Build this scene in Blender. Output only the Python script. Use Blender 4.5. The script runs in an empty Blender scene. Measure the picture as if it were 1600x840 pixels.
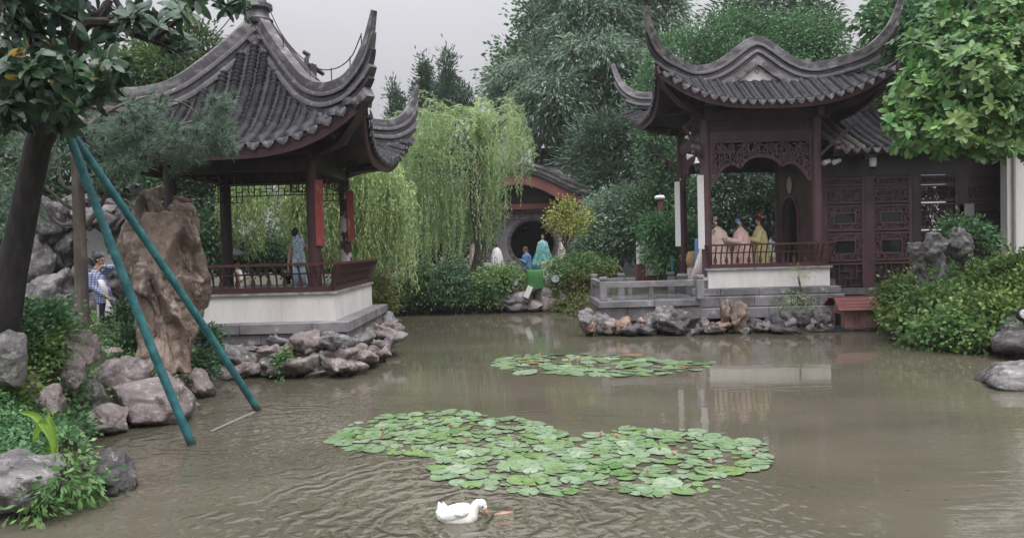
import bpy, bmesh, math, random
import numpy as np
from mathutils import Vector, Matrix, Euler, noise as mn

S = bpy.context.scene
COL = S.collection
random.seed(7); RS = np.random.RandomState(11)
R = math.radians

# ------------------------------------------------------------------ camera
F = 1155.0; CAMZ = 2.5
PITCH = R(88.26); ROLL = R(-1.5)
cd = bpy.data.cameras.new('camera'); cam = bpy.data.objects.new('camera', cd); COL.objects.link(cam)
cd.sensor_width = 36.0; cd.lens = F / 1600 * 36.0; cd.clip_end = 3000; cd.clip_start = 0.05
RM = Matrix.Rotation(PITCH, 3, 'X') @ Matrix.Rotation(ROLL, 3, 'Z')
cam.matrix_world = Matrix.Translation((0, 0, CAMZ)) @ RM.to_4x4()
S.camera = cam

# ------------------------------------------------------------------ sky, sun, exposure
SUN_EL, SUN_AZ = R(62), R(200)
w = bpy.data.worlds.new("World"); S.world = w; w.use_nodes = True
nt = w.node_tree; nt.nodes.clear()
N = nt.nodes.new
sky = N('ShaderNodeTexSky'); sky.sky_type = 'NISHITA'; sky.sun_disc = False
sky.sun_elevation = SUN_EL; sky.sun_rotation = SUN_AZ; sky.dust_density = 3.0; sky.air_density = 1.2
hs = N('ShaderNodeHueSaturation'); hs.inputs['Saturation'].default_value = 0.10
bg1 = N('ShaderNodeBackground'); bg1.inputs['Strength'].default_value = 0.05
# overcast deck: luminance grows steeply to a zenith raised to light the scene, with soft cloud mottling
tc = N('ShaderNodeTexCoord'); sx = N('ShaderNodeSeparateXYZ')
mr = N('ShaderNodeMapRange'); mr.inputs[1].default_value = 0.0; mr.inputs[2].default_value = 1.0
mr.inputs[3].default_value = 0.05; mr.inputs[4].default_value = 2.5
nz = N('ShaderNodeTexNoise'); nz.inputs['Scale'].default_value = 1.6; nz.inputs['Detail'].default_value = 4
mp = N('ShaderNodeMapping'); mp.inputs['Scale'].default_value = (1, 1, 2.5)
mr2 = N('ShaderNodeMapRange'); mr2.inputs[1].default_value = 0.3; mr2.inputs[2].default_value = 0.7
mr2.inputs[3].default_value = 0.90; mr2.inputs[4].default_value = 1.10
mul = N('ShaderNodeMath'); mul.operation = 'MULTIPLY'
bg2 = N('ShaderNodeBackground'); bg2.inputs['Color'].default_value = (0.655, 0.635, 0.69, 1)
add = N('ShaderNodeAddShader'); out = N('ShaderNodeOutputWorld')
L = nt.links.new
L(sky.outputs[0], hs.inputs['Color']); L(hs.outputs[0], bg1.inputs['Color'])
pwr = N('ShaderNodeMath'); pwr.operation = 'POWER'; pwr.inputs[1].default_value = 1.7; mxz = N('ShaderNodeMath'); mxz.operation = 'MAXIMUM'; mxz.inputs[1].default_value = 0.0
L(tc.outputs['Generated'], sx.inputs[0]); L(sx.outputs['Z'], mxz.inputs[0]); L(mxz.outputs[0], pwr.inputs[0]); L(pwr.outputs[0], mr.inputs[0])
L(tc.outputs['Generated'], mp.inputs[0]); L(mp.outputs[0], nz.inputs['Vector']); L(nz.outputs['Fac'], mr2.inputs[0])
L(mr.outputs[0], mul.inputs[0]); L(mr2.outputs[0], mul.inputs[1]); L(mul.outputs[0], bg2.inputs['Strength'])
L(bg1.outputs[0], add.inputs[0]); L(bg2.outputs[0], add.inputs[1]); L(add.outputs[0], out.inputs[0])
sl = bpy.data.lights.new('sun', 'SUN'); sun = bpy.data.objects.new('sun', sl); COL.objects.link(sun)
sl.energy = 1.3; sl.angle = R(35); sl.color = (1.0, 0.97, 0.93)
sun.rotation_euler = Euler((R(90) - SUN_EL, 0, SUN_AZ - R(180) + R(20)), 'XYZ'); sun.location = (0, 0, 60)
vs = S.view_settings
vs.view_transform = 'Standard'; vs.look = 'None'; vs.gamma = 1.0; vs.use_curve_mapping = False; vs.exposure = 0.68
S.render.engine = 'CYCLES'
S.cycles.max_bounces = 6; S.cycles.diffuse_bounces = 3; S.cycles.glossy_bounces = 3
S.cycles.transmission_bounces = 4; S.cycles.transparent_max_bounces = 6; S.cycles.use_denoising = True
S.cycles.caustics_reflective = False; S.cycles.caustics_refractive = False

# ------------------------------------------------------------------ helpers
def P(px, py, d):
    """world point seen at photo pixel (px,py), d metres ahead"""
    v = RM @ Vector(((px - 800) / F, -(py - 420) / F, -1.0))
    t = d / v.y
    return Vector((v.x * t, d, CAMZ + v.z * t))
def PZ(px, py, z=0.0):
    v = RM @ Vector(((px - 800) / F, -(py - 420) / F, -1.0))
    t = (z - CAMZ) / v.z
    return Vector((v.x * t, v.y * t, z))

def tag(o, label=None, cat=None, group=None, kind=None):
    if label: o['label'] = label
    if cat: o['category'] = cat
    if group: o['group'] = group
    if kind: o['kind'] = kind
    return o
def thing(name, label, cat, loc=(0, 0, 0), rz=0.0, group=None):
    o = bpy.data.objects.new(name, None); COL.objects.link(o); o.empty_display_size = 0.2
    o.location = loc; o.rotation_euler = (0, 0, rz)
    return tag(o, label, cat, group)
def wloc(o):
    v = Vector((0, 0, 0))
    while o is not None:
        v += Vector(o.location); o = o.parent
    return v
def link(name, me, parent=None, loc=(0, 0, 0), rot=(0, 0, 0), scale=(1, 1, 1)):
    o = bpy.data.objects.new(name, me); COL.objects.link(o)
    o.location = loc; o.rotation_euler = rot; o.scale = scale
    if parent is not None: o.parent = parent
    return o
def fast_mesh(name, V, FA, smooth=False):
    """V (n,3); FA list of (m,k) int arrays"""
    me = bpy.data.meshes.new(name)
    V = np.asarray(V, dtype=np.float32).reshape(-1, 3)
    me.vertices.add(len(V)); me.vertices.foreach_set('co', V.ravel())
    if not isinstance(FA, list): FA = [FA]
    FA = [np.asarray(f, dtype=np.int32) for f in FA if len(f)]
    loops = np.concatenate([f.ravel() for f in FA]); sizes = np.concatenate([np.full(len(f), f.shape[1], np.int32) for f in FA])
    st = np.zeros(len(sizes), np.int32); st[1:] = np.cumsum(sizes)[:-1]
    me.loops.add(len(loops)); me.loops.foreach_set('vertex_index', loops)
    me.polygons.add(len(sizes)); me.polygons.foreach_set('loop_start', st)
    try: me.polygons.foreach_set('loop_total', sizes)
    except Exception: pass
    if smooth: me.polygons.foreach_set('use_smooth', np.ones(len(sizes), bool))
    me.update(calc_edges=True); me.validate()
    return me

class G:
    """collects shapes (world coordinates) and links them as one mesh object"""
    def __init__(s): s.v = []; s.f = []
    def raw(s, vs, fs):
        b = len(s.v); s.v += [tuple(p) for p in vs]; s.f += [tuple(i + b for i in q) for q in fs]; return s
    def box(s, c, d, rz=0.0, rot=None):
        x, y, z = d[0] / 2, d[1] / 2, d[2] / 2
        m = rot if rot is not None else Matrix.Rotation(rz, 3, 'Z')
        c = Vector(c)
        vs = [c + m @ Vector(p) for p in ((-x,-y,-z),(x,-y,-z),(x,y,-z),(-x,y,-z),(-x,-y,z),(x,-y,z),(x,y,z),(-x,y,z))]
        return s.raw(vs, [(0,3,2,1),(4,5,6,7),(0,1,5,4),(1,2,6,5),(2,3,7,6),(3,0,4,7)])
    def bb(s, x0, x1, y0, y1, z0, z1):
        return s.box(((x0+x1)/2, (y0+y1)/2, (z0+z1)/2), (abs(x1-x0), abs(y1-y0), abs(z1-z0)))
    def bar(s, a, b, w, h=None, up=(0, 0, 1)):
        a = Vector(a); b = Vector(b); d = b - a; l = d.length
        if l < 1e-6: return s
        d.normalize(); u = Vector(up)
        if abs(d.dot(u)) > .98: u = Vector((0, 1, 0))
        x = d.cross(u).normalized(); z = x.cross(d)
        m = Matrix((x, d, z)).transposed()
        return s.box((a + b) / 2, (w, l, h or w), rot=m)
    def tube(s, pts, rad, n=8, cap=True):
        pts = [Vector(p) for p in pts]; k = len(pts)
        if not hasattr(rad, '__len__'): rad = [rad] * k
        b = len(s.v); t0 = None
        ref = Vector((0, 0, 1))
        for i, p in enumerate(pts):
            t = (pts[min(i+1, k-1)] - pts[max(i-1, 0)]).normalized()
            if t0 is None:
                ref = Vector((1, 0, 0)) if abs(t.z) > .8 else Vector((0, 0, 1))
            ref = (ref - t * ref.dot(t)).normalized(); u = t.cross(ref); t0 = t
            for j in range(n):
                a = 2 * math.pi * j / n
                s.v.append(tuple(p + (ref * math.cos(a) + u * math.sin(a)) * rad[i]))
        for i in range(k - 1):
            for j in range(n):
                q = (j + 1) % n
                s.f.append((b+i*n+j, b+i*n+q, b+(i+1)*n+q, b+(i+1)*n+j))
        if cap:
            s.f.append(tuple(b + j for j in range(n))[::-1]); s.f.append(tuple(b + (k-1)*n + j for j in range(n)))
        return s
    def lathe(s, c, prof, n=14):
        c = Vector(c); b = len(s.v); k = len(prof)
        for r, z in prof:
            for j in range(n):
                a = 2*math.pi*j/n; s.v.append((c.x + r*math.cos(a), c.y + r*math.sin(a), c.z + z))
        for i in range(k-1):
            for j in range(n):
                q = (j+1) % n; s.f.append((b+i*n+j, b+i*n+q, b+(i+1)*n+q, b+(i+1)*n+j))
        s.f.append(tuple(b+j for j in range(n))[::-1]); s.f.append(tuple(b+(k-1)*n+j for j in range(n)))
        return s
    def sweep(s, pts, prof_fn, side, closed_prof=True):
        """sweep a cross-section along pts; prof_fn(i,k)->[(lateral, up)], side = fixed lateral vector"""
        pts = [Vector(p) for p in pts]; k = len(pts); b = len(s.v); side = Vector(side).normalized()
        n = None
        for i, p in enumerate(pts):
            t = (pts[min(i+1,k-1)] - pts[max(i-1,0)]).normalized(); up = side.cross(t).normalized()
            if up.z < 0 and abs(up.z) > .05: up = -up
            pr = prof_fn(i, k); n = len(pr)
            for a, c in pr: s.v.append(tuple(p + side*a + up*c))
        for i in range(k-1):
            for j in range(n):
                q = (j+1) % n; s.f.append((b+i*n+j, b+i*n+q, b+(i+1)*n+q, b+(i+1)*n+j))
        s.f.append(tuple(b+j for j in range(n))[::-1]); s.f.append(tuple(b+(k-1)*n+j for j in range(n)))
        return s
    def ell(s, c, r, nu=14, nv=9, rot=None):
        c = Vector(c); b = len(s.v); m = rot or Matrix.Identity(3)
        s.v.append(tuple(c + m @ Vector((0, 0, -r[2]))))
        for i in range(1, nv):
            ph = -math.pi/2 + math.pi*i/nv
            for j in range(nu):
                a = 2*math.pi*j/nu
                s.v.append(tuple(c + m @ Vector((r[0]*math.cos(ph)*math.cos(a), r[1]*math.cos(ph)*math.sin(a), r[2]*math.sin(ph)))))
        s.v.append(tuple(c + m @ Vector((0, 0, r[2])))); e = len(s.v)-1
        for j in range(nu): s.f.append((b, b+1+(j+1) % nu, b+1+j))
        for i in range(nv-2):
            for j in range(nu):
                q = (j+1) % nu; o = b+1+i*nu
                s.f.append((o+j, o+q, o+nu+q, o+nu+j))
        for j in range(nu): s.f.append((e, e-nu+j, e-nu+(j+1) % nu))
        return s
    def prism(s, poly, y0, y1):
        """polygon in the x-z plane extruded from y0 to y1"""
        n = len(poly); b = len(s.v)
        for y in (y0, y1):
            for x, z in poly: s.v.append((x, y, z))
        s.f.append(tuple(range(b, b+n))); s.f.append(tuple(range(b+2*n-1, b+n-1, -1)))
        for j in range(n):
            q = (j+1) % n; s.f.append((b+j, b+n+j, b+n+q, b+q))
        return s
    def mesh(s, name, mat, origin=(0, 0, 0), smooth=False):
        me = bpy.data.meshes.new(name); o = Vector(origin)
        me.from_pydata([tuple(Vector(p) - o) for p in s.v], [], s.f)
        if smooth: me.polygons.foreach_set('use_smooth', [True]*len(me.polygons))
        me.materials.append(mat); me.update()
        bm = bmesh.new(); bm.from_mesh(me); bmesh.ops.recalc_face_normals(bm, faces=bm.faces); bm.to_mesh(me); bm.free()
        if smooth and smooth != 'full':
            try: me.set_sharp_from_angle(angle=R(50))
            except Exception: pass
        return me
    def obj(s, name, mat, parent=None, smooth=False, bevel=0):
        if parent is not None: org = wloc(parent); loc = (0, 0, 0)
        else:
            a = np.array(s.v); org = Vector(((a[:,0].min()+a[:,0].max())/2, (a[:,1].min()+a[:,1].max())/2, a[:,2].min())); loc = org
        o = link(name, s.mesh(name, mat, org, smooth), parent, loc)
        if bevel:
            m = o.modifiers.new('bevel', 'BEVEL'); m.width = bevel; m.segments = 1; m.limit_method = 'ANGLE'
        return o

def put(name, me, parent=None):
    """link a mesh given in world coordinates with a sensible origin"""
    n = len(me.vertices); co = np.empty(n*3, np.float32); me.vertices.foreach_get('co', co); co = co.reshape(-1, 3)
    if parent is not None: org = np.array(wloc(parent)); loc = (0, 0, 0)
    else:
        org = np.array([(co[:,0].min()+co[:,0].max())/2, (co[:,1].min()+co[:,1].max())/2, co[:,2].min()]); loc = tuple(org)
    me.vertices.foreach_set('co', (co - org).astype(np.float32).ravel()); me.update()
    return link(name, me, parent, loc)

# ------------------------------------------------------------------ materials
MATS = {}
def material(name, base, rough=0.6, var=0.25, scale=3.0, bump=0.0, bscale=20.0, second=None, amount=0.5, sscale=1.5,
             sdetail=6, sharp=0.12, island=0.0, objrand=0.0, spec=0.5, transl=0.0, metal=0.0, stretch=(1, 1, 1), third=None, tamount=.4, tscale=4.0):
    m = bpy.data.materials.new(name); m.use_nodes = True; t = m.node_tree; n = t.nodes; l = t.links.new
    pb = n['Principled BSDF']; o = n['Material Output']
    pb.inputs['Roughness'].default_value = rough; pb.inputs['Metallic'].default_value = metal
    pb.inputs['Specular IOR Level'].default_value = spec
    geo = n.new('ShaderNodeNewGeometry'); mp = n.new('ShaderNodeMapping'); mp.inputs['Scale'].default_value = stretch
    l(geo.outputs['Position'], mp.inputs[0]); vec = mp.outputs[0]
    def noise(sc, det=5, rg=.6):
        q = n.new('ShaderNodeTexNoise'); q.inputs['Scale'].default_value = sc; q.inputs['Detail'].default_value = det
        q.inputs['Roughness'].default_value = rg; l(vec, q.inputs['Vector']); return q.outputs['Fac']
    def rng(x, a, b, c, d):
        q = n.new('ShaderNodeMapRange'); q.inputs[1].default_value = a; q.inputs[2].default_value = b
        q.inputs[3].default_value = c; q.inputs[4].default_value = d; l(x, q.inputs[0]); return q.outputs[0]
    rgb = n.new('ShaderNodeRGB'); rgb.outputs[0].default_value = (*base, 1); colr = rgb.outputs[0]
    def mix(fac, a, col):
        q = n.new('ShaderNodeMix'); q.data_type = 'RGBA'; l(fac, q.inputs[0]); l(a, q.inputs[6])
        if hasattr(col, 'is_linked') or hasattr(col, 'links'): l(col, q.inputs[7])
        else: q.inputs[7].default_value = (*col, 1)
        return q.outputs[2]
    if second: colr = mix(rng(noise(sscale, sdetail), .5+(.5-amount)*.5-sharp, .5+(.5-amount)*.5+sharp, 0, 1), colr, second)
    if third: colr = mix(rng(noise(tscale, 6, .7), .5+(.5-tamount)*.5-.06, .5+(.5-tamount)*.5+.06, 0, 1), colr, third)
    v = rng(noise(scale), .25, .75, 1-var, 1+var)
    if island:
        v2 = rng(geo.outputs['Random Per Island'], 0, 1, 1-island, 1+island); q = n.new('ShaderNodeMath'); q.operation = 'MULTIPLY'; l(v, q.inputs[0]); l(v2, q.inputs[1]); v = q.outputs[0]
    if objrand:
        oi = n.new('ShaderNodeObjectInfo'); v2 = rng(oi.outputs['Random'], 0, 1, 1-objrand, 1+objrand); q = n.new('ShaderNodeMath'); q.operation = 'MULTIPLY'; l(v, q.inputs[0]); l(v2, q.inputs[1]); v = q.outputs[0]
    h = n.new('ShaderNodeHueSaturation'); l(colr, h.inputs['Color']); l(v, h.inputs['Value'])
    if island or objrand:
        src = geo.outputs['Random Per Island'] if island else oi.outputs['Random']
        q = n.new('ShaderNodeMath'); q.operation = 'FRACT'; q2 = n.new('ShaderNodeMath'); q2.operation = 'MULTIPLY'; q2.inputs[1].default_value = 17.3
        l(src, q2.inputs[0]); l(q2.outputs[0], q.inputs[0]); am = .03 if island else .012
        l(rng(q.outputs[0], 0, 1, .5-am, .5+am), h.inputs['Hue'])
    fin = h.outputs[0]
    if name.startswith(('rock', 'scholar', 'teal')):   # wet, algae-dark band where the stone meets the pond
        sp = n.new('ShaderNodeSeparateXYZ'); l(geo.outputs['Position'], sp.inputs[0]); ad = n.new('ShaderNodeMath'); ad.operation = 'MULTIPLY_ADD'; l(noise(5.0), ad.inputs[0]); ad.inputs[1].default_value = -.22; l(sp.outputs[2], ad.inputs[2])
        wf = rng(ad.outputs[0], -.06, .03, .78, 0); q = n.new('ShaderNodeMix'); q.data_type = 'RGBA'; l(wf, q.inputs[0]); l(fin, q.inputs[6]); q.inputs[7].default_value = (.028, .027, .02, 1); fin = q.outputs[2]
        l(rng(wf, 0, .78, rough, .2), pb.inputs['Roughness'])
    l(fin, pb.inputs['Base Color'])
    if bump:
        b = n.new('ShaderNodeBump'); b.inputs['Strength'].default_value = bump; b.inputs['Distance'].default_value = .045 if bump >= 1 else .02
        l(noise(bscale, 6, .65), b.inputs['Height']); l(b.outputs[0], pb.inputs['Normal'])
    if transl:
        tr = n.new('ShaderNodeBsdfTranslucent'); l(h.outputs[0], tr.inputs['Color'])
        ms = n.new('ShaderNodeMixShader'); ms.inputs[0].default_value = transl
        l(pb.outputs[0], ms.inputs[1]); l(tr.outputs[0], ms.inputs[2]); l(ms.outputs[0], o.inputs[0])
    MATS[name] = m
    return m
M = {}
def mk(k, *a, **kw): M[k] = material(k, *a, **kw)
mk('dark_wood', (.030, .018, .023), .42, .3, 2.5, .15, 30, second=(.058, .034, .037), amount=.4, sscale=2.2)
mk('dull_red', (.21, .062, .058), .6, .2, 3, .1, 30, second=(.13, .05, .05), amount=.4)
mk('brown_wood', (.105, .056, .066), .45, .22, 2.5, .12, 30, second=(.072, .038, .046), amount=.45, sscale=1.6)
mk('red_wood', (.082, .034, .036), .42, .25, 3, .12, 30, second=(.052, .024, .027), amount=.45, sscale=3)
mk('red_board', (.27, .045, .043), .55, .25, 5, .2, 30, second=(.45, .2, .16), amount=.28, sscale=9, sharp=.05, stretch=(1, 1, .3))
mk('peeling_wood', (.055, .025, .028), .5, .25, 3, .2, 25, second=(.62, .57, .55), amount=.12, sscale=3.2, sharp=.02)
mk('peeled_column', (.05, .023, .025), .5, .25, 3, .2, 25, second=(.62, .57, .55), amount=.46, sscale=2.6, sharp=.02)
mk('plaster', (.72, .70, .69), .8, .07, 1.2, .12, 40, second=(.55, .525, .495), amount=.33, sscale=2.0, sharp=.18, stretch=(1, 1, .3), third=(.45, .43, .39), tamount=.17, tscale=5)
mk('far_plaster', (.62, .61, .62), .85, .06, .6, second=(.42, .41, .42), amount=.35, sscale=.8, stretch=(1, 1, .4))
mk('grey_plaster', (.23, .22, .245), .85, .1, .8, .05, 30, second=(.17, .165, .18), amount=.4, sscale=.9)
mk('stone_block', (.225, .22, .23), .5, .2, 2.4, .3, 40, second=(.10, .097, .105), amount=.47, sscale=1.5, objrand=.16, third=(.42, .41, .42), tamount=.22, tscale=2.6)
mk('wet_stone', (.11, .106, .115), .2, .2, 2.0, .12, 30, second=(.22, .215, .225), amount=.4, sscale=1.2, objrand=.12)
mk('tile', (.030, .031, .039), .55, .4, 6, .35, 60, second=(.085, .082, .09), amount=.26, sscale=5, objrand=.36, third=(.05, .058, .035), tamount=.16, tscale=2.2)
mk('pan_tile_shade', (.020, .019, .023), .65, .35, 6, .3, 60, second=(.042, .04, .045), amount=.3, sscale=5)  # pan tiles darker: shade between the tile rows put into the colour
mk('lattice_wood', (.135, .078, .09), .5, .2, 4, .1, 30)
mk('ridge_light', (.12, .113, .12), .6, .22, 2.5, .25, 40, second=(.09, .085, .092), amount=.42, sscale=2.4, stretch=(1, 1, 1.6), third=(.33, .31, .31), tamount=.25, tscale=5)
mk('ridge_dark', (.036, .034, .04), .6, .22, 2.5, .25, 40, second=(.11, .105, .11), amount=.3, sscale=3)
mk('tile_pale', (.24, .21, .185), .7, .25, 6, .25, 60, second=(.12, .11, .11), amount=.35, sscale=5)
mk('drip_tile', (.075, .072, .082), .6, .35, 9, .2, 60, second=(.24, .235, .245), amount=.28, sscale=9, objrand=.25)
mk('ridge', (.058, .055, .062), .6, .2, 2.5, .2, 40, second=(.27, .25, .255), amount=.36, sscale=2.6, stretch=(1, 1, 1.6), third=(.055, .052, .06), tamount=.34, tscale=5)
mk('mortar', (.33, .31, .31), .75, .2, 3, .2, 40, second=(.12, .115, .12), amount=.4, sscale=5)
mk('rock_pink', (.29, .245, .235), .62, .25, 2.2, 1.0, 12, second=(.12, .10, .098), amount=.44, sscale=3.2, sharp=.15, third=(.42, .385, .36), tamount=.3, tscale=7, objrand=.15)
mk('rock_grey', (.235, .225, .225), .6, .25, 2.4, 1.0, 12, second=(.08, .075, .078), amount=.46, sscale=3.4, sharp=.15, third=(.40, .39, .38), tamount=.3, tscale=6, objrand=.14)
mk('rock_dark', (.105, .098, .10), .5, .3, 3, 1.0, 14, second=(.045, .042, .045), amount=.5, sscale=4.0, third=(.33, .31, .31), tamount=.27, tscale=7, objrand=.1)
mk('rock_orange', (.27, .18, .13), .6, .25, 3, .5, 14, second=(.16, .10, .075), amount=.4, sscale=4, third=(.42, .36, .32), tamount=.3, tscale=5)
mk('scholar', (.265, .20, .16), .55, .25, 2.2, 1.0, 14, second=(.085, .06, .05), amount=.5, sscale=2.0, sharp=.12, stretch=(1, 1, .6), third=(.40, .33, .28), tamount=.33, tscale=4)
mk('teal_tape', (.018, .125, .145), .5, .3, 5, .3, 30, second=(.04, .18, .19), amount=.45, sscale=5, third=(.07, .085, .075), tamount=.24, tscale=8)
mk('bark', (.014, .012, .012), .85, .4, 5, 1.0, 18, second=(.045, .038, .036), amount=.38, sscale=7, stretch=(1, 1, .3))
mk('bark_grey', (.085, .072, .062), .8, .35, 6, .9, 22, second=(.15, .135, .12), amount=.35, sscale=6, stretch=(1, 1, .3))
mk('bark_brown', (.10, .062, .045), .8, .3, 6, .6, 22, second=(.17, .12, .09), amount=.35, sscale=6, stretch=(1, 1, .3))
mk('soil', (.05, .042, .03), .9, .3, 1.5, .4, 12, second=(.032, .05, .018), amount=.5, sscale=.7)
mk('cement', (.30, .29, .29), .7, .15, 1.5, .1, 30)
mk('pavement', (.19, .185, .19), .35, .18, 1.0, .1, 30, second=(.12, .115, .12), amount=.4, sscale=.8)
def leafm(k, c, tr=.28, isl=.38, rough=.5, sc=.5, spec=.4, second=None, amount=.3): mk(k, c, rough, .26, sc, island=isl, transl=tr, spec=spec, second=second, amount=amount, sscale=1.0)
leafm('leaf_magnolia', (.028, .062, .038), .12, .38, .33, spec=.42, second=(.042, .088, .044), amount=.35)
leafm('leaf_yellow', (.33, .28, .05), .25, .3)
leafm('leaf_brown', (.24, .11, .045), .2, .3)
leafm('leaf_bright', (.098, .215, .062), .3, .5, .4, second=(.165, .30, .095), amount=.35)
leafm('leaf_mid', (.085, .165, .08), .25, .4)
leafm('leaf_green', (.10, .215, .09), .26, .4)
leafm('leaf_dark', (.055, .10, .062), .2, .4)
leafm('leaf_blue', (.155, .245, .165), .28, .42, second=(.265, .37, .265), amount=.35)
leafm('leaf_cypress', (.07, .125, .078), .18, .38)
leafm('leaf_willow', (.34, .47, .22), .48, .34, second=(.46, .57, .31), amount=.4)
leafm('leaf_willow_pale', (.36, .47, .21), .34, .32)
leafm('leaf_pine', (.13, .195, .145), .15, .32)
leafm('leaf_ivy', (.11, .225, .075), .28, .5, second=(.20, .30, .095), amount=.35)
leafm('leaf_ivy_yellow', (.22, .31, .07), .3, .45, second=(.06, .13, .035), amount=.5)
leafm('leaf_shrub', (.085, .16, .06), .25, .45, second=(.12, .18, .055), amount=.35)
leafm('leaf_olive', (.135, .150, .045), .25, .4, second=(.08, .12, .04), amount=.4)
leafm('leaf_gold', (.36, .37, .10), .3, .35, second=(.2, .27, .07), amount=.35)
leafm('leaf_corn', (.17, .37, .055), .35, .15)
for k, c in dict(skin=(.42, .26, .19), hair=(.012, .011, .012), white_cloth=(.68, .67, .68), navy=(.018, .02, .032), jeans_blue=(.10, .22, .42),
                 bright_blue=(.12, .24, .47), pink_cloth=(.55, .37, .38), yellow_robe=(.46, .42, .20), beige=(.48, .42, .38), green_cloth=(.035, .15, .035),
                 red_flower=(.27, .06, .05), orange=(.5, .22, .10), black=(.012, .012, .014), metal_grey=(.3, .3, .32), tan=(.42, .27, .13),
                 pale_blue=(.38, .48, .58), phone=(.02, .02, .025), white_paint=(.78, .78, .78), denim=(.07, .10, .17), stripe=(.55, .55, .57)).items():
    mk(k, c, .7, .12, 12, .12, 60)
mk('wicker', (.42, .28, .15), .7, .3, 20)
mk('wall_reddish', (.14, .06, .055), .7, .2, 2)
mk('duck_white', (.82, .81, .79), .7, .04, 12, .25, 40)
mk('duckhouse', (.27, .135, .12), .6, .25, 3, .25, 20, second=(.38, .27, .25), amount=.32, sscale=5, stretch=(1, 1, .4), third=(.12, .05, .045), tamount=.3, tscale=9)
mk('duckhouse_roof', (.15, .048, .045), .5, .2, 5, .2, 20, objrand=.12)
mk('reflection_streak', (.36, .21, .14), .4, .15, 8)
mk('stalk', (.42, .22, .13), .6, .25, 10)
mk('bud', (.46, .28, .22), .5, .2, 12)
def emit(k, c, s):
    m = bpy.data.materials.new(k); m.use_nodes = True; pb = m.node_tree.nodes['Principled BSDF']
    pb.inputs['Base Color'].default_value = (*c, 1); pb.inputs['Emission Color'].default_value = (*c, 1); pb.inputs['Emission Strength'].default_value = s; M[k] = m
emit('green_lamp', (.1, .7, .4), .6)
def glass(k):
    m = bpy.data.materials.new(k); m.use_nodes = True; pb = m.node_tree.nodes['Principled BSDF']
    pb.inputs['Base Color'].default_value = (.02, .025, .028, 1); pb.inputs['Roughness'].default_value = .06; M[k] = m
glass('dark_glass')
# ------------------------------------------------------------------ pond, ground
POND = [PZ(-60, 800), PZ(100, 800), PZ(200, 775), PZ(150, 690), PZ(210, 668), PZ(300, 640), PZ(332, 612), PZ(350, 590)]
POND = [(p.x, p.y) for p in POND] + [(-5.6, 15.0), (-3.5, 14.9), (-3.0, 16.5), (-3.0, 20.6), (-4.2, 23), (-5.6, 27.6), (-2, 28.6), (1.5, 28.6), (2.6, 24.0),
        (2.6, 21.2), (9.6, 21.2), (9.5, 19.0), (9.25, 17.0), (9.9, 15.3), (10.6, 13.6), (10.4, 11.0), (10.9, 8), (10, -3), (4, -9), (-4, -9), (-8, -3), (-7.5, 4), (-6.2, 7.0)]
def pond_dist(X, Y):
    """signed distance to the pond edge, negative over water"""
    X = np.asarray(X, float); Y = np.asarray(Y, float); d = np.full(X.shape, 1e9); ins = np.zeros(X.shape, bool); n = len(POND)
    for i in range(n):
        x0, y0 = POND[i]; x1, y1 = POND[(i+1) % n]; dx, dy = x1-x0, y1-y0
        t = np.clip(((X-x0)*dx + (Y-y0)*dy) / (dx*dx+dy*dy), 0, 1)
        d = np.minimum(d, np.hypot(X-x0-t*dx, Y-y0-t*dy))
        c = ((y0 > Y) != (y1 > Y)) & (X < (x1-x0)*(Y-y0)/((y1-y0) if y1 != y0 else 1e-9)+x0); ins ^= c
    return np.where(ins, -d, d)
def sstep(x, a, b):
    t = np.clip((x-a)/(b-a), 0, 1); return t*t*(3-2*t)
def bump2(X, Y, cx, cy, rx, ry): return np.exp(-((X-cx)/rx)**2 - ((Y-cy)/ry)**2)
def ground_h(X, Y):
    d = pond_dist(X, Y)
    z = -.9 + 1.35*sstep(d, -.5, .5)
    z = z + .45*sstep(d, .4, 2.2)
    left = sstep(-X, 4.5, 6.5)*(1-sstep(Y, 17, 24))
    z = z + .35*left*sstep(d, .5, 2.5)
    z = z + .35*bump2(X, Y, -7.2, 10.2, 1.15, 1.7)*sstep(d, .3, 1.5)
    right = sstep(X, 8.8, 11)*(1-sstep(Y, 21, 26))
    z = z + .55*right*sstep(d, .6, 3)
    z = z + 1.0*bump2(X, Y, 12.2, 14.6, 1.7, 2.2)*sstep(d, .2, 1.5)
    return z
ax = np.concatenate([[-400, -250, -120, -70, -40, -28], np.arange(-20, 24.01, .4), [30, 42, 70, 120, 250, 400]])
ay = np.concatenate([[-400, -200, -100, -40, -20], np.arange(-12, 40.01, .4), [46, 55, 70, 100, 160, 250, 400]])
XX, YY = np.meshgrid(ax, ay); ZZ = ground_h(XX, YY) + RS.uniform(-.02, .02, XX.shape)
nx, ny = len(ax), len(ay)
I = np.arange(nx*ny).reshape(ny, nx)
q = np.stack([I[:-1,:-1], I[:-1,1:], I[1:,1:], I[1:,:-1]], -1).reshape(-1, 4)
me = fast_mesh('ground', np.stack([XX, YY, ZZ], -1).reshape(-1, 3), q, True); me.materials.append(M['soil'])
tag(link('ground', me), kind='structure')

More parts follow.
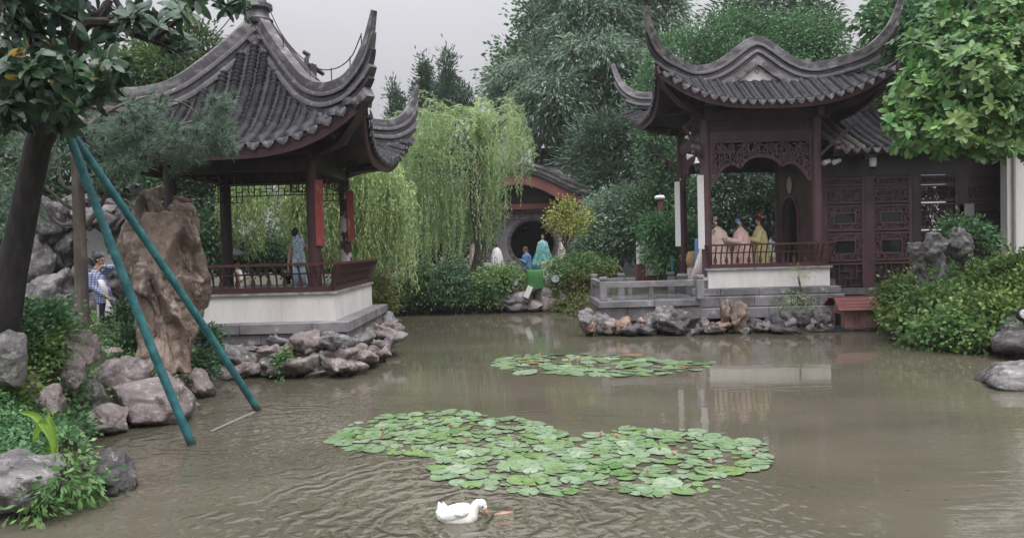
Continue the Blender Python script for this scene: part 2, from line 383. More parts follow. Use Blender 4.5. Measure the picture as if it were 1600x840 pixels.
# water: murky, with wind ripples and rings round the duck
DUCK = PZ(720, 812)
m = bpy.data.materials.new('water'); m.use_nodes = True; t = m.node_tree; n = t.nodes; l = t.links.new
pb = n['Principled BSDF']; pb.inputs['Roughness'].default_value = .02; pb.inputs['IOR'].default_value = 1.46
geo = n.new('ShaderNodeNewGeometry')
def mpn(s, rot=0.0):
    q = n.new('ShaderNodeMapping'); q.inputs['Scale'].default_value = s; q.inputs['Rotation'].default_value = (0, 0, rot); l(geo.outputs['Position'], q.inputs[0]); return q.outputs[0]
def nzn(v, sc, det=3, rg=.5, dist=0.0):
    q = n.new('ShaderNodeTexNoise'); q.inputs['Scale'].default_value = sc; q.inputs['Detail'].default_value = det; q.inputs['Roughness'].default_value = rg
    q.inputs['Distortion'].default_value = dist; l(v, q.inputs['Vector']); return q.outputs['Fac']
def mth(op, a, b=None):
    q = n.new('ShaderNodeMath'); q.operation = op
    for i, x in enumerate((a, b)):
        if x is None: continue
        if isinstance(x, (int, float)): q.inputs[i].default_value = x
        else: l(x, q.inputs[i])
    return q.outputs[0]
def rngn(x, a, b, c, d):
    q = n.new('ShaderNodeMapRange'); q.interpolation_type = 'SMOOTHSTEP'
    for i, y in enumerate((a, b, c, d)): q.inputs[i+1].default_value = y
    l(x, q.inputs[0]); return q.outputs[0]
h1 = nzn(mpn((.8, 2.2, 1), .15), 1.1, 2, .45, .6)
h2 = nzn(mpn((1.2, 4.0, 1), -.1), 2.4, 3, .5, .4)
h3 = nzn(mpn((1, 2.2, 1)), 9, 2)
# rings
dd = n.new('ShaderNodeVectorMath'); dd.operation = 'DISTANCE'; dd.inputs[1].default_value = (DUCK.x + .05, DUCK.y + .05, 0); l(geo.outputs['Position'], dd.inputs[0])
wob = mth('MULTIPLY', nzn(mpn((1, 1, 1)), 1.6, 3, .55), 1.1)
ph = mth('MULTIPLY', mth('ADD', dd.outputs['Value'], wob), 2*math.pi/.26)
ring = mth('MULTIPLY', mth('SINE', ph), rngn(dd.outputs['Value'], .3, 4.2, 1, 0))
dd2 = n.new('ShaderNodeVectorMath'); dd2.operation = 'DISTANCE'; dd2.inputs[1].default_value = (-3.9, 10.3, 0); l(geo.outputs['Position'], dd2.inputs[0])
ph2 = mth('MULTIPLY', mth('ADD', dd2.outputs['Value'], mth('MULTIPLY', wob, 1.4)), 2*math.pi/.34)
ring2 = mth('MULTIPLY', mth('SINE', ph2), rngn(dd2.outputs['Value'], .1, 4.2, .55, 0))
calm = rngn(nzn(mpn((.22, .35, 1)), 1.0, 2), .35, .65, .25, 1)
hh = mth('ADD', mth('MULTIPLY', h1, .62), mth('MULTIPLY', h2, .26)); hh = mth('ADD', hh, mth('MULTIPLY', h3, .012))
sy_ = n.new('ShaderNodeSeparateXYZ'); l(geo.outputs['Position'], sy_.inputs[0])
ruf = rngn(sy_.outputs[1], 6.5, 13.0, 1.1, .38); hh = mth('MULTIPLY', mth('MULTIPLY', hh, calm), ruf)
hh = mth('ADD', hh, mth('MULTIPLY', ring, .95)); hh = mth('ADD', hh, mth('MULTIPLY', ring2, .55))
bp = n.new('ShaderNodeBump'); bp.inputs['Strength'].default_value = 1.0; bp.inputs['Distance'].default_value = .018; l(hh, bp.inputs['Height']); l(bp.outputs[0], pb.inputs['Normal'])
rmp = n.new('ShaderNodeMix'); rmp.data_type = 'RGBA'; rmp.inputs[6].default_value = (.090, .083, .060, 1); rmp.inputs[7].default_value = (.116, .106, .079, 1)
l(rngn(nzn(mpn((.3, .5, 1)), 1, 4), .35, .65, 0, 1), rmp.inputs[0]); l(rmp.outputs[2], pb.inputs['Base Color'])
M['water'] = m
xs = np.linspace(-14, 16, 61); ys = np.linspace(-12, 31, 87); X2, Y2 = np.meshgrid(xs, ys); I = np.arange(X2.size).reshape(X2.shape)
me = fast_mesh('water', np.stack([X2, Y2, X2*0], -1).reshape(-1, 3), np.stack([I[:-1,:-1], I[:-1,1:], I[1:,1:], I[1:,:-1]], -1).reshape(-1, 4), True)
me.materials.append(m); tag(link('water', me), kind='structure')

# ------------------------------------------------------------------ rocks
ICO = {}
def ico(sub):
    if sub not in ICO:
        bm = bmesh.new(); bmesh.ops.create_icosphere(bm, subdivisions=sub, radius=1)
        bm.verts.ensure_lookup_table(); v = np.array([x.co[:] for x in bm.verts]); f = np.array([[x.index for x in p.verts] for p in bm.faces]); bm.free(); ICO[sub] = (v, f)
    return ICO[sub]
PT = np.random.RandomState(5).permutation(256); PT = np.concatenate([PT, PT, PT]); GR = norm0 = np.random.RandomState(6).normal(0, 1, (256, 3)); GR = GR/np.linalg.norm(GR, axis=1, keepdims=True)
def pn(p):
    """vectorised gradient noise, about -0.6..0.6"""
    p = np.asarray(p, float); i = np.floor(p).astype(int); f = p-i; u = f*f*f*(f*(f*6-15)+10); i &= 255; out_ = 0
    for a in (0, 1):
        for b in (0, 1):
            for c in (0, 1):
                h = PT[PT[PT[i[:, 0]+a]+i[:, 1]+b]+i[:, 2]+c]; g = (GR[h]*(f-np.array([a, b, c]))).sum(1)
                out_ = out_ + g*np.where(a, u[:, 0], 1-u[:, 0])*np.where(b, u[:, 1], 1-u[:, 1])*np.where(c, u[:, 2], 1-u[:, 2])
    return out_*1.25
def creased(p, off, sc=1.0, pits=0.0, vert=1.0):
    """rounded lumps divided by sharp creases, with optional hollows"""
    q = p*np.array([1, 1, vert])*sc + off; q = q + .35*np.stack([pn(q*1.1+3), pn(q*1.1+17), pn(q*1.1+31)], 1)
    d = .62*(np.abs(pn(q*1.1))-.22) + .36*(np.abs(pn(q*2.3+5))-.2) + .19*(np.abs(pn(q*5.0+9))-.2) + .08*(np.abs(pn(q*11.0))-.2) + .03*pn(q*22)
    if pits: d = d - pits*sstep(pn(q*1.5+50), .12, .42)
    return d
def rock_mesh(name, c, size, seed, mat, sub=4, rough=1.0, holes=.0, facets=11, rz=0.0, tilt=0.0, strata=0.0):
    """eroded limestone boulder: facet cuts, rounded lumps, creases, hollows"""
    v, f = ico(sub); r = np.random.RandomState(seed); off = r.uniform(-60, 60, 3); s = np.array(size)
    q = v*(1+.45*rough*pn(v*1.05+off))[:, None]
    for _ in range(facets):
        d = np.array([r.normal(), r.normal(), r.normal()*.8]); d /= np.linalg.norm(d); e = q @ d - r.uniform(.55, .88); q = q - np.where(e > 0, e, 0)[:, None]*d*.85
    w = q*s; ml = float(np.prod(s)**(1/3)); d = creased(w/ml, off, .95, holes)
    if strata: d = d + strata*np.sin(w[:, 2]/ml*9 + 3*pn(w/ml+off))
    w = w + norm(v*s)*(d*.62*rough*ml*.9)[:, None]
    for _ in range(facets//2):
        e_ = r.normal(size=3)*np.array([1, 1, .8]); e_ /= np.linalg.norm(e_); lim = np.sqrt(((e_*s)**2).sum())*r.uniform(.62, .85); e = w @ e_ - lim; w = w - np.where(e > 0, e, 0)[:, None]*e_*.8
    rot = np.array(Matrix.Rotation(rz, 3, 'Z') @ Matrix.Rotation(tilt, 3, 'Y'))
    me = fast_mesh(name, w @ rot.T + np.array(c), f, True); me.materials.append(mat)
    return me
def norm(a): return a/np.maximum(np.linalg.norm(a, axis=1, keepdims=True), 1e-9)
def pile(root, spec, mat, sub=3, name='stone', **kw):
    for i, (x, y, z, a, b, c2) in enumerate(spec):
        mt = mat[i % len(mat)] if isinstance(mat, (list, tuple)) else mat
        put(name, rock_mesh(name, (x, y, z), (a, b, c2), int(abs(x*991+y*313+i*37)) + 5, mt, sub, rz=random.uniform(-.6, .6), tilt=random.uniform(-.25, .25), **kw), root)

# ------------------------------------------------------------------ leaves
def norm(a): return a/np.maximum(np.linalg.norm(a, axis=1, keepdims=True), 1e-9)
def leaf_mesh(name, C, D, L, W, mat, fold=.25, rs=RS, shape='quad', up=None, droop=0.0):
    """C centres (leaf bases), D directions, L lengths, W widths; each leaf a small folded blade"""
    n = len(C); D = norm(D + 1e-6); L = np.broadcast_to(np.asarray(L, float), (n,)).reshape(-1, 1); W = np.broadcast_to(np.asarray(W, float), (n,)).reshape(-1, 1)
    U = rs.normal(0, 1, (n, 3)) if up is None else up + rs.normal(0, .45, (n, 3))
    Sd = norm(np.cross(D, U)); Nn = np.cross(Sd, D)
    if shape == 'quad':   # diamond with a folded midrib, 2 triangles
        V = np.stack([C, C + D*L*.5 + Sd*W*.5 + Nn*W*fold*.5, C + D*L + np.array([0, 0, -1])*L*droop, C + D*L*.5 - Sd*W*.5 + Nn*W*fold*.5], 1)
        Fc = (np.arange(n)*4)[:, None] + np.array([[0, 1, 2, 3]])
        Fc = np.concatenate([Fc[:, [0, 1, 2]], Fc[:, [0, 2, 3]]])
    elif shape == 'tri':
        V = np.stack([C - Sd*W*.5, C + Sd*W*.5, C + D*L], 1); Fc = (np.arange(n)*3)[:, None] + np.array([[0, 1, 2]])
    else:                 # broad leaf: 6 outline points + midrib
        dz = np.array([0, 0, -1.0])*L*droop
        V = np.stack([C, C + D*L*.32 + Sd*W*.40 + Nn*W*fold*.4, C + D*L*.68 + Sd*W*.5 + Nn*W*fold*.4 + dz*.4, C + D*L + dz, C + D*L*.68 - Sd*W*.5 + Nn*W*fold*.4 + dz*.4, C + D*L*.32 - Sd*W*.40 + Nn*W*fold*.4, C + D*L*.5 + dz*.2], 1)
        b = (np.arange(n)*7)[:, None]
        Fc = np.concatenate([b + np.array([[0, 1, 6]]), b + np.array([[1, 2, 6]]), b + np.array([[2, 3, 6]]), b + np.array([[3, 4, 6]]), b + np.array([[4, 5, 6]]), b + np.array([[5, 0, 6]])])
    me = fast_mesh(name, V.reshape(-1, 3), Fc, shape == 'broad'); me.materials.append(mat)
    return me
def lobes_leaves(lobes, n, clump=40, cr=.28, L=.14, W=.09, rs=RS, droop=.2, outw=.7, shell=(.72, 1.06), upbias=.25, inner=.12):
    """leaf bases and directions in clumps spread through the outer part of ellipsoid lobes (cx,cy,cz,rx,ry,rz)"""
    vol = np.array([l[3]*l[4]+l[4]*l[5]+l[3]*l[5] for l in lobes]); vol = vol/vol.sum(); Cs = []; Ds = []
    for l, w_ in zip(lobes, vol):
        k = max(3, int(n*w_/clump)); c = np.array(l[:3]); r = np.array(l[3:6])
        u = norm(rs.normal(0, 1, (k, 3)) + np.array([0, 0, upbias])); rad = rs.uniform(shell[0], shell[1], (k, 1))
        ins = rs.rand(k, 1) < inner; rad = np.where(ins, rs.uniform(.2, .7, (k, 1)), rad)
        cc = c + u*r*rad
        sz = rs.uniform(.55, 1.4, (k, 1))
        m = clump
        pts = cc[:, None, :] + rs.normal(0, 1, (k, m, 3))*np.array([1, 1, .75])*cr*sz[:, None, :]
        d = u[:, None, :]*outw + (pts-cc[:, None, :])/cr*.5 + rs.normal(0, .5, (k, m, 3)) + np.array([0, 0, -droop])
        Cs.append(pts.reshape(-1, 3)); Ds.append(d.reshape(-1, 3))
    return np.concatenate(Cs), np.concatenate(Ds)
def crown(name, lobes, n, mat, parent=None, L=.14, W=.09, shape='quad', seed=1, **kw):
    rs = np.random.RandomState(seed); C, D = lobes_leaves(lobes, n, L=L, W=W, rs=rs, **kw)
    k = len(C); me = leaf_mesh(name, C, D, L*rs.uniform(.7, 1.25, k), W*rs.uniform(.75, 1.2, k), mat, rs=rs, shape=shape)
    return put(name, me, parent)
def wiggle(a, b, n, amp, seed=0):
    r = random.Random(seed); a = Vector(a); b = Vector(b); l = (b-a).length; out = []
    for i in range(n+1):
        t = i/n; p = a.lerp(b, t)
        if 0 < i < n: p += Vector((r.gauss(0, 1), r.gauss(0, 1), r.gauss(0, .6)))*amp*l
        out.append(p)
    return out
def tree(name, label, lobes, n, mat, base, bark='bark', tr=.2, group=None, cat='tree', seed=1, forks=1, **kw):
    """trunk with a limb to each lobe, crown of leaves"""
    base = Vector(base); t = thing(name, label, cat, base, 0, group); g = G()
    top = max(l[2] for l in lobes); cx = sum(l[0] for l in lobes)/len(lobes); cy = sum(l[1] for l in lobes)/len(lobes)
    fork = base.lerp(Vector((cx, cy, top)), .45)
    pts = wiggle(base - Vector((0, 0, .2)), fork, 4, .03, seed); g.tube(pts, [tr*1.15, tr, tr*.9, tr*.82, tr*.75], 9)
    for i, l in enumerate(lobes):
        c = Vector(l[:3]); g.tube(wiggle(fork - Vector((0, 0, tr*.5)), c, 4, .06, seed+i), [tr*.6, tr*.45, tr*.35, tr*.25, tr*.12], 6)
        rr = random.Random(seed*31+i)
        for k in range(5):
            e = c + Vector((rr.uniform(-1, 1)*l[3], rr.uniform(-1, 1)*l[4], rr.uniform(-.3, 1)*l[5]))*.8
            g.tube(wiggle(c.lerp(fork, .25), e, 3, .08, seed+k), [tr*.18, tr*.14, tr*.1, tr*.05], 5)
    g.obj('trunk', M[bark], t, True)
    crown('crown', lobes, n, M[mat], t, seed=seed, **kw)
    return t
# ------------------------------------------------------------------ tiled roofs
def drip_mesh(wd):
    g = G(); pr = [(-.46, .01), (-.42, -.05), (-.26, -.10), (0, -.15), (.26, -.10), (.42, -.05), (.46, .01)]
    g.prism([(x*wd, z) for x, z in pr], -.012, .012)
    g.prism([(x*wd*.72, z*.66-.012) for x, z in pr], -.024, -.0125)
    return g.mesh('drip_tile', M['drip_tile'])
class Face:
    def __init__(s, c, ang, A, Z, H, Lf, a0, a1, out):
        s.c = Vector((c[0], c[1], 0)); s.o = Vector((math.cos(ang), math.sin(ang), 0)); s.l = Vector((-math.sin(ang), math.cos(ang), 0))
        s.A, s.Z, s.H, s.L, s.a0, s.a1, s.out, s.ang = A, Z, H, Lf, a0, a1, out, ang
    def half(s, a): return float(np.interp(a, s.A, s.H))
    def z(s, u, a):
        h = max(s.half(a), .05); return float(np.interp(a, s.A, s.Z) + np.interp(a, s.A, s.L)*min(abs(u)/h, 1.15)**2.7)
    def pt(s, u, a, dz=0.0): return s.c + s.o*a + s.l*u + Vector((0, 0, s.z(u, a)+dz))
    def aend(s, u): return s.a1 + s.out*min(1.0, abs(u)/s.half(s.a1))**3
    def astart(s, u):
        if abs(u) <= s.half(s.a0): return s.a0
        for a in np.linspace(s.a0, s.a1+s.out, 120):
            if s.half(a) >= abs(u)-1e-4: return float(a)
        return s.a1+s.out
def roof_face(root, fc, pitch, rad=.075, step=.115, tile='tile', fascia='red_wood', fh=.22, urange=None, dm=None, nu=28, na=26, pale=0):
    hw = fc.half(fc.a1+fc.out) - .02; n = int(2*hw/pitch); n -= (n+1) % 2
    dm = dm or drip_mesh(pitch*.9)
    lo, hi = urange or (-hw, hw)
    # bed of pan tiles: stepped sheet
    V = []; nf = na*2
    for i in range(na):
        t0, t1 = i/na, (i+1)/na
        for t, dz in ((t0, -.02), (t1, .022)):
            for j in range(nu+1):
                sx = lo + (hi-lo)*j/nu if urange else -1+2*j/nu
                if urange: a = fc.a0+(fc.aend(sx)-fc.a0)*t; u = sx
                else:
                    ae = fc.a1 + fc.out*abs(sx)**3; a = fc.a0+(ae-fc.a0)*t; u = sx*fc.half(a)
                V.append(fc.pt(u, a, dz)[:])
    I = np.arange(nf*(nu+1)).reshape(nf, nu+1)
    me = fast_mesh('pan_tiles', V, np.stack([I[:-1,:-1], I[:-1,1:], I[1:,1:], I[1:,:-1]], -1).reshape(-1, 4)); me.materials.append(M['pan_tile_shade']); put('pan_tiles', me, root)
    # boarding below
    V = []
    for i in range(9):
        for j in range(nu+1):
            sx = lo+(hi-lo)*j/nu if urange else -1+2*j/nu; t = i/8
            if urange: a = fc.a0+(fc.aend(sx)-.03-fc.a0)*t; u = sx
            else: a = fc.a0+(fc.a1+fc.out*abs(sx)**3-.03-fc.a0)*t; u = sx*fc.half(a)
            V.append(fc.pt(u, a, -.13)[:])
    I = np.arange(9*(nu+1)).reshape(9, nu+1)
    me = fast_mesh('soffit', V, np.stack([I[:-1,:-1], I[:-1,1:], I[1:,1:], I[1:,:-1]], -1).reshape(-1, 4), True); me.materials.append(M['dark_wood']); put('soffit', me, root)
    # fascia
    g = G(); prev = None; rows = []
    for j in range(nu+1):
        sx = lo+(hi-lo)*j/nu if urange else -1+2*j/nu
        if urange: u = sx; ae = fc.aend(u)
        else: ae = fc.a1 + fc.out*abs(sx)**3; u = sx*fc.half(ae)
        rows.append([fc.pt(u, ae-.03, -.05), fc.pt(u, ae-.07, -.05-fh), fc.pt(u, ae-.13, -.05-fh), fc.pt(u, ae-.09, -.05)])
    b = len(g.v)
    for r in rows: g.v += [tuple(p) for p in r]
    for j in range(nu):
        for k in range(4): g.f.append((b+j*4+k, b+j*4+(k+1) % 4, b+(j+1)*4+(k+1) % 4, b+(j+1)*4+k))
    g.f.append((b, b+1, b+2, b+3)); e = b+nu*4; g.f.append((e+3, e+2, e+1, e)); g.obj('fascia_board', M[fascia], root, True)
    # cap-tile rows and drip tiles
    for i in range(n):
        u = (i-(n-1)/2)*pitch
        if u < lo or u > hi: continue
        a_s, a_e = fc.astart(u)+(.02 if urange else .11), fc.aend(u)+.02
        if a_e - a_s > .12:
            pts = [fc.pt(u, a) for a in np.linspace(a_s, a_e, 30)]
            ln = sum((pts[k+1]-pts[k]).length for k in range(29)); k = max(2, int(ln/step)); V = []; ud = fc.l
            jx = random.uniform(-.02, .02)
            for q in range(k):
                for tt, rr in ((q/k, rad*.72), ((q+1)/k, rad*1.22)):
                    a = a_s+(a_e-a_s)*tt; p = fc.pt(u, a, 0.0); p2 = fc.pt(u, min(a+.02, a_e+.02)); tg = (p2-p).normalized(); up = tg.cross(ud) if (tg.cross(ud)).z > 0 else ud.cross(tg)
                    rr *= random.uniform(.93, 1.07)
                    for w_ in range(7):
                        an = math.pi*w_/6; V.append((p + ud*(math.cos(an)*rr+jx) + up*(math.sin(an)*rr*1.1-.01))[:])
            I = np.arange(2*k*7).reshape(2*k, 7); Q = np.stack([I[:-1,:-1], I[:-1,1:], I[1:,1:], I[1:,:-1]], -1).reshape(-1, 4)
            me = fast_mesh('tile_row', V, [Q, np.array([list(I[-1])])]); me.materials.append(M['tile_pale' if u < lo+pale*pitch else tile]); put('tile_row', me, root)
        ud_ = u + pitch/2
        if ud_ < hi and abs(ud_) < hw:
            p = fc.pt(ud_, fc.aend(ud_)+.035, .0); p3 = fc.pt(ud_+.03, fc.aend(ud_+.03)+.035); roll = math.atan2(p3.z-p.z, .03)
            link('drip_tile', dm, root, p - wloc(root), (R(-8), -roll*.8, fc.ang + math.pi/2), (1, 1, 1))
    return dm
COURSES = [(.105, .04, -.13, 1.0), (.12, -.12, -.20, .93), (.085, -.20, -.30, .87), (.145, -.30, -.39, .80), (.115, -.39, -.47, .75), (.150, -.47, -.66, .71)]
def smooth_path(pts, n=40):
    """Catmull-Rom through pts"""
    pts = [Vector(p) for p in pts]; q = [pts[0]*2-pts[1]] + pts + [pts[-1]*2-pts[-2]]; out = []; m = len(pts)-1
    for i in range(n+1):
        t = i/n*m; k = min(int(t), m-1); f = t-k; a, b, c, d = q[k:k+4]
        out.append(.5*((2*b)+(c-a)*f+(2*a-5*b+4*c-d)*f*f+(3*b-a-3*c+d)*f**3))
    return out
def ridge(root, path, side, both=False, sc=1.0, taper=.25, n=48):
    pts = smooth_path(path, n)
    for ci, (hw, zt, zb, end) in enumerate(COURSES):
        e = int(n*(min(1, end+.085) if both else end)); s0 = n-e if both else 0; seg = pts[s0:e+1]; g = G(); hw, zt, zb = hw*sc, zt*sc, zb*sc
        def pf(i, k):
            t = (s0+i)/n; x = abs(2*t-1) if both else t; pe = i/(k-1); pe = abs(2*pe-1) if both else pe; w_ = hw*(1-taper*max(0, (x-.7)/.3))*(1-.5*max(0, (pe-.72)/.28)**1.5); th = 1-.45*max(0, (x-.8)/.2)
            m_ = (zt+zb)/2
            return [(-w_, zb*th), (w_, zb*th), (w_*1.02, m_*th), (w_*.92, zt*th - .012), (w_*.55, zt*th), (-w_*.55, zt*th), (-w_*.92, zt*th-.012), (-w_*1.02, m_*th)]
        g.sweep(seg, pf, side); g.obj('ridge_course', M[('ridge', 'ridge_light', 'ridge_dark', 'ridge_light', 'ridge_dark', 'ridge')[ci]], root, True)
def fret(g, p0, p1, zt, zb, cell=.16, th=.025, drop=.16):
    """open fretwork hung between p0 and p1 (xy), lower at both ends"""
    p0, p1 = Vector((p0[0], p0[1], 0)), Vector((p1[0], p1[1], 0)); L_ = (p1-p0).length; d = (p1-p0)/L_
    def at(s, z): return p0 + d*s + Vector((0, 0, z))
    g.bar(at(0, zt), at(L_, zt), th*1.3); n = max(4, int(L_/cell)); h = zt-zb
    for i in range(n+1):
        s = L_*i/n; e = i <= 2 or i >= n-2; b = zb-drop if e else zb; k = i % 4
        if k in (0, 2) or e: g.bar(at(s, zt), at(s, b), th)
        else: g.bar(at(s, zt-h*(.33 if k == 1 else .0)), at(s, zt-h*(1 if k == 1 else .62)), th)
        if i < n:
            s2 = L_*(i+1)/n
            for fr in ((.36, 1.0) if i % 2 else (.64, 1.0)): g.bar(at(s, zt-h*fr), at(s2, zt-h*fr), th)
            if e or (i+1) <= 2 or (i+1) >= n-2: g.bar(at(s, b), at(s2, b), th)
def baluster_mesh(h, lean, kind, wd=.032, mat='red_wood'):
    g = G(); pr = [(0, 0), (.01, .12), (.06, .35), (.42, .7), (1.0, 1.0)]
    for (a, z), (a2, z2) in zip(pr[:-1], pr[1:]): g.bar((0, -a*lean, z*h), (0, -a2*lean, z2*h), wd, wd)
    if kind: g.prism([(-.016, .0), (.016, 0), (.05, h*.13), (.04, h*.26), (.016, h*.42), (-.016, h*.42), (-.04, h*.26), (-.05, h*.13)], -.022-.03*lean, .022-.03*lean)
    return g.mesh('baluster', M[mat])
def balustrade(root, p0, p1, z0, h, lean=.2, sp=.17, mat='red_wood', panel=False):
    """goose-neck bench back leaning outwards (to the right of p0->p1)"""
    a = Vector((p0[0], p0[1], 0)); b = Vector((p1[0], p1[1], 0)); L_ = (b-a).length; d = (b-a)/L_; o = Vector((d.y, -d.x, 0))
    up = Vector((0, 0, 1))
    for nm, z, off, w_, hh in (('bottom_rail', .06, .0, .06, .11), ('middle_rail', h*.66, lean*.42, .035, .035), ('top_rail', h, lean, .075, .055)):
        e = off if nm != 'bottom_rail' else 0
        G().bar(a - d*e + o*off + up*(z0+z), b + d*e + o*off + up*(z0+z), w_, hh).obj(nm, M[mat], root)
    ms = [baluster_mesh(h-.14, lean, k, mat=mat) for k in (0, 1)]; n = int(L_/sp); rz = math.atan2(d.y, d.x)
    for i in range(1, n):
        p = a + d*(L_*i/n) + up*(z0+.115); link('baluster', ms[i % 2], root, p - wloc(root), (0, 0, rz))
    for s, e in ((a, -1), (b, 1)):
        g = G(); g.bar(s + up*(z0+.1), s + o*lean + d*e*lean*.8 + up*(z0+h+.02), .07, .09); g.obj('end_post', M[mat], root)
def blocks(root, p0, p1, z0, z1, depth, ln, mat='stone_block', seed=3, name='stone_block', gap=.008):
    r = random.Random(seed); a = Vector((p0[0], p0[1], 0)); b = Vector((p1[0], p1[1], 0)); L_ = (b-a).length; d = (b-a)/L_; o = Vector((d.y, -d.x, 0)); s = 0; rz = math.atan2(d.y, d.x)
    while s < L_-.02:
        w_ = min(ln*r.uniform(.75, 1.3), L_-s)
        if L_-s-w_ < .25: w_ = L_-s
        j = r.uniform(-.008, .008); c = a + d*(s+w_/2) + o*(j-depth/2) + Vector((0, 0, (z0+z1)/2))
        g = G(); g.box(c, (w_-gap, depth, z1-z0-gap*.7), rz); g.obj(name, M[mat], root, bevel=.012); s += w_

# ------------------------------------------------------------------ pavilion on the left
LC = (-5.85, 17.70)
lp = thing('pavilion', 'dark square pavilion with a pyramid tile roof and one spire, beside the tall brown stone', 'pavilion', (LC[0], LC[1], .55))
A_ = [0.0, .25, .5, 1.0, 1.5, 2.0, 2.5, 2.85, 3.2]
Z_ = [8.0, 7.55, 7.02, 6.18, 5.58, 5.12, 4.82, 4.68, 4.58]
H_ = [0.0, .25, .5, 1.0, 1.5, 2.0, 2.5, 2.85, 3.2]
L_f = [-.05, -.06, -.03, .06, .12, .33, .56, .88, 1.2]
dm_l = None
for k in range(4):
    fc = Face(LC, -math.pi/2 + k*math.pi/2, A_, Z_, H_, L_f, .22, 2.85, .25)
    dm_l = roof_face(lp, fc, .30, .10, .085, fh=.27, dm=dm_l, fascia='brown_wood')
rp = [(.16, 8.0), (.45, 7.55), (1.0, 6.82), (1.5, 6.27), (2.0, 6.0), (2.5, 5.97), (2.8, 6.1), (3.0, 6.32), (3.16, 6.66), (3.30, 7.12)]
for sx_, sy_ in ((1, -1), (1, 1), (-1, 1), (-1, -1)):
    ridge(lp, [(LC[0]+sx_*h, LC[1]+sy_*h, z) for h, z in rp], (sx_, -sy_, 0), sc=1.22, taper=.35)
    # corner hip beam under the eave
    g = G(); g.tube([(LC[0]+sx_*1.5, LC[1]+sy_*1.5, 4.55), (LC[0]+sx_*2.4, LC[1]+sy_*2.4, 4.75), (LC[0]+sx_*2.95, LC[1]+sy_*2.95, 5.25), (LC[0]+sx_*3.08, LC[1]+sy_*3.08, 5.62)], [.12, .12, .11, .08], 6)
    g.obj('hip_beam', M['dark_wood'], lp, True)
g = G(); g.lathe((LC[0], LC[1], 7.9), [(.30, 0), (.34, .1), (.26, .16), (.24, .3), (.33, .36), (.33, .46), (.2, .52), (.17, .7), (.27, .8), (.3, 1.0), (.2, 1.22), (.1, 1.3), (.13, 1.45), (.03, 1.75)], 14); g.obj('finial', M['ridge'], lp, True)
hc = 1.55
cols = [(LC[0]+a*hc, LC[1]+b*hc) for a, b in ((-1, -1), (1, -1), (1, 1), (-1, 1))]
for i, (x, y) in enumerate(cols):
    g = G(); g.lathe((x, y, 1.5), [(.14, .1), (.14, 1.2), (.135, 3.35)], 16)
    c = g.obj('column', M['peeled_column' if i == 2 else ('peeling_wood' if i == 1 else 'dark_wood')], lp, True)
    if i == 2: tag(c, 'column with large peeled white patches')
    g = G(); g.lathe((x, y, 1.48), [(.17, 0), (.20, .05), (.17, .12)], 16); g.obj('column_base', M['stone_block'], c, True)
    # bracket heads
    g = G()
    for k in range(2):
        g.box((x, y, 4.5+.16*k), (.34+.3*k, .14, .1)); g.box((x, y, 4.502+.16*k), (.14, .34+.3*k, .1))
    g.obj('bracket', M['dark_wood'], lp)
for i in range(4):
    a, b = cols[i], cols[(i+1) % 4]; d = (Vector((*b, 0))-Vector((*a, 0))).normalized()
    for z, hh, ww in ((4.40, .24, .16), (4.74, .2, .2)):
        G().bar((a[0]-d.x*(.0 if z < 4.5 else .35), a[1]-d.y*(.0 if z < 4.5 else .35), z+.002*i), (b[0]+d.x*(.0 if z < 4.5 else .35), b[1]+d.y*(.0 if z < 4.5 else .35), z+.002*i), ww, hh).obj('beam', M['dark_wood'], lp)
    g = G(); p0 = (a[0]+d.x*.14, a[1]+d.y*.14); p1 = (b[0]-d.x*.14, b[1]-d.y*.14); fret(g, p0, p1, 4.26, 3.98, .15, .022, .17); g.obj('fretwork', M['dark_wood'], lp)
    g = G()
    g.box(((a[0]+b[0])/2, (a[1]+b[1])/2, 4.57), (max(abs(d.x)*3.0, .05), max(abs(d.y)*3.0, .05), .1)); g.obj('frieze_board', M['dark_wood'], lp)
# couplet boards on the two right columns
for (x, y), z0, z1 in ((cols[1], 2.62, 4.05), (cols[2], 2.72, 4.05)):
    g = G(); g.box((x+.155, y-.10, (z0+z1)/2), (.19, .035, z1-z0), R(28)); b_ = g.obj('couplet_board', M['red_board'], lp, bevel=.008)
# base: plaster wall, stone courses
PX0, PX1, PY0, PY1 = -8.05, -3.77, 15.65, 19.78
g = G(); g.bb(PX0, PX1, PY0, PY1, 1.03, 1.60); g.obj('plaster_wall', M['plaster'], lp)
g = G(); g.bb(PX0-.05, PX1+.05, PY0-.05, PY1+.05, 1.60, 1.645); g.obj('wall_coping', M['mortar'], lp)
g = G(); g.bb(PX0+.1, PX1-.1, PY0+.1, PY1-.1, 1.645, 1.66); g.obj('floor', M['wet_stone'], lp)
g = G(); g.bb(-8.15, -3.68, 15.6, 19.85, -.3, 1.02); g.obj('base_core', M['rock_dark'], lp)
for z0, z1, e, ln in ((.81, 1.03, .0, 1.25), (.58, .80, .06, 1.05)):
    x0, x1, y0, y1 = -8.3+e, -3.42-e, 15.3+e, 20.1-e
    blocks(lp, (x0, y0), (x1, y0), z0, z1, .5, ln, seed=int(z0*100)); blocks(lp, (x1, y0+.5), (x1, y1), z0, z1, .5, ln, seed=int(z0*90))
balustrade(lp, (PX0, PY0+.08), (PX1-.06, PY0+.08), 1.645, .60, .2, .165)
balustrade(lp, (PX1-.06, PY0+.1), (PX1-.06, PY1-.1), 1.645, .60, .2, .10)
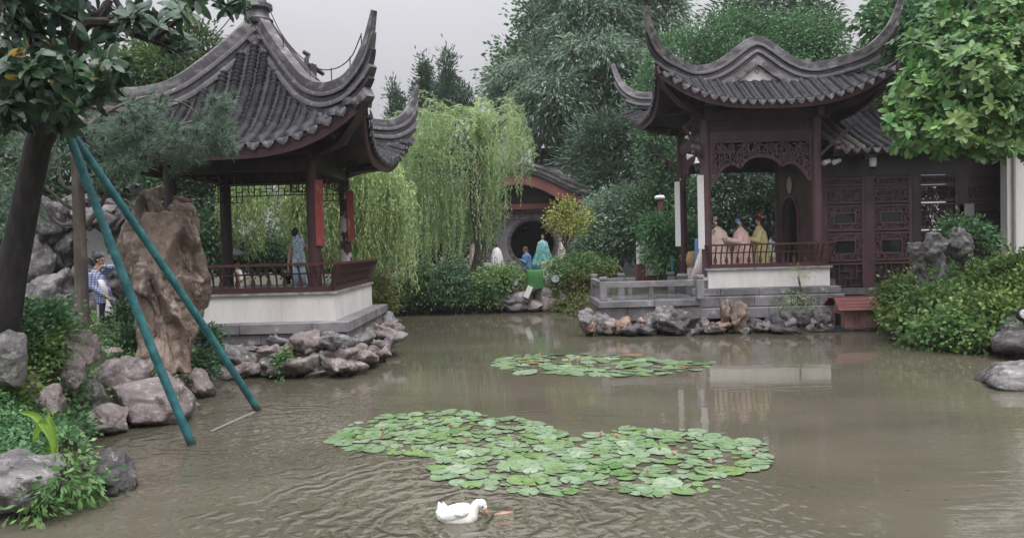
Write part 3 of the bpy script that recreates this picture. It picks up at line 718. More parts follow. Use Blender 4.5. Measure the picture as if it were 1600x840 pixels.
# lightning cable on little posts
g = G(); cab = [(LC[0]+.2, LC[1]-.2, 8.5)] + [(LC[0]+h, LC[1]-h, z+.24) for h, z in ((.8, 7.15), (1.6, 6.3), (2.2, 6.03), (2.7, 6.12), (3.0, 6.5))]
g.tube(smooth_path(cab, 30), .012, 5)
cab2 = [(LC[0]-.2, LC[1]-.2, 8.5)] + [(LC[0]-h, LC[1]-h, z+.24) for h, z in ((.8, 7.15), (1.6, 6.3), (2.2, 6.03))]; g.tube(smooth_path(cab2, 20), .012, 5)
for x, y, z in cab[1:]: g.bar((x, y, z-.26), (x, y, z+.03), .018)
g.obj('lightning_cable', M['black'], lp)
g = G(); ox, oy = LC[0]+.95, LC[1]+.95; g.box((ox, oy, 7.02), (.2, .2, .3), R(45)); g.tube([(ox-.1, oy-.1, 7.1), (ox-.08, oy-.08, 7.3), (ox-.04, oy-.04, 7.4), (ox-.14, oy-.14, 7.46)], [.07, .06, .07, .05], 8); g.tube([(ox, oy, 7.15), (ox+.25, oy+.25, 6.98)], [.08, .05], 8); g.obj('ridge_ornament', M['ridge_dark'], lp, True)

# ------------------------------------------------------------------ pavilion on the right
RC = (7.26, 22.90)
pv = thing('pavilion', 'dark red waterside pavilion with wavy gabled roof, white gable triangle and lattice arches', 'pavilion', (RC[0], RC[1], .3))
# side faces: u = outward from the ridge line; lateral = along depth
As = [0.0, .3, .7, 1.2, 1.8, 2.1, 2.6, 3.0, 3.35]
Zs = [7.86, 7.80, 7.62, 7.30, 6.95, 6.78, 6.52, 6.36, 6.25]
Hs = [1.72, 1.72, 1.72, 1.72, 1.75, 1.9, 2.4, 2.78, 3.1]
Ls = [.04, .04, .05, .08, .18, .28, .5, .75, 1.0]
Af = [1.55, 1.75, 2.1, 2.5, 2.8, 3.1]
Zf = [7.14, 6.99, 6.74, 6.47, 6.28, 6.18]
Hf = [1.8, 1.98, 2.35, 2.75, 3.05, 3.35]
Lf2 = [.1, .16, .35, .6, .85, 1.1]
dm_r = None
for k in range(4):
    if k % 2 == 0: fc = Face(RC, -math.pi/2 + k*math.pi/2, Af, Zf, Hf, Lf2, 1.62, 2.8, .25)
    else: fc = Face(RC, -math.pi/2 + k*math.pi/2, As, Zs, Hs, Ls, .02, 3.05, .25)
    dm_r = roof_face(pv, fc, .26, .078, .11, fh=.22, dm=dm_r, fascia='brown_wood')
rz_ = [(0, 8.22), (.28, 8.14), (.55, 7.96), (.9, 7.70), (1.3, 7.50), (1.75, 7.45), (2.2, 7.50), (2.65, 7.62), (2.95, 7.86), (3.18, 8.22), (3.36, 8.78)]
for sy_ in (-1, 1):
    pth = []
    for u, z in rz_:
        dy = 1.72 if u <= 1.75 else 1.72 + (u-1.75)*.86
        pth.append((u, dy, z))
    gx0 = RC[0]-.16
    full = [(gx0-u, RC[1]+sy_*dy, z) for u, dy, z in pth[::-1]] + [(gx0+u, RC[1]+sy_*dy, z) for u, dy, z in pth[1:]]
    # sweep side vector: use depth direction for the gable run; hips reuse it
    ridge(pv, full, (0, 1, 0), both=True, sc=1.12, taper=.2, n=96)
    # gable: plaster triangle, verge board, scroll ornament
    yg = RC[1] + sy_*1.66; yo = yg + sy_*.05
    g = G(); g.prism([(gx0-1.05, 6.98), (gx0+1.05, 6.98), (gx0+.52, 7.45), (gx0+.2, 7.69), (gx0, 7.75), (gx0-.2, 7.69), (gx0-.52, 7.45)], yg-.03+sy_*.06, yg+.03+sy_*.06); g.obj('gable_wall', M['plaster'], pv)
    g = G()
    for s_ in (-1, 1):
        vp = smooth_path([(gx0+s_*1.45, yo, 7.08), (gx0+s_*1.0, yo, 7.23), (gx0+s_*.6, yo, 7.47), (gx0+s_*.25, yo, 7.70), (gx0, yo, 7.77)], 14)
        g.sweep(vp, lambda i, k: [(-.05, -.03), (.09, -.03), (.09, .1), (-.05, .1)], (0, 1, 0))
    g.obj('verge_board', M['ridge'], pv, True)
    g = G(); yq = yo + sy_*.05
    for s_ in (-1, 1):
        g.tube([(gx0+s_*(.02+.34*t), yq, 7.46-.26*t+.05*math.sin(t*7)) for t in np.linspace(0, 1, 9)], .012, 5)
        g.tube([(gx0+s_*(.05*math.sin(t*3.1)), yq, 7.36-.14*t) for t in np.linspace(0, 1, 6)], .012, 5)
    g.obj('scroll_relief', M['mortar'], pv)
    # ridge end scrolls at the eave corners
for sx_ in (-1, 1):
    for sy_ in (-1, 1):
        g = G(); g.tube([(RC[0]+sx_*1.6, RC[1]+sy_*1.5, 6.1), (RC[0]+sx_*2.4, RC[1]+sy_*2.25, 6.3), (RC[0]+sx_*3.0, RC[1]+sy_*2.72, 6.72), (RC[0]+sx_*3.22, RC[1]+sy_*2.95, 7.1)], [.12, .12, .11, .08], 6)
        g.obj('hip_beam', M['dark_wood'], pv, True)
CX0, CX1, CY0, CY1 = 5.66, 8.86, 21.42, 24.4
pc = [(CX0, CY0), (CX1, CY0), (CX1, CY1), (CX0, CY1)]
for i, (x, y) in enumerate(pc):
    g = G(); g.lathe((x, y, 1.35), [(.145, .12), (.145, 2.0), (.14, 4.75)], 16); cc_ = g.obj('column', M['peeling_wood' if i == 3 else 'brown_wood'], pv, True)
    g = G(); g.lathe((x, y, 1.33), [(.21, 0), (.24, .06), (.18, .14)], 16); g.obj('column_base', M['cement'], cc_, True)
    g = G()
    for dx, dy in ((-1 if i in (0, 3) else 1, -1 if i < 2 else 1),):
        g.bar((x+dx*.1, y+dy*.1, 4.9), (x+dx*.8, y+dy*.8, 5.7), .06, .07); g.lathe((x+dx*.42, y+dy*.42, 4.95), [(.05, 0), (.1, .06), (.06, .14), (.11, .2), (.08, .3)], 10)
    g.obj('eave_strut', M['brown_wood'], pv)
ARCH = [(0.0, -.02), (.03, .0), (.06, .14), (.1, .28), (.15, .39), (.2, .44), (.25, .42), (.297, .35), (.33, .47), (.38, .56), (.44, .61), (.5, .625)]
ARCH = ARCH + [(1-x, z) for x, z in ARCH[::-1][1:]]
def arch_z(x): return float(np.interp(x, [a for a, b in ARCH], [b for a, b in ARCH]))
def arch_panel(root, p0, p1, zt, zb, mat='brown_wood', nx_=36, nz_=10, th=.024, seed=1):
    a = Vector((p0[0], p0[1], 0)); b = Vector((p1[0], p1[1], 0)); L_ = (b-a).length; d = (b-a)/L_; Hh = zt-zb; r = random.Random(seed); nrm = Vector((d.y, -d.x, 0))
    def at(x, z, o=0.0): return a + d*(x*L_) + nrm*o + Vector((0, 0, zb+z*Hh))
    g = G()
    for x0, x1 in ((0, 1),):
        g.bar(at(0, 1), at(1, 1), .09, .08); g.bar(at(.012, 1), at(.012, -.02), .07, .07); g.bar(at(.988, 1), at(.988, -.02), .07, .07)
    for (x0, z0), (x1, z1) in zip(ARCH[:-1], ARCH[1:]): g.bar(at(x0, z0), at(x1, z1), .10, .075, up=nrm)
    g.obj('arch_frame', M[mat], root)
    g = G(); pts = {}
    for i in range(nx_+1):
        for j in range(nz_+1): pts[i, j] = ((i+(j % 2)*.5+r.uniform(-.28, .28))/nx_, (j+r.uniform(-.28, .28))/nz_)
    def ok(p): return .01 < p[0] < .99 and arch_z(p[0])-.02 < p[1] < 1.0
    for i in range(nx_):
        for j in range(nz_):
            p = pts[i, j]
            for di, dj in ((1, 0), (0, 1), (1 if j % 2 else -1, 1)):
                k = (i+di, j+dj)
                if k in pts and r.random() < .74 and ok(p) and ok(pts[k]): g.bar(at(*p), at(*pts[k]), .03, th)
    tag(g.obj('carved_lattice', M['lattice_wood'], root), kind='stuff')
for i in range(4):
    a, b = pc[i], pc[(i+1) % 4]; d = (Vector((*b, 0))-Vector((*a, 0))).normalized()
    p0 = (a[0]+d.x*.14, a[1]+d.y*.14); p1 = (b[0]-d.x*.14, b[1]-d.y*.14)
    if i in (0, 3): arch_panel(pv, p0, p1, 5.36, 4.22, seed=i)
    for z, hh, ww, ex in ((5.52, .24, .13, 0), (6.10, .24, .18, .4)):
        G().bar((a[0]-d.x*ex, a[1]-d.y*ex, z+.002*i), (b[0]+d.x*ex, b[1]+d.y*ex, z+.002*i), ww, hh).obj('beam', M['brown_wood'], pv)
    # carved frieze between the beams
    G().bar((p0[0], p0[1], 5.81), (p1[0], p1[1], 5.81), .05, .34).obj('frieze_board', M['dark_wood'], pv)
    g = G(); r = random.Random(i); nrm = Vector((d.y, -d.x, 0)); Lp = (Vector((*p1, 0))-Vector((*p0, 0))).length
    for (s0, s1) in ((.04, .26), (.3, .7), (.74, .96)):
        q = [Vector((*p0, 0))+d*Lp*s+nrm*.04+Vector((0, 0, z)) for s, z in ((s0, 5.7), (s1, 5.7), (s1, 5.92), (s0, 5.92))]
        for k in range(4): g.bar(q[k], q[(k+1) % 4], .03, .02)
        for k in range(int((s1-s0)*60)):
            c = Vector((*p0, 0))+d*Lp*r.uniform(s0+.01, s1-.01)+nrm*.035+Vector((0, 0, r.uniform(5.72, 5.9))); an = r.uniform(0, 3.1); v = d*math.cos(an)*.05+Vector((0, 0, math.sin(an)*.05)); g.bar(c-v, c+v, .02, .014)
    tag(g.obj('carved_relief', M['brown_wood'], pv), kind='stuff')
G().bb(CX0+.16, CX1-.16, CY1-.03, CY1+.03, 4.72, 5.39).obj('shade_panel', M['dark_wood'], pv)  # added dark panel standing in for the shade behind the lattice
# ceiling
g = G(); g.bb(CX0, CX1, CY0, CY1, 6.24, 6.28); g.obj('ceiling', M['dark_wood'], pv)
# inner screen on the right with an arched doorway
xs_ = CX1-.02
g = G(); y0, y1, zf = CY0+.15, CY1-.15, 1.35
door = [(y0+1.05, zf)] + [(y0+1.05+.68*(1-math.cos(t))/1.0*.5*2, zf+1.75+.72*math.sin(t)**.8) for t in np.linspace(.05, math.pi-.05, 13)] + [(y0+1.05+1.36, zf)]
poly = [(y0, zf), (y0, 5.4), (y1, 5.4), (y1, zf)] + door[::-1]
b0 = len(g.v)
for xx in (xs_-.03, xs_+.03):
    for yy, zz in poly: g.v.append((xx, yy, zz))
nP = len(poly); g.f.append(tuple(range(nP))); g.f.append(tuple(range(2*nP-1, nP-1, -1)))
for k in range(nP): g.f.append((k, (k+1) % nP, nP+(k+1) % nP, nP+k))
g.obj('arched_screen', M['brown_wood'], pv)
g = G(); g.tube([(xs_-.05, y, z) for y, z in door], .045, 6); g.obj('arch_trim', M['brown_wood'], pv, True)
g = G(); g.ell((xs_-.06, y0+1.73, 4.2), (.03, .19, .27)); 
tag(g.obj('door_plaque', M['plaster'], pv, True), 'pale oval leaf-shaped plaque')
# floor, plaster wall, coping, bench back
g = G(); g.bb(5.30, 9.30, 21.25, 25.0, .35, 1.33); g.obj('floor', M['wet_stone'], pv)
g = G(); g.bb(5.62, 9.10, 21.16, 21.34, 1.15, 1.665); g.obj('plaster_wall', M['plaster'], pv)
g = G(); g.bb(5.56, 9.16, 21.10, 21.40, 1.665, 1.72); g.obj('wall_coping', M['mortar'], pv)
g = G(); g.bb(5.62, 9.10, 24.5, 24.66, 1.34, 1.78); g.obj('plaster_wall', M['plaster'], pv)
balustrade(pv, (5.68, 21.22), (9.06, 21.22), 1.72, .66, .18, .155)
# white couplet boards on the outer faces of the left columns
for (x, y), z0, z1, k in (((CX0, CY0), 2.28, 4.40, 0), ((CX0, CY1), 2.36, 4.48, 1)):
    g = G(); g.box((x-.165, y-.06, (z0+z1)/2), (.03, .22, z1-z0), R(38)); g.obj('couplet_board', M['white_paint'], pv, bevel=.006)
# stone courses under the pavilion
for z0, z1, yf, x0, x1, ln in ((.94, 1.14, 21.02, 5.25, 9.36, .85), (.64, .93, 20.74, 5.2, 9.34, 1.0), (.34, .63, 20.52, 5.2, 9.34, .95)):
    blocks(pv, (x0, yf), (x1, yf), z0, z1, .6, ln, seed=int(z0*77)); blocks(pv, (x1, yf+.62), (x1, yf+2.2), z0, z1, .5, ln, seed=int(z0*50))

# ------------------------------------------------------------------ terrace in front
tr_ = thing('terrace', 'wet grey stone terrace with low stone railing left of the wavy roofed pavilion', 'terrace', (3.9, 21.6, .2))
TX0, TX1, TY0, TY1 = 2.42, 5.19, 20.42, 22.9
g = G(); g.bb(TX0+.1, TX1, TY0+.1, TY1, .1, .72); g.obj('terrace_core', M['rock_dark'], tr_)
blocks(tr_, (TX0, TY0), (TX1, TY0), .34, .72, .5, .85, 'wet_stone', 4); blocks(tr_, (TX0, TY1), (TX0, TY0+.52), .34, .72, .45, .9, 'wet_stone', 5)
blocks(tr_, (TX0-.06, TY0-.06), (TX1, TY0-.06), .73, .92, .6, 1.3, 'stone_block', 6, 'coping_stone'); blocks(tr_, (TX0-.06, TY1), (TX0-.06, TY0+.56), .73, .92, .5, 1.3, 'stone_block', 7, 'coping_stone')
r = random.Random(3)
for i in range(4):
    for j in range(3):
        x0 = TX0+.46+i*(TX1-TX0-.46)/4; y0 = TY0+.56+j*(TY1-TY0-.56)/3
        g = G(); g.bb(x0+.004, x0+(TX1-TX0-.46)/4-.004, y0+.004, y0+(TY1-TY0-.56)/3-.004, .74, .925+r.uniform(-.004, .004)); g.obj('paving_slab', M['wet_stone'], tr_)
def stone_post(x, y, z0, h, w_=.2):
    g = G(); g.box((x, y, z0+h/2-.06), (w_, w_, h-.12)); g.box((x, y, z0+h-.09), (w_*.8, w_*.8, .05)); g.box((x, y, z0+h-.035), (w_*1.04, w_*1.04, .08)); g.obj('railing_post', M['stone_block'], tr_, bevel=.012)
for x, y in ((TX0+.1, TY0+.12), (TX1-.02, TY0-.05), (TX0+.1, TY1-.1), (3.35, TY1-.1), (4.9, TY1-.1)): stone_post(x, y, .92, .66)
for a, b in (((TX0+.2, TY0+.12), (TX1-.12, TY0+.12)), ((TX0+.1, TY0+.22), (TX0+.1, TY1-.2)), ((TX0+.2, TY1-.1), (3.25, TY1-.1)), ((3.45, TY1-.1), (3.8, TY1-.1))):
    G().bar((*a, 1.36), (*b, 1.36), .13, .17).obj('railing_beam', M['stone_block'], tr_, bevel=.01)
    m_ = ((a[0]+b[0])/2, (a[1]+b[1])/2); G().box((*m_, 1.10), (.12, .1, .35)).obj('railing_support', M['stone_block'], tr_)

# ------------------------------------------------------------------ hall on the right
hall = thing('hall', 'long dark red hall with carved lattice doors and grey tile roof, at the right', 'hall', (12.2, 23.0, 1.0))
HX0, HX1, HY = 9.25, 14.85, 22.2
A2 = [0, .6, 1.2, 1.8, 2.4, 3.0]; Z2 = [6.55, 6.16, 5.80, 5.48, 5.2, 4.95]
fc = Face((12.4, 24.0), -math.pi/2, A2, Z2, [3.6]*6, [0]*6, .02, 2.75, 0.0)
roof_face(hall, fc, .29, .095, .13, urange=(-3.1, 3.4), fh=.16, fascia='dark_wood', nu=10, na=20, pale=3)
fc2 = Face((12.4, 24.0), math.pi/2, A2, Z2, [3.6]*6, [0]*6, .02, 2.75, 0.0); roof_face(hall, fc2, .29, .095, .13, urange=(-3.4, 3.1), fh=.16, fascia='dark_wood', nu=10, na=20)
g = G(); g.bb(9.3, 15.8, 23.86, 24.14, 6.5, 6.78); g.obj('roof_ridge', M['ridge'], hall, bevel=.03)
g = G(); g.bb(HX0, 15.8, HY-.02, HY+.1, 4.32, 5.2); g.obj('lintel_wall', M['dark_wood'], hall)
g = G(); g.bb(HX0, 13.95, 25.6, 25.7, 1.0, 5.6); g.bb(15.1, 15.8, 25.6, 25.7, 1.0, 5.6); g.bb(13.95, 15.1, 25.6, 25.7, 1.0, 2.4); g.obj('back_wall', M['dark_wood'], hall)
g = G(); g.bb(15.7, 15.8, HY, 25.6, 1.0, 5.6); g.obj('side_wall', M['dark_wood'], hall)
g = G(); g.bb(HX0-.1, HX0-.02, HY+.1, 25.6, 1.0, 5.6); g.obj('side_wall', M['dark_wood'], hall)
g = G(); g.bb(HX0, 15.8, HY, 25.7, 5.0, 5.05); g.obj('ceiling', M['dark_wood'], hall)
g = G(); g.bb(HX0, HX1, HY-.1, 25.6, .8, 1.0); g.obj('floor', M['wet_stone'], hall)
dw = (HX1-HX0)/4
def ice(g, x0, x1, z0, z1, y, n, th, r):
    for _ in range(n):
        cx_, cz_ = r.uniform(x0, x1), r.uniform(z0, z1); an = r.choice([0, .8, 1.57, 2.3])+r.uniform(-.2, .2); l_ = r.uniform(.04, .09)
        a = Vector((min(max(cx_-math.cos(an)*l_, x0), x1), y, min(max(cz_-math.sin(an)*l_, z0), z1))); b = Vector((min(max(cx_+math.cos(an)*l_, x0), x1), y, min(max(cz_+math.sin(an)*l_, z0), z1))); g.bar(a, b, .03, th)
r = random.Random(12)
for k in range(5):
    xj = HX0 + .04 + k*dw; G().bb(xj-.075, xj+.075, HY-.07, HY+.07, 1.0, 4.32).obj('door_post', M['brown_wood' if k < 2 else 'dark_wood'], hall)
for k in range(4):
    x0 = HX0 + .118 + k*dw; x1 = HX0 + (k+1)*dw - .038
    wd = 'brown_wood' if k < 2 else 'dark_wood'
    g = G()
    for x in (x0+.05, x1-.05): g.bb(x-.06, x+.06, HY-.06, HY+.06, 1.0, 4.32)
    for z in (1.72, 1.82, 2.62, 2.72, 3.44, 3.54, 3.98, 4.06, 4.27): g.bb(x0, x1, HY-.05, HY+.05, z-.03, z+.03)
    df = g.obj('door_frame', M[wd], hall)
    if k != 2: G().bb(x0+.02, x1-.02, HY+.065, HY+.085, 1.0, 4.32).obj('door_back', M['dark_wood'], df)
    for z0, z1, gl in ((1.82, 2.62, 1), (2.72, 3.44, 1), (3.54, 3.98, 0), (4.06, 4.27, 0)):
        if k == 2 and z0 > 2.7 and z0 < 4: 
            g = G(); ice(g, x0+.1, x1-.1, z0, z1, HY, 260, .024, r); tag(g.obj('carved_lattice', M['lattice_wood' if k < 2 else wd], df), kind='stuff'); G().bb(x0+.70, x1-.05, HY+.02, HY+.05, z0, z1).obj('backing_board', M['dark_wood'], df); continue
        if gl:
            ix0, ix1, iz0, iz1 = x0+.30, x1-.30, z0+.2, z1-.2
            g = G(); g.bb(ix0, ix1, HY-.005, HY+.01, iz0, iz1); g.obj('window_pane', M['dark_glass'], df)
            g = G()
            for a, b, c, d in ((x0+.1, ix0, z0+.02, z1-.02), (ix1, x1-.1, z0+.02, z1-.02), (ix0, ix1, z0+.02, iz0), (ix0, ix1, iz1, z1-.02)): ice(g, a, b, c, d, HY-.03, int((b-a)*(d-c)*420)+10, .016, r)
            for q in ((ix0, iz0, ix1, iz0), (ix0, iz1, ix1, iz1), (ix0, iz0, ix0, iz1), (ix1, iz0, ix1, iz1)): g.bar((q[0], HY-.03, q[1]), (q[2], HY-.03, q[3]), .04, .03)
            tag(g.obj('carved_lattice', M['lattice_wood' if k < 2 else wd], df), kind='stuff')
            g = G(); g.bb(x0+.1, x1-.1, HY+.02, HY+.04, z0, z1); g.obj('backing_board', M['dark_wood'], df)
        else:
            g = G(); ice(g, x0+.1, x1-.1, z0+.03, z1-.03, HY-.03, int((z1-z0)*260), .018, r); tag(g.obj('carved_lattice', M['lattice_wood' if k < 2 else wd], df), kind='stuff')
            g = G(); g.bb(x0+.1, x1-.1, HY+.0, HY+.03, z0, z1); g.obj('backing_board', M['dark_wood'], df)
    g = G(); fz0, fz1 = 1.06, 1.70; n_ = 6
    for i in range(n_+1):
        xx = x0+.1+(x1-x0-.2)*i/n_
        for j in range(4):
            zz = fz0+(fz1-fz0)*j/3
            if i < n_ and (i+j) % 3: g.bar((xx, HY-.02, zz), (x0+.1+(x1-x0-.2)*(i+1)/n_, HY-.02, zz), .03, .024)
            if j < 3 and (i*2+j) % 3 != 1: g.bar((xx, HY-.02, zz), (xx, HY-.02, zz+(fz1-fz0)/3), .03, .024)
    g.obj('fretwork', M[wd], df)
    g = G(); g.bb(x0+.1, x1-.1, HY+.02, HY+.04, 1.0, 1.72); g.obj('backing_board', M['dark_wood'], df)
# notices pasted behind the open lattice
g = G(); g.bb(11.98+.25, 11.98+.62, HY+.05, HY+.06, 2.78, 3.4); tag(g.obj('notice', M['white_paint'], hall), 'white paper notice with red print')
g = G()
for k in range(5): g.bb(12.28, 12.55-.03*(k % 2), HY+.044, HY+.048, 3.3-.09*k, 3.33-.09*k)
g.obj('notice_print', M['red_board'], hall)
g = G(); g.bb(13.42, 13.86, HY-.07, HY-.06, 3.05, 3.42); tag(g.obj('notice', M['grey_plaster'], hall), 'grey square notice')
# white courtyard wall seen through the open lattice
cw = thing('courtyard_wall', 'pale courtyard wall glimpsed through the open hall lattice', 'wall', (14.5, 29, .9)); G().bb(12.5, 17.5, 29, 29.3, .9, 4.2).obj('plaster', M['plaster'], cw); G().bb(12.4, 17.6, 28.9, 29.4, 4.2, 4.35).obj('coping', M['tile'], cw)
# white end wall
ew = thing('end_wall', 'white plastered wall with a metal downpipe at the right edge beyond the hall', 'wall', (15.2, 21.6, 1.0))
g = G(); g.bb(14.36, 16.5, 21.4, 21.7, .9, 4.92); g.obj('plaster_wall', M['plaster'], ew)
g = G(); g.tube([(14.52, 21.34, 1.1), (14.52, 21.34, 4.9)], .045, 8); g.obj('downpipe', M['cement'], ew)
# ------------------------------------------------------------------ far buildings
def lob(px, py, d, rx, ry, dep=None):
    p = P(px, py, d); k = d/F; return (p.x, p.y, p.z, rx*k, (dep if dep is not None else rx*k), ry*k)
mg = thing('gatehouse', 'grey gatehouse with a round moon gate and a red edged curved gable, far bank', 'building', (1.0, 37.5, 1.0))
GY = 37.0
def gx(px): return P(px, 380, GY).x
def gz(px, py, d=GY): return P(px, py, d).z
gc = (gx(832), gz(832, 380)); gr = 1.22; wx0, wx1, wz0, wz1 = gx(757), gx(907), .9, gz(830, 330)
g = G(); n_ = 40; ring = []; rect = []
for i in range(n_):
    a = 2*math.pi*i/n_; ca, sa = math.cos(a), math.sin(a); ring.append((gc[0]+gr*ca, gc[1]+gr*sa))
    tx = ((wx1-gc[0]) if ca > 0 else (wx0-gc[0]))/ca if abs(ca) > 1e-6 else 1e9; tz = ((wz1-gc[1]) if sa > 0 else (wz0-gc[1]))/sa if abs(sa) > 1e-6 else 1e9
    k = min(tx, tz); rect.append((gc[0]+k*ca, gc[1]+k*sa))
for cxn, czn in ((wx0, wz0), (wx1, wz0), (wx0, wz1), (wx1, wz1)):
    j = min(range(n_), key=lambda i: (rect[i][0]-cxn)**2+(rect[i][1]-czn)**2); rect[j] = (cxn, czn)
for y in (GY, GY+.3):
    b = len(g.v); g.v += [(x, y, z) for x, z in ring] + [(x, y, z) for x, z in rect]
    for i in range(n_): g.f.append((b+i, b+(i+1) % n_, b+n_+(i+1) % n_, b+n_+i))
for i in range(n_): g.f.append((i, (i+1) % n_, 2*n_+(i+1) % n_, 2*n_+i))
g.obj('wall', M['grey_plaster'], mg)
g = G(); g.tube([(gc[0]+(gr-.02)*math.cos(a), GY+.1, gc[1]+(gr-.02)*math.sin(a)) for a in np.linspace(0, 2*math.pi, 41)], .13, 6, False); g.obj('gate_frame', M['rock_dark'], mg, True)
for px in (752, 912): 
    g = G(); g.tube([(gx(px), GY-.25, .9), (gx(px), GY-.25, gz(px, 300))], .15, 10); g.obj('column', M['red_wood'], mg, True)
G().bb(wx0-.2, wx1+.2, GY-.32, GY-.14, gz(830, 327), gz(830, 319)).obj('beam', M['dull_red'], mg)
G().bb(wx0, wx1, GY+4, GY+4.2, .9, gz(830, 300)).obj('back_wall', M['dark_wood'], mg)  # dark wall added behind the gate so its opening stays dark
for x_ in (wx0, wx1): G().bb(x_-.1, x_+.1, GY+.31, GY+4, .9, gz(830, 320)).obj('side_wall', M['grey_plaster'], mg)
g = G(); fret(g, (wx0, GY-.2), (wx1, GY-.2), gz(830, 330), gz(830, 343), .3, .04, .12); g.obj('fretwork', M['red_wood'], mg)
arc = [(gx(800)+(x-800)*GY/F, gz(x, y)) for x, y in ((700, 306), (735, 288), (770, 272), (800, 265), (830, 265), (858, 274), (890, 290), (921, 302))]
ap = smooth_path([(x, GY-.9, z) for x, z in arc], 36)
g = G(); g.prism([(p.x, p.z-.5) for p in ap] + [(wx1+.2, gz(900, 330)), (wx0-.2, gz(760, 330))][:2], GY+.2, GY+.3); g.obj('gable_wall', M['dark_wood'], mg)
for nm, y0, y1, z0, z1, mt in (('bargeboard', -.95, -.85, -.85, -.3, 'dull_red'), ('roof_tiles', -1.05, 4.0, -.3, -.12, 'tile')):
    g = G(); g.sweep(ap, lambda i, k: [(y0+.9, z0), (y1+.9, z0), (y1+.9, z1), (y0+.9, z1)], (0, 1, 0)); g.obj(nm, M[mt], mg, True)
for k, (z0, z1, e) in enumerate(((-.14, -.02, .06), (-.02, .08, -.02), (.08, .22, .08))):
    g = G(); g.sweep(ap, lambda i, k: [(-.12-e, z0), (.3+e, z0), (.3+e, z1), (-.12-e, z1)], (0, 1, 0)); g.obj('ridge_course', M['mortar' if k == 1 else 'ridge'], mg, True)
g = G(); g.bb(wx0-.5, wx1+.5, GY-1.5, GY+4, .5, .92); g.obj('floor', M['pavement'], mg)
for px0, px1, y0, y1, d in ((755, 806, 411, 420, 34.0), (846, 905, 409, 418, 34.2)):
    g = G(); a, b = P(px0, y0, d), P(px1, y1, d); g.bb(a.x, b.x, d, d+.35, .8, a.z); g.obj('parapet', M['far_plaster'], mg)
def wall_thing(name, label, px0, px1, py0, d, z0, mat='far_plaster', th=.4, cat='wall', coping=True):
    a, b = P(px0, py0, d), P(px1, py0, d); t = thing(name, label, cat, ((a.x+b.x)/2, d, z0)); z1 = (a.z+b.z)/2
    G().bb(a.x, b.x, d, d+th, z0, z1).obj('plaster', M[mat], t)
    if coping:
        n_ = max(6, int((b.x-a.x)/.3))
        G().bb(a.x-.1, b.x+.1, d-.15, d+th+.15, z1, z1+.14).obj('coping', M['tile'], t)
        g = G()
        for i in range(n_): x = a.x+(b.x-a.x)*(i+.5)/n_; g.tube([(x, d-.3, z1+.1), (x, d+th/2, z1+.36), (x, d+th+.3, z1+.1)], .1, 6)
        tag(g.obj('coping_tiles', M['tile'], t), kind='stuff')
    return t
wall_thing('garden_wall', 'white garden wall with dark tile coping behind the moon gate roof', 838, 912, 259, 42, .6)
wall_thing('building', 'pale building glimpsed high through the willow top', 735, 812, 186, 54, .6, cat='building', th=6, coping=False)
wall_thing('low_wall', 'low white wall at the far bank under the willow', 627, 690, 419, 31, .7, th=.5, coping=False)
wall_thing('low_wall', 'pale low bench wall behind the hanging willow strands', 690, 752, 413, 33, .7, 'cement', th=.5, coping=False)
wall_thing('garden_wall', 'white coped garden wall behind the grey rockery at the left', 40, 214, 306, 21.5, .9)
# dark tiled roof half hidden among the far trees
fr = thing('building', 'far dark tiled roof half hidden between the trees', 'building', (P(985, 300, 40).x, 41, .8))
a, b = P(950, 288, 40), P(1030, 288, 40)
g = G()
for i in range(14): x = a.x+(b.x-a.x)*i/13; g.tube([(x, 40, a.z-.75), (x, 41.6, a.z+.35)], .1, 6)
tag(g.obj('tile_rows', M['tile'], fr), kind='stuff')
G().bar(((a.x+b.x)/2, 40, a.z-.85), ((a.x+b.x)/2, 41.7, a.z+.3), b.x-a.x, .08).obj('roof', M['tile'], fr)
G().bb(a.x+.3, b.x-.3, 40.6, 43, .8, a.z-.5).obj('wall', M['grey_plaster'], fr)
a, b = P(838, 250, 46), P(902, 250, 46); fr = thing('building', 'dark roof band behind the white wall over the moon gate', 'building', ((a.x+b.x)/2, 47, .8))
G().bb(a.x, b.x, 46.5, 50, .8, a.z-.3).obj('wall', M['dark_wood'], fr)
g = G(); g.prism([(a.x-.3, a.z-.3), (b.x+.3, a.z-.3), (b.x+.1, a.z+.75), (a.x-.1, a.z+.75)], 46.2, 50.2); g.obj('roof', M['tile'], fr)

# ------------------------------------------------------------------ far trees
woods = []
r = random.Random(4)
for i in range(34):
    x = -60 + i*3.8 + r.uniform(-1, 1); h = r.uniform(4.5, 7.5); woods.append((x, 62+r.uniform(-3, 5), 1+h*.55, r.uniform(2.5, 3.6), 2.5, h*.62))
tag(crown('wood', woods, 26000, M['leaf_dark'], L=.5, W=.3, clump=40, cr=.7, seed=3), 'distant dark green wood closing the view behind the garden', kind='stuff')
kw_big = dict(L=.40, W=.10, droop=1.1, cr=.38, clump=46, outw=.9, upbias=.35)
tree('tree', 'huge grey green tree with drooping foliage tiers, tallest behind the willow', [lob(845, 120, 44, 50, 42), lob(925, 45, 44, 80, 48), lob(1010, 30, 45, 60, 50), lob(965, 130, 43, 85, 45), lob(880, 185, 43, 75, 40), lob(795, 132, 45, 30, 30), lob(790, 175, 45, 22, 30), lob(925, 95, 42, 70, 30), lob(860, 150, 41.5, 50, 25), lob(890, -20, 44, 50, 40), lob(990, -30, 44, 70, 40)],
     56000, 'leaf_blue', (P(930, 400, 45).x, 45, .9), tr=.55, seed=21, **kw_big)
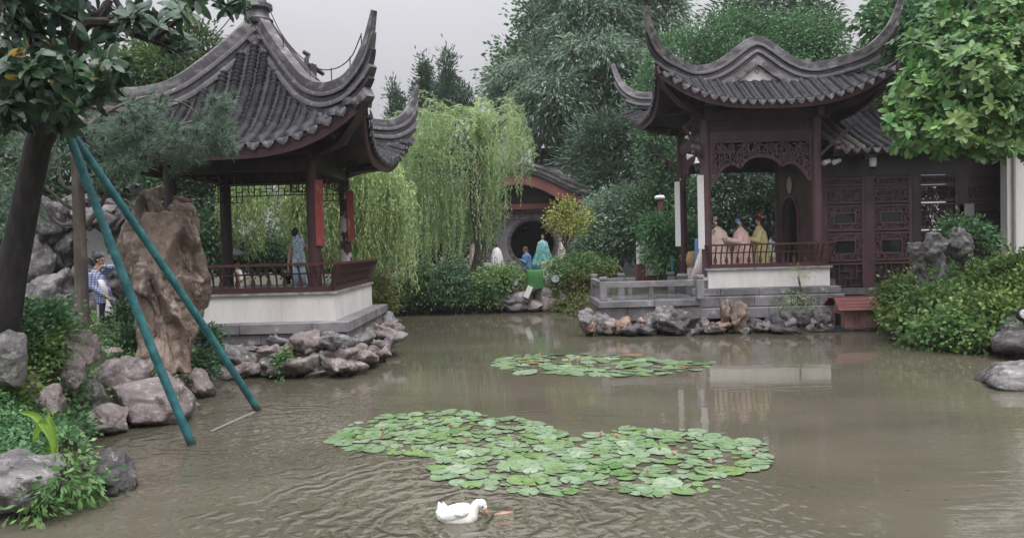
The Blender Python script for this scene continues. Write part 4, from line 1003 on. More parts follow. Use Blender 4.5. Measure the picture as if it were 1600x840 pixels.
tree('tree', 'mid green tree edge showing behind the left flank of the huge grey tree', [lob(815, 90, 50, 34, 26), lob(850, 40, 50, 36, 40), lob(790, 125, 50, 24, 22), lob(870, 5, 50, 30, 30)], 6000, 'leaf_mid', (P(840, 400, 50).x, 50, .8), tr=.3, seed=22, L=.34, W=.2, cr=.5, clump=30)
tree('conifer', 'dark layered conifer in front of the huge grey green tree', [lob(945, 215, 38, 48, 14), lob(925, 250, 37.5, 38, 16), lob(985, 240, 37.5, 40, 16), lob(960, 280, 37, 52, 18), lob(1010, 200, 38, 34, 20), lob(950, 195, 38, 26, 12)], 11000, 'leaf_cypress', (P(960, 410, 38).x, 38, .8), tr=.25, seed=23, L=.42, W=.07, cr=.34, clump=50, droop=.1, outw=1.1)
tree('tree', 'round bright green tree rising right behind the wavy roof', [lob(1075, 105, 33, 55, 52), lob(1140, 65, 33, 58, 44), lob(1215, 75, 33, 55, 45), lob(1275, 90, 33.5, 42, 48), lob(1030, 165, 33, 42, 45), lob(1270, 50, 33, 34, 28), lob(1170, 110, 33, 80, 40)], 34000, 'leaf_green', (P(1160, 400, 33.5).x, 33.5, .9), tr=.35, seed=24, L=.17, W=.09, cr=.34, clump=45)
tree('tree', 'dark sparse tree top poking above the round bright green tree', [lob(1160, 20, 45, 34, 18), lob(1225, 15, 45, 40, 20), lob(1280, 24, 45, 18, 24), lob(1285, 60, 45, 20, 22), lob(1365, 100, 46, 24, 20), lob(1345, 110, 46, 24, 18)], 4600, 'leaf_dark', (P(1230, 400, 45).x, 45, .8), tr=.3, seed=25, L=.5, W=.14, cr=.5, clump=24, shell=(.5, 1.25))
tree('tree', 'dense dark green tree left of the wavy roofed pavilion', [lob(1030, 230, 31, 30, 45), lob(1050, 290, 30.5, 30, 40), lob(1020, 330, 30.5, 34, 40), lob(1075, 340, 30, 36, 50), lob(1060, 395, 29.5, 40, 30)], 15000, 'leaf_mid', (P(1045, 425, 31).x, 31, .9), tr=.2, seed=26, L=.17, W=.1, cr=.25, clump=40)
tree('tree', 'shadowy tree seen through the arch of the wavy roofed pavilion', [lob(1150, 300, 31, 50, 50), lob(1210, 320, 31.5, 40, 50), lob(1240, 280, 32, 44, 50), lob(1130, 370, 30.5, 40, 40)], 15000, 'leaf_dark', (P(1180, 420, 31.5).x, 31.5, .9), tr=.2, seed=27, L=.18, W=.1, cr=.25, clump=40)  # darker leaf colour stands in for the shade behind the arch
tree('tree', 'broad pale tree between the wavy roof and the hall behind', [lob(1370, 170, 30, 40, 40), lob(1335, 165, 30, 30, 35), lob(1420, 130, 31, 45, 50)], 9000, 'leaf_shrub', (P(1370, 400, 30.5).x, 30.5, .9), tr=.25, seed=28, L=.2, W=.11, cr=.3, clump=36)
for k, (lobs, lab) in enumerate((
        ([(699, 90, 5, 18), (700, 108, 11, 18), (702, 130, 19, 20), (704, 152, 29, 20), (702, 176, 42, 22), (726, 150, 9, 18), (735, 172, 12, 16)], 'tallest dark cypress rising behind the willow'),
        ([(664, 102, 4, 14), (664, 120, 9, 16), (663, 142, 15, 20), (664, 168, 25, 24)], 'second dark cypress just left of the tallest one'),
        ([(613, 135, 5, 10), (616, 150, 11, 12), (622, 168, 17, 14), (624, 188, 22, 16)], 'short sparse cypress beside the upturned rear eave'))):
    d = 50+k; tree('cypress', lab, [lob(x, y, d, rx*.85, ry) for x, y, rx, ry in lobs], 5000 if k < 2 else 1500, 'leaf_cypress', (P(lobs[0][0], 400, d).x, d, .8), tr=.2, seed=30+k, group='cypresses behind the willow', cat='tree', L=.34, W=.09, cr=.2, clump=22, shell=(.3, 1.2), upbias=.5, droop=-.6)
tree('tree', 'light green bamboo like tree behind the left slope of the spired roof', [lob(255, 110, 27, 50, 40), lob(310, 85, 28, 30, 40), lob(215, 130, 27, 40, 45), lob(290, 140, 27, 50, 30), lob(330, 120, 28, 25, 35)], 14000, 'leaf_shrub', (P(270, 400, 28).x, 28, .9), tr=.25, seed=34, L=.26, W=.08, cr=.3, clump=34)
tree('tree', 'dark green tree behind the magnolia trunk at the left edge', [lob(40, 250, 19, 60, 60), lob(-20, 330, 18, 60, 60), lob(120, 230, 20, 50, 60), lob(10, 170, 20, 70, 50), lob(60, 330, 19.5, 45, 40), lob(150, 290, 21, 40, 40)], 15000, 'leaf_mid', (P(50, 430, 19).x, 19.5, 1.0), tr=.2, seed=35, L=.16, W=.08, cr=.25, clump=36)
tree('tree', 'shaded green tree between the pavilion columns and the brown stone', [lob(240, 330, 23, 45, 60), lob(295, 310, 24, 36, 50), lob(305, 370, 23, 30, 40), lob(270, 260, 24, 50, 40)], 14000, 'leaf_mid', (P(280, 420, 23.5).x, 23.5, 1.0), tr=.2, seed=36, L=.18, W=.09, cr=.25, clump=36)
tree('bush', 'rounded blue green bush right of the yellow tree on the far bank', [lob(955, 345, 32, 42, 36), lob(990, 375, 31.5, 38, 34), lob(935, 385, 31.5, 40, 30), lob(975, 315, 32.5, 30, 18)], 17000, 'leaf_blue', (P(960, 430, 32).x, 32, .9), tr=.14, seed=37, L=.16, W=.09, cr=.24, clump=40, cat='bush')
tree('small_tree', 'little golden yellow leaved tree in front of the moon gate', [lob(876, 332, 29.5, 17, 16), lob(902, 340, 29.5, 17, 15), lob(889, 356, 29.3, 26, 12), lob(863, 348, 29.5, 9, 12), lob(885, 320, 29.5, 10, 9)], 2100, 'leaf_gold', (P(888, 440, 29.5).x, 29.5, .9), 'bark_brown', tr=.07, seed=38, L=.12, W=.075, cr=.13, clump=18, cat='tree', shell=(.5, 1.3))
tree('bush', 'drooping leafy bush beside the left columns of the wavy roofed pavilion', [lob(1035, 360, 26, 28, 22), lob(1065, 375, 25.5, 24, 26), lob(1040, 400, 25.6, 22, 20)], 3600, 'leaf_green', (P(1045, 438, 26).x, 26, .9), tr=.08, seed=39, L=.24, W=.08, cr=.22, clump=24, droop=.8, cat='bush')
tree('bush', 'low dark shrubbery behind the left pavilion under the willow', [lob(400, 400, 27, 60, 24), lob(480, 396, 27.5, 60, 22), lob(560, 402, 28, 50, 22), lob(350, 400, 26.5, 40, 24)], 12000, 'leaf_mid', (P(450, 430, 27).x, 27, .9), tr=.1, seed=40, L=.15, W=.08, cr=.2, clump=36, cat='bush')
tree('bush', 'dark bushes in the shade behind the willow trunk', [lob(640, 370, 36, 55, 35), lob(720, 360, 36, 50, 35), lob(600, 340, 38, 50, 50), lob(770, 340, 40, 40, 40)], 14000, 'leaf_dark', (P(680, 420, 36).x, 36.5, .8), tr=.15, seed=41, L=.22, W=.12, cr=.3, clump=36, cat='bush')

# ------------------------------------------------------------------ willows
def willow(label, base, knob, tops, bots, d0, d1, n, mat, seed, rmin=0.0):
    rs = np.random.RandomState(seed); base = Vector(base); knob = Vector(knob); t = thing('willow', label, 'tree', base, 0, 'willows at the far end of the pond')
    g = G(); g.tube(wiggle(base-Vector((0, 0, .2)), knob, 6, .02, seed), [.3, .27, .25, .24, .25, .3, .34], 9); g.obj('trunk', M['bark_grey'], t, True); put('trunk_knot', rock_mesh('trunk_knot', knob, (.27, .27, .5), seed, M['bark_brown'], 4, 1.6, holes=.3), t)
    Cs, Ds = [], []; gb = G(); tx = [a for a, b in tops]; tz = [b for a, b in tops]; bx = [a for a, b in bots]; bz = [b for a, b in bots]
    nc = 64; clx = rs.uniform(tx[0], tx[-1], nc); cl = rs.uniform(0, 1, nc); ct = rs.normal(0, 14, nc); cb = rs.normal(-8, 30, nc); cs_ = rs.uniform(5, 13, nc)
    for i in range(n):
        k = rs.randint(nc); px = clx[k] + rs.normal(0, cs_[k]); px = min(max(px, tx[0]-8), tx[-1]+8); d = d0+(d1-d0)*min(max(cl[k]+rs.normal(0, .08), 0), 1)
        yt = np.interp(px, tx, tz)+ct[k]; yb = np.interp(px, bx, bz)+cb[k]; f = rs.beta(.8, 2.2); y0 = yt+(yb-yt)*f*.85 + rs.normal(0, 5); y1 = min(y0+(yb-yt)*rs.uniform(.35, 1.1), yb+rs.normal(-2, 14))
        if y1 < y0+14: y1 = y0+14
        a = P(px, y0, d); b = P(px+rs.normal(0, 6), y1, d); ln = a.z-b.z
        start = a + (Vector((knob.x, knob.y, a.z))-a).normalized()*min(.9, ln*.3) - Vector((0, 0, .25*rs.rand()))
        pts = smooth_path([start, a + Vector((0, 0, .12)), a.lerp(b, .3) + Vector((rs.normal(0, .06), rs.normal(0, .06), 0)), a.lerp(b, .65)+Vector((rs.normal(0, .08), 0, 0)), b], max(6, int((ln+.6)/.07)))
        m = len(pts); arr = np.array([p[:] for p in pts]); dirs = np.gradient(arr, axis=0)
        for rep in range(2):
            Cs.append(arr + rs.normal(0, .015, arr.shape)); Ds.append(norm(dirs)*.8 + rs.normal(0, .38, arr.shape) + np.array([0, 0, -.35]))
        if i % 22 == 0:
            q = [knob + (start-knob)*.03, knob.lerp(start, .5)+Vector((0, 0, .35)), start, a]
            gb.tube(smooth_path(q, 8), [.05-.0048*j for j in range(9)], 5)
    gb.obj('branch', M['bark_grey'], t, True)
    C = np.concatenate(Cs); D = np.concatenate(Ds); k = len(C)
    put('foliage', leaf_mesh('foliage', C, D, rs.uniform(.10, .19, k), rs.uniform(.022, .04, k), M[mat], rs=rs), t)
    return t
willow('pale green weeping willow with knobbly trunk, in the middle of the far bank', (P(742, 430, 30.5).x, 30.5, .8), P(748, 266, 29.3), [(590, 235), (620, 205), (660, 185), (700, 178), (740, 190), (765, 178), (790, 160), (812, 172), (830, 215), (838, 250)], [(590, 400), (640, 420), (690, 405), (720, 395), (755, 372), (780, 335), (800, 312), (820, 288), (838, 270)], 28.6, 31.5, 700, 'leaf_willow', 51)
willow('weeping willow behind the left pavilion, its strands filling the view between the columns', (P(592, 430, 27.5).x, 27.5, .8), P(560, 235, 27), [(340, 270), (400, 245), (470, 235), (540, 225), (590, 232), (645, 300)], [(340, 385), (400, 375), (470, 390), (540, 405), (590, 425), (640, 420)], 22.4, 25.4, 1000, 'leaf_willow_pale', 52)

# ------------------------------------------------------------------ large leaved tree on the right
def big_leaf(k, L_, W_, mat, curl=.12):
    pr = [(0, .04), (.12, .28), (.32, .46), (.58, .56), (.8, .44), (.93, .22), (1.0, .02)]; V = []; Fq = []
    for i, (t, w_) in enumerate(pr):
        z = -curl*L_*t*t*(1+.4*k) + .02*L_*math.sin(t*9+k)
        V += [(-w_*W_*.9, t*L_, z+.16*w_*W_), (0, t*L_, z), (w_*W_*.9, t*L_, z+.16*w_*W_)]
    for i in range(len(pr)-1):
        a = i*3; Fq += [(a, a+1, a+4, a+3), (a+1, a+2, a+5, a+4)]
    me = fast_mesh('leaf', V, np.array(Fq), True); me.materials.append(M[mat]); return me
def whorls(root, centres, axes, meshes, per, limit, spread=1.0, seed=1, mat=None, scale=(.75, 1.15), odd=None):
    """rosettes of separate leaves: the nearest `limit` leaves are objects of their own, the rest joined"""
    r = random.Random(seed); items = []
    for c, ax_ in zip(centres, axes):
        c = Vector(c); ax_ = Vector(ax_).normalized(); qz = ax_.to_track_quat('Z', 'Y').to_matrix()
        m_ = r.randint(per-2, per+2); ph = r.uniform(0, 6.28)
        for j in range(m_):
            a = ph + 2*math.pi*j/m_ + r.uniform(-.25, .25); el = r.uniform(-.25, .75)/spread
            rot = qz @ Matrix.Rotation(a, 3, 'Z') @ Matrix.Rotation(el, 3, 'X') @ Matrix.Rotation(r.uniform(-.4, .4), 3, 'Y')
            items.append((c - ax_*r.uniform(0, .05), rot, r.uniform(*scale), r.randrange(len(meshes))))
    items.sort(key=lambda it: it[0].y); base = wloc(root)
    for it in items[:limit]:
        me = meshes[it[3]]; lab = None
        if odd and r.random() < odd[0]: k = r.randrange(len(odd[1])); me, lab = odd[1][k]
        o = link('leaf', me, root, it[0]-base, it[1].to_euler(), (it[2],)*3)
        if lab: o['label'] = lab
    V, FQ, off = [], [], 0
    for it in items[limit:]:
        me = meshes[it[3]]; nV = len(me.vertices); co = np.empty(nV*3, np.float32); me.vertices.foreach_get('co', co); co = co.reshape(-1, 3)*it[2]
        V.append(co @ np.array(it[1]).T + np.array(it[0])); f = np.array([p.vertices[:] for p in me.polygons]); FQ.append(f+off); off += nV
    if V:
        me = fast_mesh('foliage', np.concatenate(V), np.concatenate(FQ), True); me.materials.append(meshes[0].materials[0]); tag(put('foliage', me, root), kind='stuff')
bt = thing('tree', 'large leaved bright green tree overhanging the hall roof at the top right', 'tree', (14.9, 16.6, 1.4))
rs = np.random.RandomState(61)
blobs = [(1440, 150, 16, 50, 40), (1500, 130, 15.6, 60, 50), (1430, 200, 15.8, 42, 34), (1510, 195, 15.4, 60, 38), (1570, 170, 15.6, 45, 50), (1590, 215, 15.6, 40, 28), (1470, 90, 16.4, 45, 30), (1560, 100, 16.4, 40, 30), (1480, 225, 15.6, 40, 16), (1410, 170, 16.2, 26, 30), (1530, 70, 16.6, 50, 26), (1590, 60, 16.4, 30, 34), (1425, 120, 16.8, 24, 24), (1600, 140, 15.2, 30, 40), (1545, 225, 15.2, 34, 20), (1470, 45, 17.5, 40, 24), (1545, 25, 17.2, 40, 24), (1430, 75, 18.2, 30, 22), (1590, 15, 17, 30, 20), (1500, 5, 17.6, 36, 16)]
cs, axs = [], []
for b in blobs:
    l = lob(*b)
    for _ in range(int(b[3]*b[4]/26)):
        u = rs.normal(0, 1, 3); u /= np.linalg.norm(u); u[1] = -abs(u[1]) if rs.rand() < .75 else u[1]; cs.append(np.array(l[:3])+u*np.array(l[3:])*rs.uniform(.6, 1.22)); axs.append(u*.9+np.array([0, -.2, .6])+rs.normal(0, .45, 3))
whorls(bt, cs, axs, [big_leaf(k, .215, .10, 'leaf_bright') for k in range(3)], 8, 300, seed=62)
top = [lob(1385, 40, 23.5, 34, 36), lob(1440, 50, 22, 50, 45), lob(1500, 40, 21.5, 55, 40), lob(1570, 40, 20.5, 50, 45), lob(1410, 100, 23.5, 34, 36), lob(1460, 5, 23, 60, 26), lob(1590, 110, 19, 40, 40), lob(1560, -10, 20.5, 60, 30), lob(1440, 110, 22.5, 40, 30)]
C, D = lobes_leaves(top, 12000, clump=16, cr=.26, rs=rs, droop=.3); k = len(C)
put('crown', leaf_mesh('crown', C, D, rs.uniform(.18, .32, k), rs.uniform(.11, .17, k), M['leaf_green'], rs=rs, shape='broad', droop=.2), bt)
g = G(); tb = Vector((14.9, 16.6, 1.2)); fk = P(1592, 215, 16.8); g.tube(wiggle(tb, fk, 4, .02, 3), [.3, .26, .23, .2, .18], 9)
f2 = P(1545, 70, 17.2)
for e in (P(1480, 10, 17.5), P(1540, 20, 17.5), f2, P(1440, 120, 16.4), P(1500, 190, 15.8), P(1590, 90, 17), P(1560, 150, 16)):
    g.tube(wiggle(fk if e is not f2 else fk, e, 5, .05, int(e.x*10)), [.13, .11, .09, .075, .06, .03], 7)
g.obj('trunk', M['bark'], bt, True)

# ------------------------------------------------------------------ pine on the left, magnolia in the foreground
pt = thing('pine_tree', 'thin trunked pine with soft needle tufts in front of the left pavilion roof', 'tree', (P(125, 510, 12).x, 12.0, .95))
g = G(); b0 = P(128, 512, 12); tp = P(118, 185, 12)
g.tube([b0-Vector((0, 0, .2)), P(127, 430, 12), P(124, 350, 12), P(121, 260, 12), tp], [.115, .1, .095, .09, .08], 9)
for pts, r0 in (([(125, 360), (145, 340), (165, 305), (185, 260), (225, 215)], .05), ([(122, 330), (100, 318), (80, 300), (62, 285)], .035), ([(122, 350), (95, 350), (78, 335), (66, 318)], .03),
                ([(120, 250), (160, 235), (215, 215), (260, 200), (300, 190)], .05), ([(119, 210), (160, 180), (200, 160), (235, 150)], .04), ([(215, 215), (260, 160), (300, 170), (325, 205)], .022),
                ([(120, 300), (100, 290), (92, 265), (85, 230)], .035), ([(260, 200), (290, 235), (320, 240), (345, 222)], .025), ([(119, 200), (110, 160), (120, 120), (110, 90)], .06)):
    q = smooth_path([P(x, y, 12.2 + .012*(x-120)*.3) for x, y in pts], 12); g.tube(q, [r0*(1-.65*i/12) for i in range(13)], 6)
g.obj('trunk', M['bark_grey'], pt, True)
rs = np.random.RandomState(71); CC, DD = [], []
for px, py, rx, ry, n_ in ((215, 185, 38, 34, 26), (270, 222, 56, 32, 60), (345, 163, 26, 16, 13), (328, 205, 38, 22, 26), (345, 228, 26, 18, 16), (175, 215, 40, 30, 26), (190, 250, 34, 40, 30), (150, 270, 26, 26, 12), (20, 330, 36, 60, 22), (60, 230, 40, 50, 22), (150, 205, 30, 30, 16)):
    for _ in range(int(n_*1.9)):
        u = rs.normal(0, .5, 2); d = 12.0 + rs.uniform(-.5, 1.1); c = np.array(P(px+u[0]*rx, py+u[1]*ry, d)[:]); ax_ = np.array([rs.normal(.35, .5), rs.normal(-.1, .4), rs.normal(.35, .4)])
        m_ = 80; dv = norm(rs.normal(0, 1, (m_, 3)) + ax_*1.1); CC.append(c + ax_*rs.uniform(-.06, .08, (m_, 1))); DD.append(dv)
C = np.concatenate(CC); D = np.concatenate(DD); k = len(C)
put('needles', leaf_mesh('needles', C, D, rs.uniform(.12, .21, k), rs.uniform(.007, .012, k), M['leaf_pine'], rs=rs, shape='tri'), pt)

mt_ = thing('magnolia_tree', 'dark magnolia with glossy leaves leaning in at the top left', 'tree', (P(20, 470, 9.3).x, 9.3, 1.5))
g = G(); g.tube([P(-14, 640, 9.3), P(-2, 530, 9.3), P(18, 430, 9.3), P(40, 320, 9.25), P(60, 225, 9.2), P(88, 165, 9.1), P(120, 120, 8.9)], [.28, .22, .172, .152, .148, .145, .13], 14)
for pts, r0, d in (([(88, 165), (120, 75), (130, 40), (160, 20), (172, 0)], .10, 8.8), ([(100, 150), (125, 45), (180, 38), (205, 50), (235, 62), (270, 68)], .075, 8.5), ([(70, 210), (40, 150), (10, 110), (-40, 60)], .12, 9.0), ([(88, 165), (60, 90), (50, 40), (60, -30)], .10, 8.9), ([(172, 30), (190, 20), (178, -10), (200, -40)], .05, 8.5), ([(240, 62), (280, 30), (330, -5), (370, -20)], .035, 8.4), ([(370, -20), (378, 8), (372, 20)], .012, 8.3), ([(235, 62), (270, 78), (285, 88)], .02, 8.3)):
    q = smooth_path([P(x, y, d) for x, y in pts], 12); g.tube(q, [r0*(1-.6*i/12) for i in range(13)], 7)
g.obj('trunk', M['bark'], mt_, True)
rs = np.random.RandomState(81); cs, axs = [], []
for px, py, rx, ry, n_, d in ((30, 30, 55, 45, 20, 8.3), (100, 25, 45, 38, 14, 8.5), (30, 110, 55, 42, 22, 8.0), (100, 115, 48, 40, 20, 8.0), (155, 125, 30, 24, 9, 8.0), (60, 165, 60, 22, 14, 8.1), (155, 60, 34, 30, 8, 8.8), (215, 22, 26, 16, 6, 8.4), (282, 12, 26, 10, 5, 8.3), (280, 70, 16, 14, 4, 8.2), (240, 40, 22, 10, 4, 8.3), (368, 10, 22, 8, 4, 8.3), (180, 105, 14, 10, 4, 8.1), (12, 185, 26, 14, 4, 8.3), (98, 195, 8, 6, 2, 8.4)):
    for _ in range(int(n_*1.7)):
        u = rs.normal(0, .55, 2); dd_ = d + rs.uniform(-.35, .6); cs.append(P(px+u[0]*rx, py+u[1]*ry, dd_)[:]); axs.append((rs.normal(0, .6), -.5+rs.normal(0, .35), rs.normal(.25, .5)))
ml = [big_leaf(k, .20, .082, 'leaf_magnolia', .10+.08*k) for k in range(3)]
whorls(mt_, cs, axs, ml, 8, 300, spread=.8, seed=82, odd=(.06, [(big_leaf(0, .19, .07, 'leaf_yellow'), 'yellow leaf'), (big_leaf(1, .19, .07, 'leaf_brown'), 'brown withered leaf')]))

# ------------------------------------------------------------------ rocks
def rk(px, py, d, rx, ry, dep=1.0): p = P(px, py, d); k = d/F; return (p.x, p.y, p.z, rx*k*1.24, rx*k*1.1*dep, ry*k*1.32)
lbk = thing('rockery', 'pinkish grey boulders stacked along the left bank below the tall brown stone', 'rocks', (P(200, 640, 11.2).x, 11.3, 0))
for i, s in enumerate((rk(185, 590, 11.4, 45, 30), rk(243, 632, 11.1, 60, 35, .8), rk(163, 660, 10.4, 32, 22), rk(140, 618, 10.5, 28, 30), rk(306, 604, 12.9, 30, 22), rk(255, 598, 12.3, 32, 18), rk(78, 632, 9.2, 24, 28), rk(12, 567, 9.0, 30, 32), rk(124, 541, 10.4, 26, 30), rk(92, 694, 8.8, 44, 22), rk(112, 590, 10.2, 22, 26), rk(205, 650, 11.4, 40, 24), rk(160, 560, 12.2, 26, 14), rk(280, 640, 11.8, 34, 18), rk(215, 575, 12.6, 30, 14), rk(30, 620, 9.5, 34, 36))):
    put('stone', rock_mesh('stone', s[:3], s[3:], 100+i, M['rock_pink' if i % 4 != 3 else 'rock_grey'], 5, rz=.3*math.sin(i), tilt=.15*math.cos(i*2), rough=.85, facets=12), lbk)
for nm, lab, spec, seed, mt, sub, kw in (
    ('rock', 'big pale fissured rock in the lower left corner, at the water', rk(30, 758, 7.35, 66, 50), 201, 'rock_grey', 5, dict(rough=1.3)),
    ('rock', 'dark pitted rock at the water beside the fern, lower left', rk(160, 754, 7.9, 52, 38), 202, 'rock_dark', 5, dict(rough=1.2, holes=.15)),
    ('rock', 'dark rock bearing a spotlight at the right edge of the bank', rk(1606, 530, 15.0, 58, 32), 203, 'rock_dark', 4, dict(rough=1.2)),
    ('rock', 'flat grey slab rock lying in the water at the right edge', rk(1598, 592, 12.3, 68, 20), 204, 'rock_grey', 5, dict(rough=.8, facets=9, strata=.06))):
    tag(put(nm, rock_mesh(nm, spec[:3], spec[3:], seed, M[mt], sub, **kw)), lab, 'rock')
pr_ = thing('rockery', 'jumbled limestone rockwork under the left pavilion, at the water', 'rocks', (-5.2, 15.2, 0))
PR = [(370, 556, 15.1, 40, 16), (382, 575, 15.0, 34, 15), (418, 548, 15.1, 18, 12), (420, 571, 14.9, 17, 15), (453, 545, 15.1, 22, 17), (485, 538, 14.9, 22, 20), (522, 536, 15.0, 34, 17), (472, 573, 14.9, 42, 17), (538, 571, 14.8, 32, 15), (512, 556, 14.9, 26, 15), (530, 554, 14.9, 26, 16), (556, 553, 15.3, 24, 16), (566, 530, 15.8, 16, 13), (597, 524, 17.6, 28, 18), (590, 547, 16.6, 24, 14), (609, 533, 17.2, 20, 9), (440, 560, 15.2, 22, 16), (345, 565, 15.4, 26, 20), (500, 582, 15.0, 40, 10), (580, 538, 16.2, 20, 14), (612, 518, 18.8, 18, 14), (605, 508, 19.8, 18, 14), (400, 588, 15.3, 50, 12), (450, 590, 15.2, 40, 9), (388, 545, 15.5, 26, 12), (405, 560, 15.3, 24, 14), (470, 556, 15.3, 30, 14), (440, 536, 15.5, 22, 10), (505, 572, 15.1, 30, 16), (575, 556, 15.8, 22, 14), (350, 580, 15.0, 24, 16)]
for i, s in enumerate(PR):
    s = rk(s[0], s[1], s[2], s[3]*1.14, s[4]*.82); put('stone', rock_mesh('stone', s[:3], s[3:], 300+i, M['rock_pink' if i % 3 else 'rock_grey'] if i < 22 or i > 23 else M['rock_dark'], 4, rz=.8*math.sin(i*1.7), tilt=.3*math.cos(i*2.3), rough=1.45, strata=.07, holes=.5 if i in (5, 6, 4, 13) else .18), pr_)
tr2 = thing('rockery', 'weathered rocks, some orange, lining the foot of the stone terrace', 'rocks', (5.5, 20.2, 0))
TRK = [(945, 505, 20.3, 18, 14, 'rock_grey'), (985, 514, 20.0, 22, 8, 'rock_dark'), (1020, 504, 20.3, 20, 14, 'rock_grey'), (1075, 506, 20.2, 20, 14, 'rock_pink'), (1110, 515, 20.0, 24, 8, 'rock_dark'), (1170, 506, 20.2, 18, 14, 'rock_dark'), (1195, 515, 20.0, 24, 8, 'rock_grey'), (1225, 508, 20.2, 20, 12, 'rock_grey'), (1262, 508, 20.1, 20, 12, 'rock_grey'), (1290, 512, 20.0, 16, 8, 'rock_dark'), (916, 500, 20.2, 15, 21, 'rock_grey'), (925, 511, 20.0, 8, 9, 'rock_orange'), (951, 511, 20.2, 16, 11, 'rock_pink'), (973, 511, 20.1, 15, 11, 'rock_orange'), (1001, 506, 20.2, 8, 7, 'rock_orange'), (1006, 515, 20.0, 23, 8, 'rock_dark'), (1055, 503, 20.0, 38, 19, 'rock_dark'), (1040, 495, 20.0, 20, 13, 'rock_grey'), (1100, 509, 20.1, 12, 10, 'rock_pink'), (1125, 510, 20.1, 19, 9, 'rock_orange'), (1135, 494, 20.0, 10, 22, 'scholar'), (1156, 498, 19.9, 15, 23, 'scholar'), (1183, 510, 20.0, 18, 10, 'rock_grey'), (1207, 506, 20.0, 19, 13, 'rock_dark'), (1242, 500, 20.1, 22, 16, 'rock_dark'), (1280, 501, 20.2, 19, 13, 'rock_dark'), (1080, 517, 20.0, 26, 6, 'rock_dark'), (1230, 516, 19.9, 40, 6, 'rock_dark'), (1160, 518, 19.9, 14, 6, 'rock_grey')]
for i, s in enumerate(TRK):
    q = rk(*s[:5]); put('stone', rock_mesh('stone', q[:3], q[3:], 400+i, M[s[5]], 4, rz=.7*math.sin(i*1.3), tilt=.2*math.cos(i*2.1), rough=1.55, holes=.25), tr2)
fb = thing('rockery', 'low mossy rocks in the far bank below the green cloth', 'rocks', (P(830, 470, 28.3).x, 28.3, .2))
for i, s in enumerate(((812, 466, 28.2, 24, 10), (790, 472, 28.2, 16, 12), (848, 462, 28.3, 18, 11), (856, 478, 28.1, 16, 12), (880, 472, 28.2, 16, 14), (835, 478, 28.0, 14, 9), (808, 480, 28.0, 18, 8))):
    q = rk(*s); put('stone', rock_mesh('stone', q[:3], q[3:], 450+i, M['rock_pink' if i % 2 else 'rock_grey'], 3, rough=1.3), fb)
gw = thing('rockery', 'tall grey limestone rockery with a dark hollow behind the boy', 'rocks', (P(120, 500, 16.8).x, 17, .9))
for i, s in enumerate(((75, 350, 17, 30, 36), (62, 405, 16.8, 26, 34), (95, 395, 17.1, 26, 34), (112, 345, 17.3, 26, 28), (85, 455, 16.6, 32, 32), (120, 480, 16.3, 40, 22), (100, 500, 16.2, 40, 24), (150, 338, 17.3, 26, 18), (180, 350, 17.4, 28, 18), (205, 365, 17.6, 24, 30), (180, 430, 17.4, 30, 36), (135, 440, 17.2, 22, 40), (60, 480, 16.4, 36, 32), (165, 480, 17.0, 30, 24), (190, 395, 17.5, 20, 28), (140, 320, 17.6, 40, 14))):
    q = rk(*s); put('stone', rock_mesh('stone', q[:3], q[3:], 500+i, M['rock_grey' if i % 3 == 1 else 'rock_dark'], 4, rough=1.7, holes=.3), gw)
def standing_stone(name, label, secs, d, dep, mat, seed, voxel=.04, amp=.11, cat='standing stone', vert=.5, sc=1.6, pits=.5):
    """closed lofts (each: list of (y, x_left, x_right, forward offset) in photo pixels) joined by a voxel remesh, then creased"""
    g = G()
    for sec in secs:
        b = len(g.v); nn = 28; ys = np.linspace(sec[0][0], sec[-1][0], 24); Y = [q[0] for q in sec]
        for y in ys:
            xl = np.interp(y, Y, [q[1] for q in sec]); xr = np.interp(y, Y, [q[2] for q in sec]); fo = np.interp(y, Y, [q[3] for q in sec])
            a, c = P(xl, y, d-fo), P(xr, y, d-fo); m_ = (a+c)/2; hw = (c-a).length/2
            for j in range(nn): t = 2*math.pi*j/nn; g.v.append(tuple(m_ + Vector((math.cos(t)*hw, math.sin(t)*(hw*dep+.05), 0))))
        for i in range(23):
            for j in range(nn):
                k = (j+1) % nn; g.f.append((b+i*nn+j, b+i*nn+k, b+(i+1)*nn+k, b+(i+1)*nn+j))
        g.f.append(tuple(b+j for j in range(nn))[::-1]); g.f.append(tuple(b+23*nn+j for j in range(nn)))
    o = g.obj(name, M[mat], None, 'full'); m1 = o.modifiers.new('remesh', 'REMESH'); m1.mode = 'VOXEL'; m1.voxel_size = voxel; m1.use_smooth_shade = True
    dg = bpy.context.evaluated_depsgraph_get(); me = bpy.data.meshes.new_from_object(o.evaluated_get(dg)); o.modifiers.clear(); o.data = me
    n = len(me.vertices); co = np.empty(n*3, np.float32); nr = np.empty(n*3, np.float32); me.vertices.foreach_get('co', co); me.vertices.foreach_get('normal', nr); co = co.reshape(-1, 3); nr = nr.reshape(-1, 3)
    co = co + nr*(creased(co, np.full(3, seed*7.3), sc, pits, vert)*amp*3.0)[:, None].astype(np.float32)
    me.vertices.foreach_set('co', co.ravel()); me.polygons.foreach_set('use_smooth', [True]*len(me.polygons)); me.update()
    return tag(o, label, cat)
Zs2 = lambda L_: [(280+y/2.8, a/2.8, b/2.8, f) for y, a, b, f in L_]
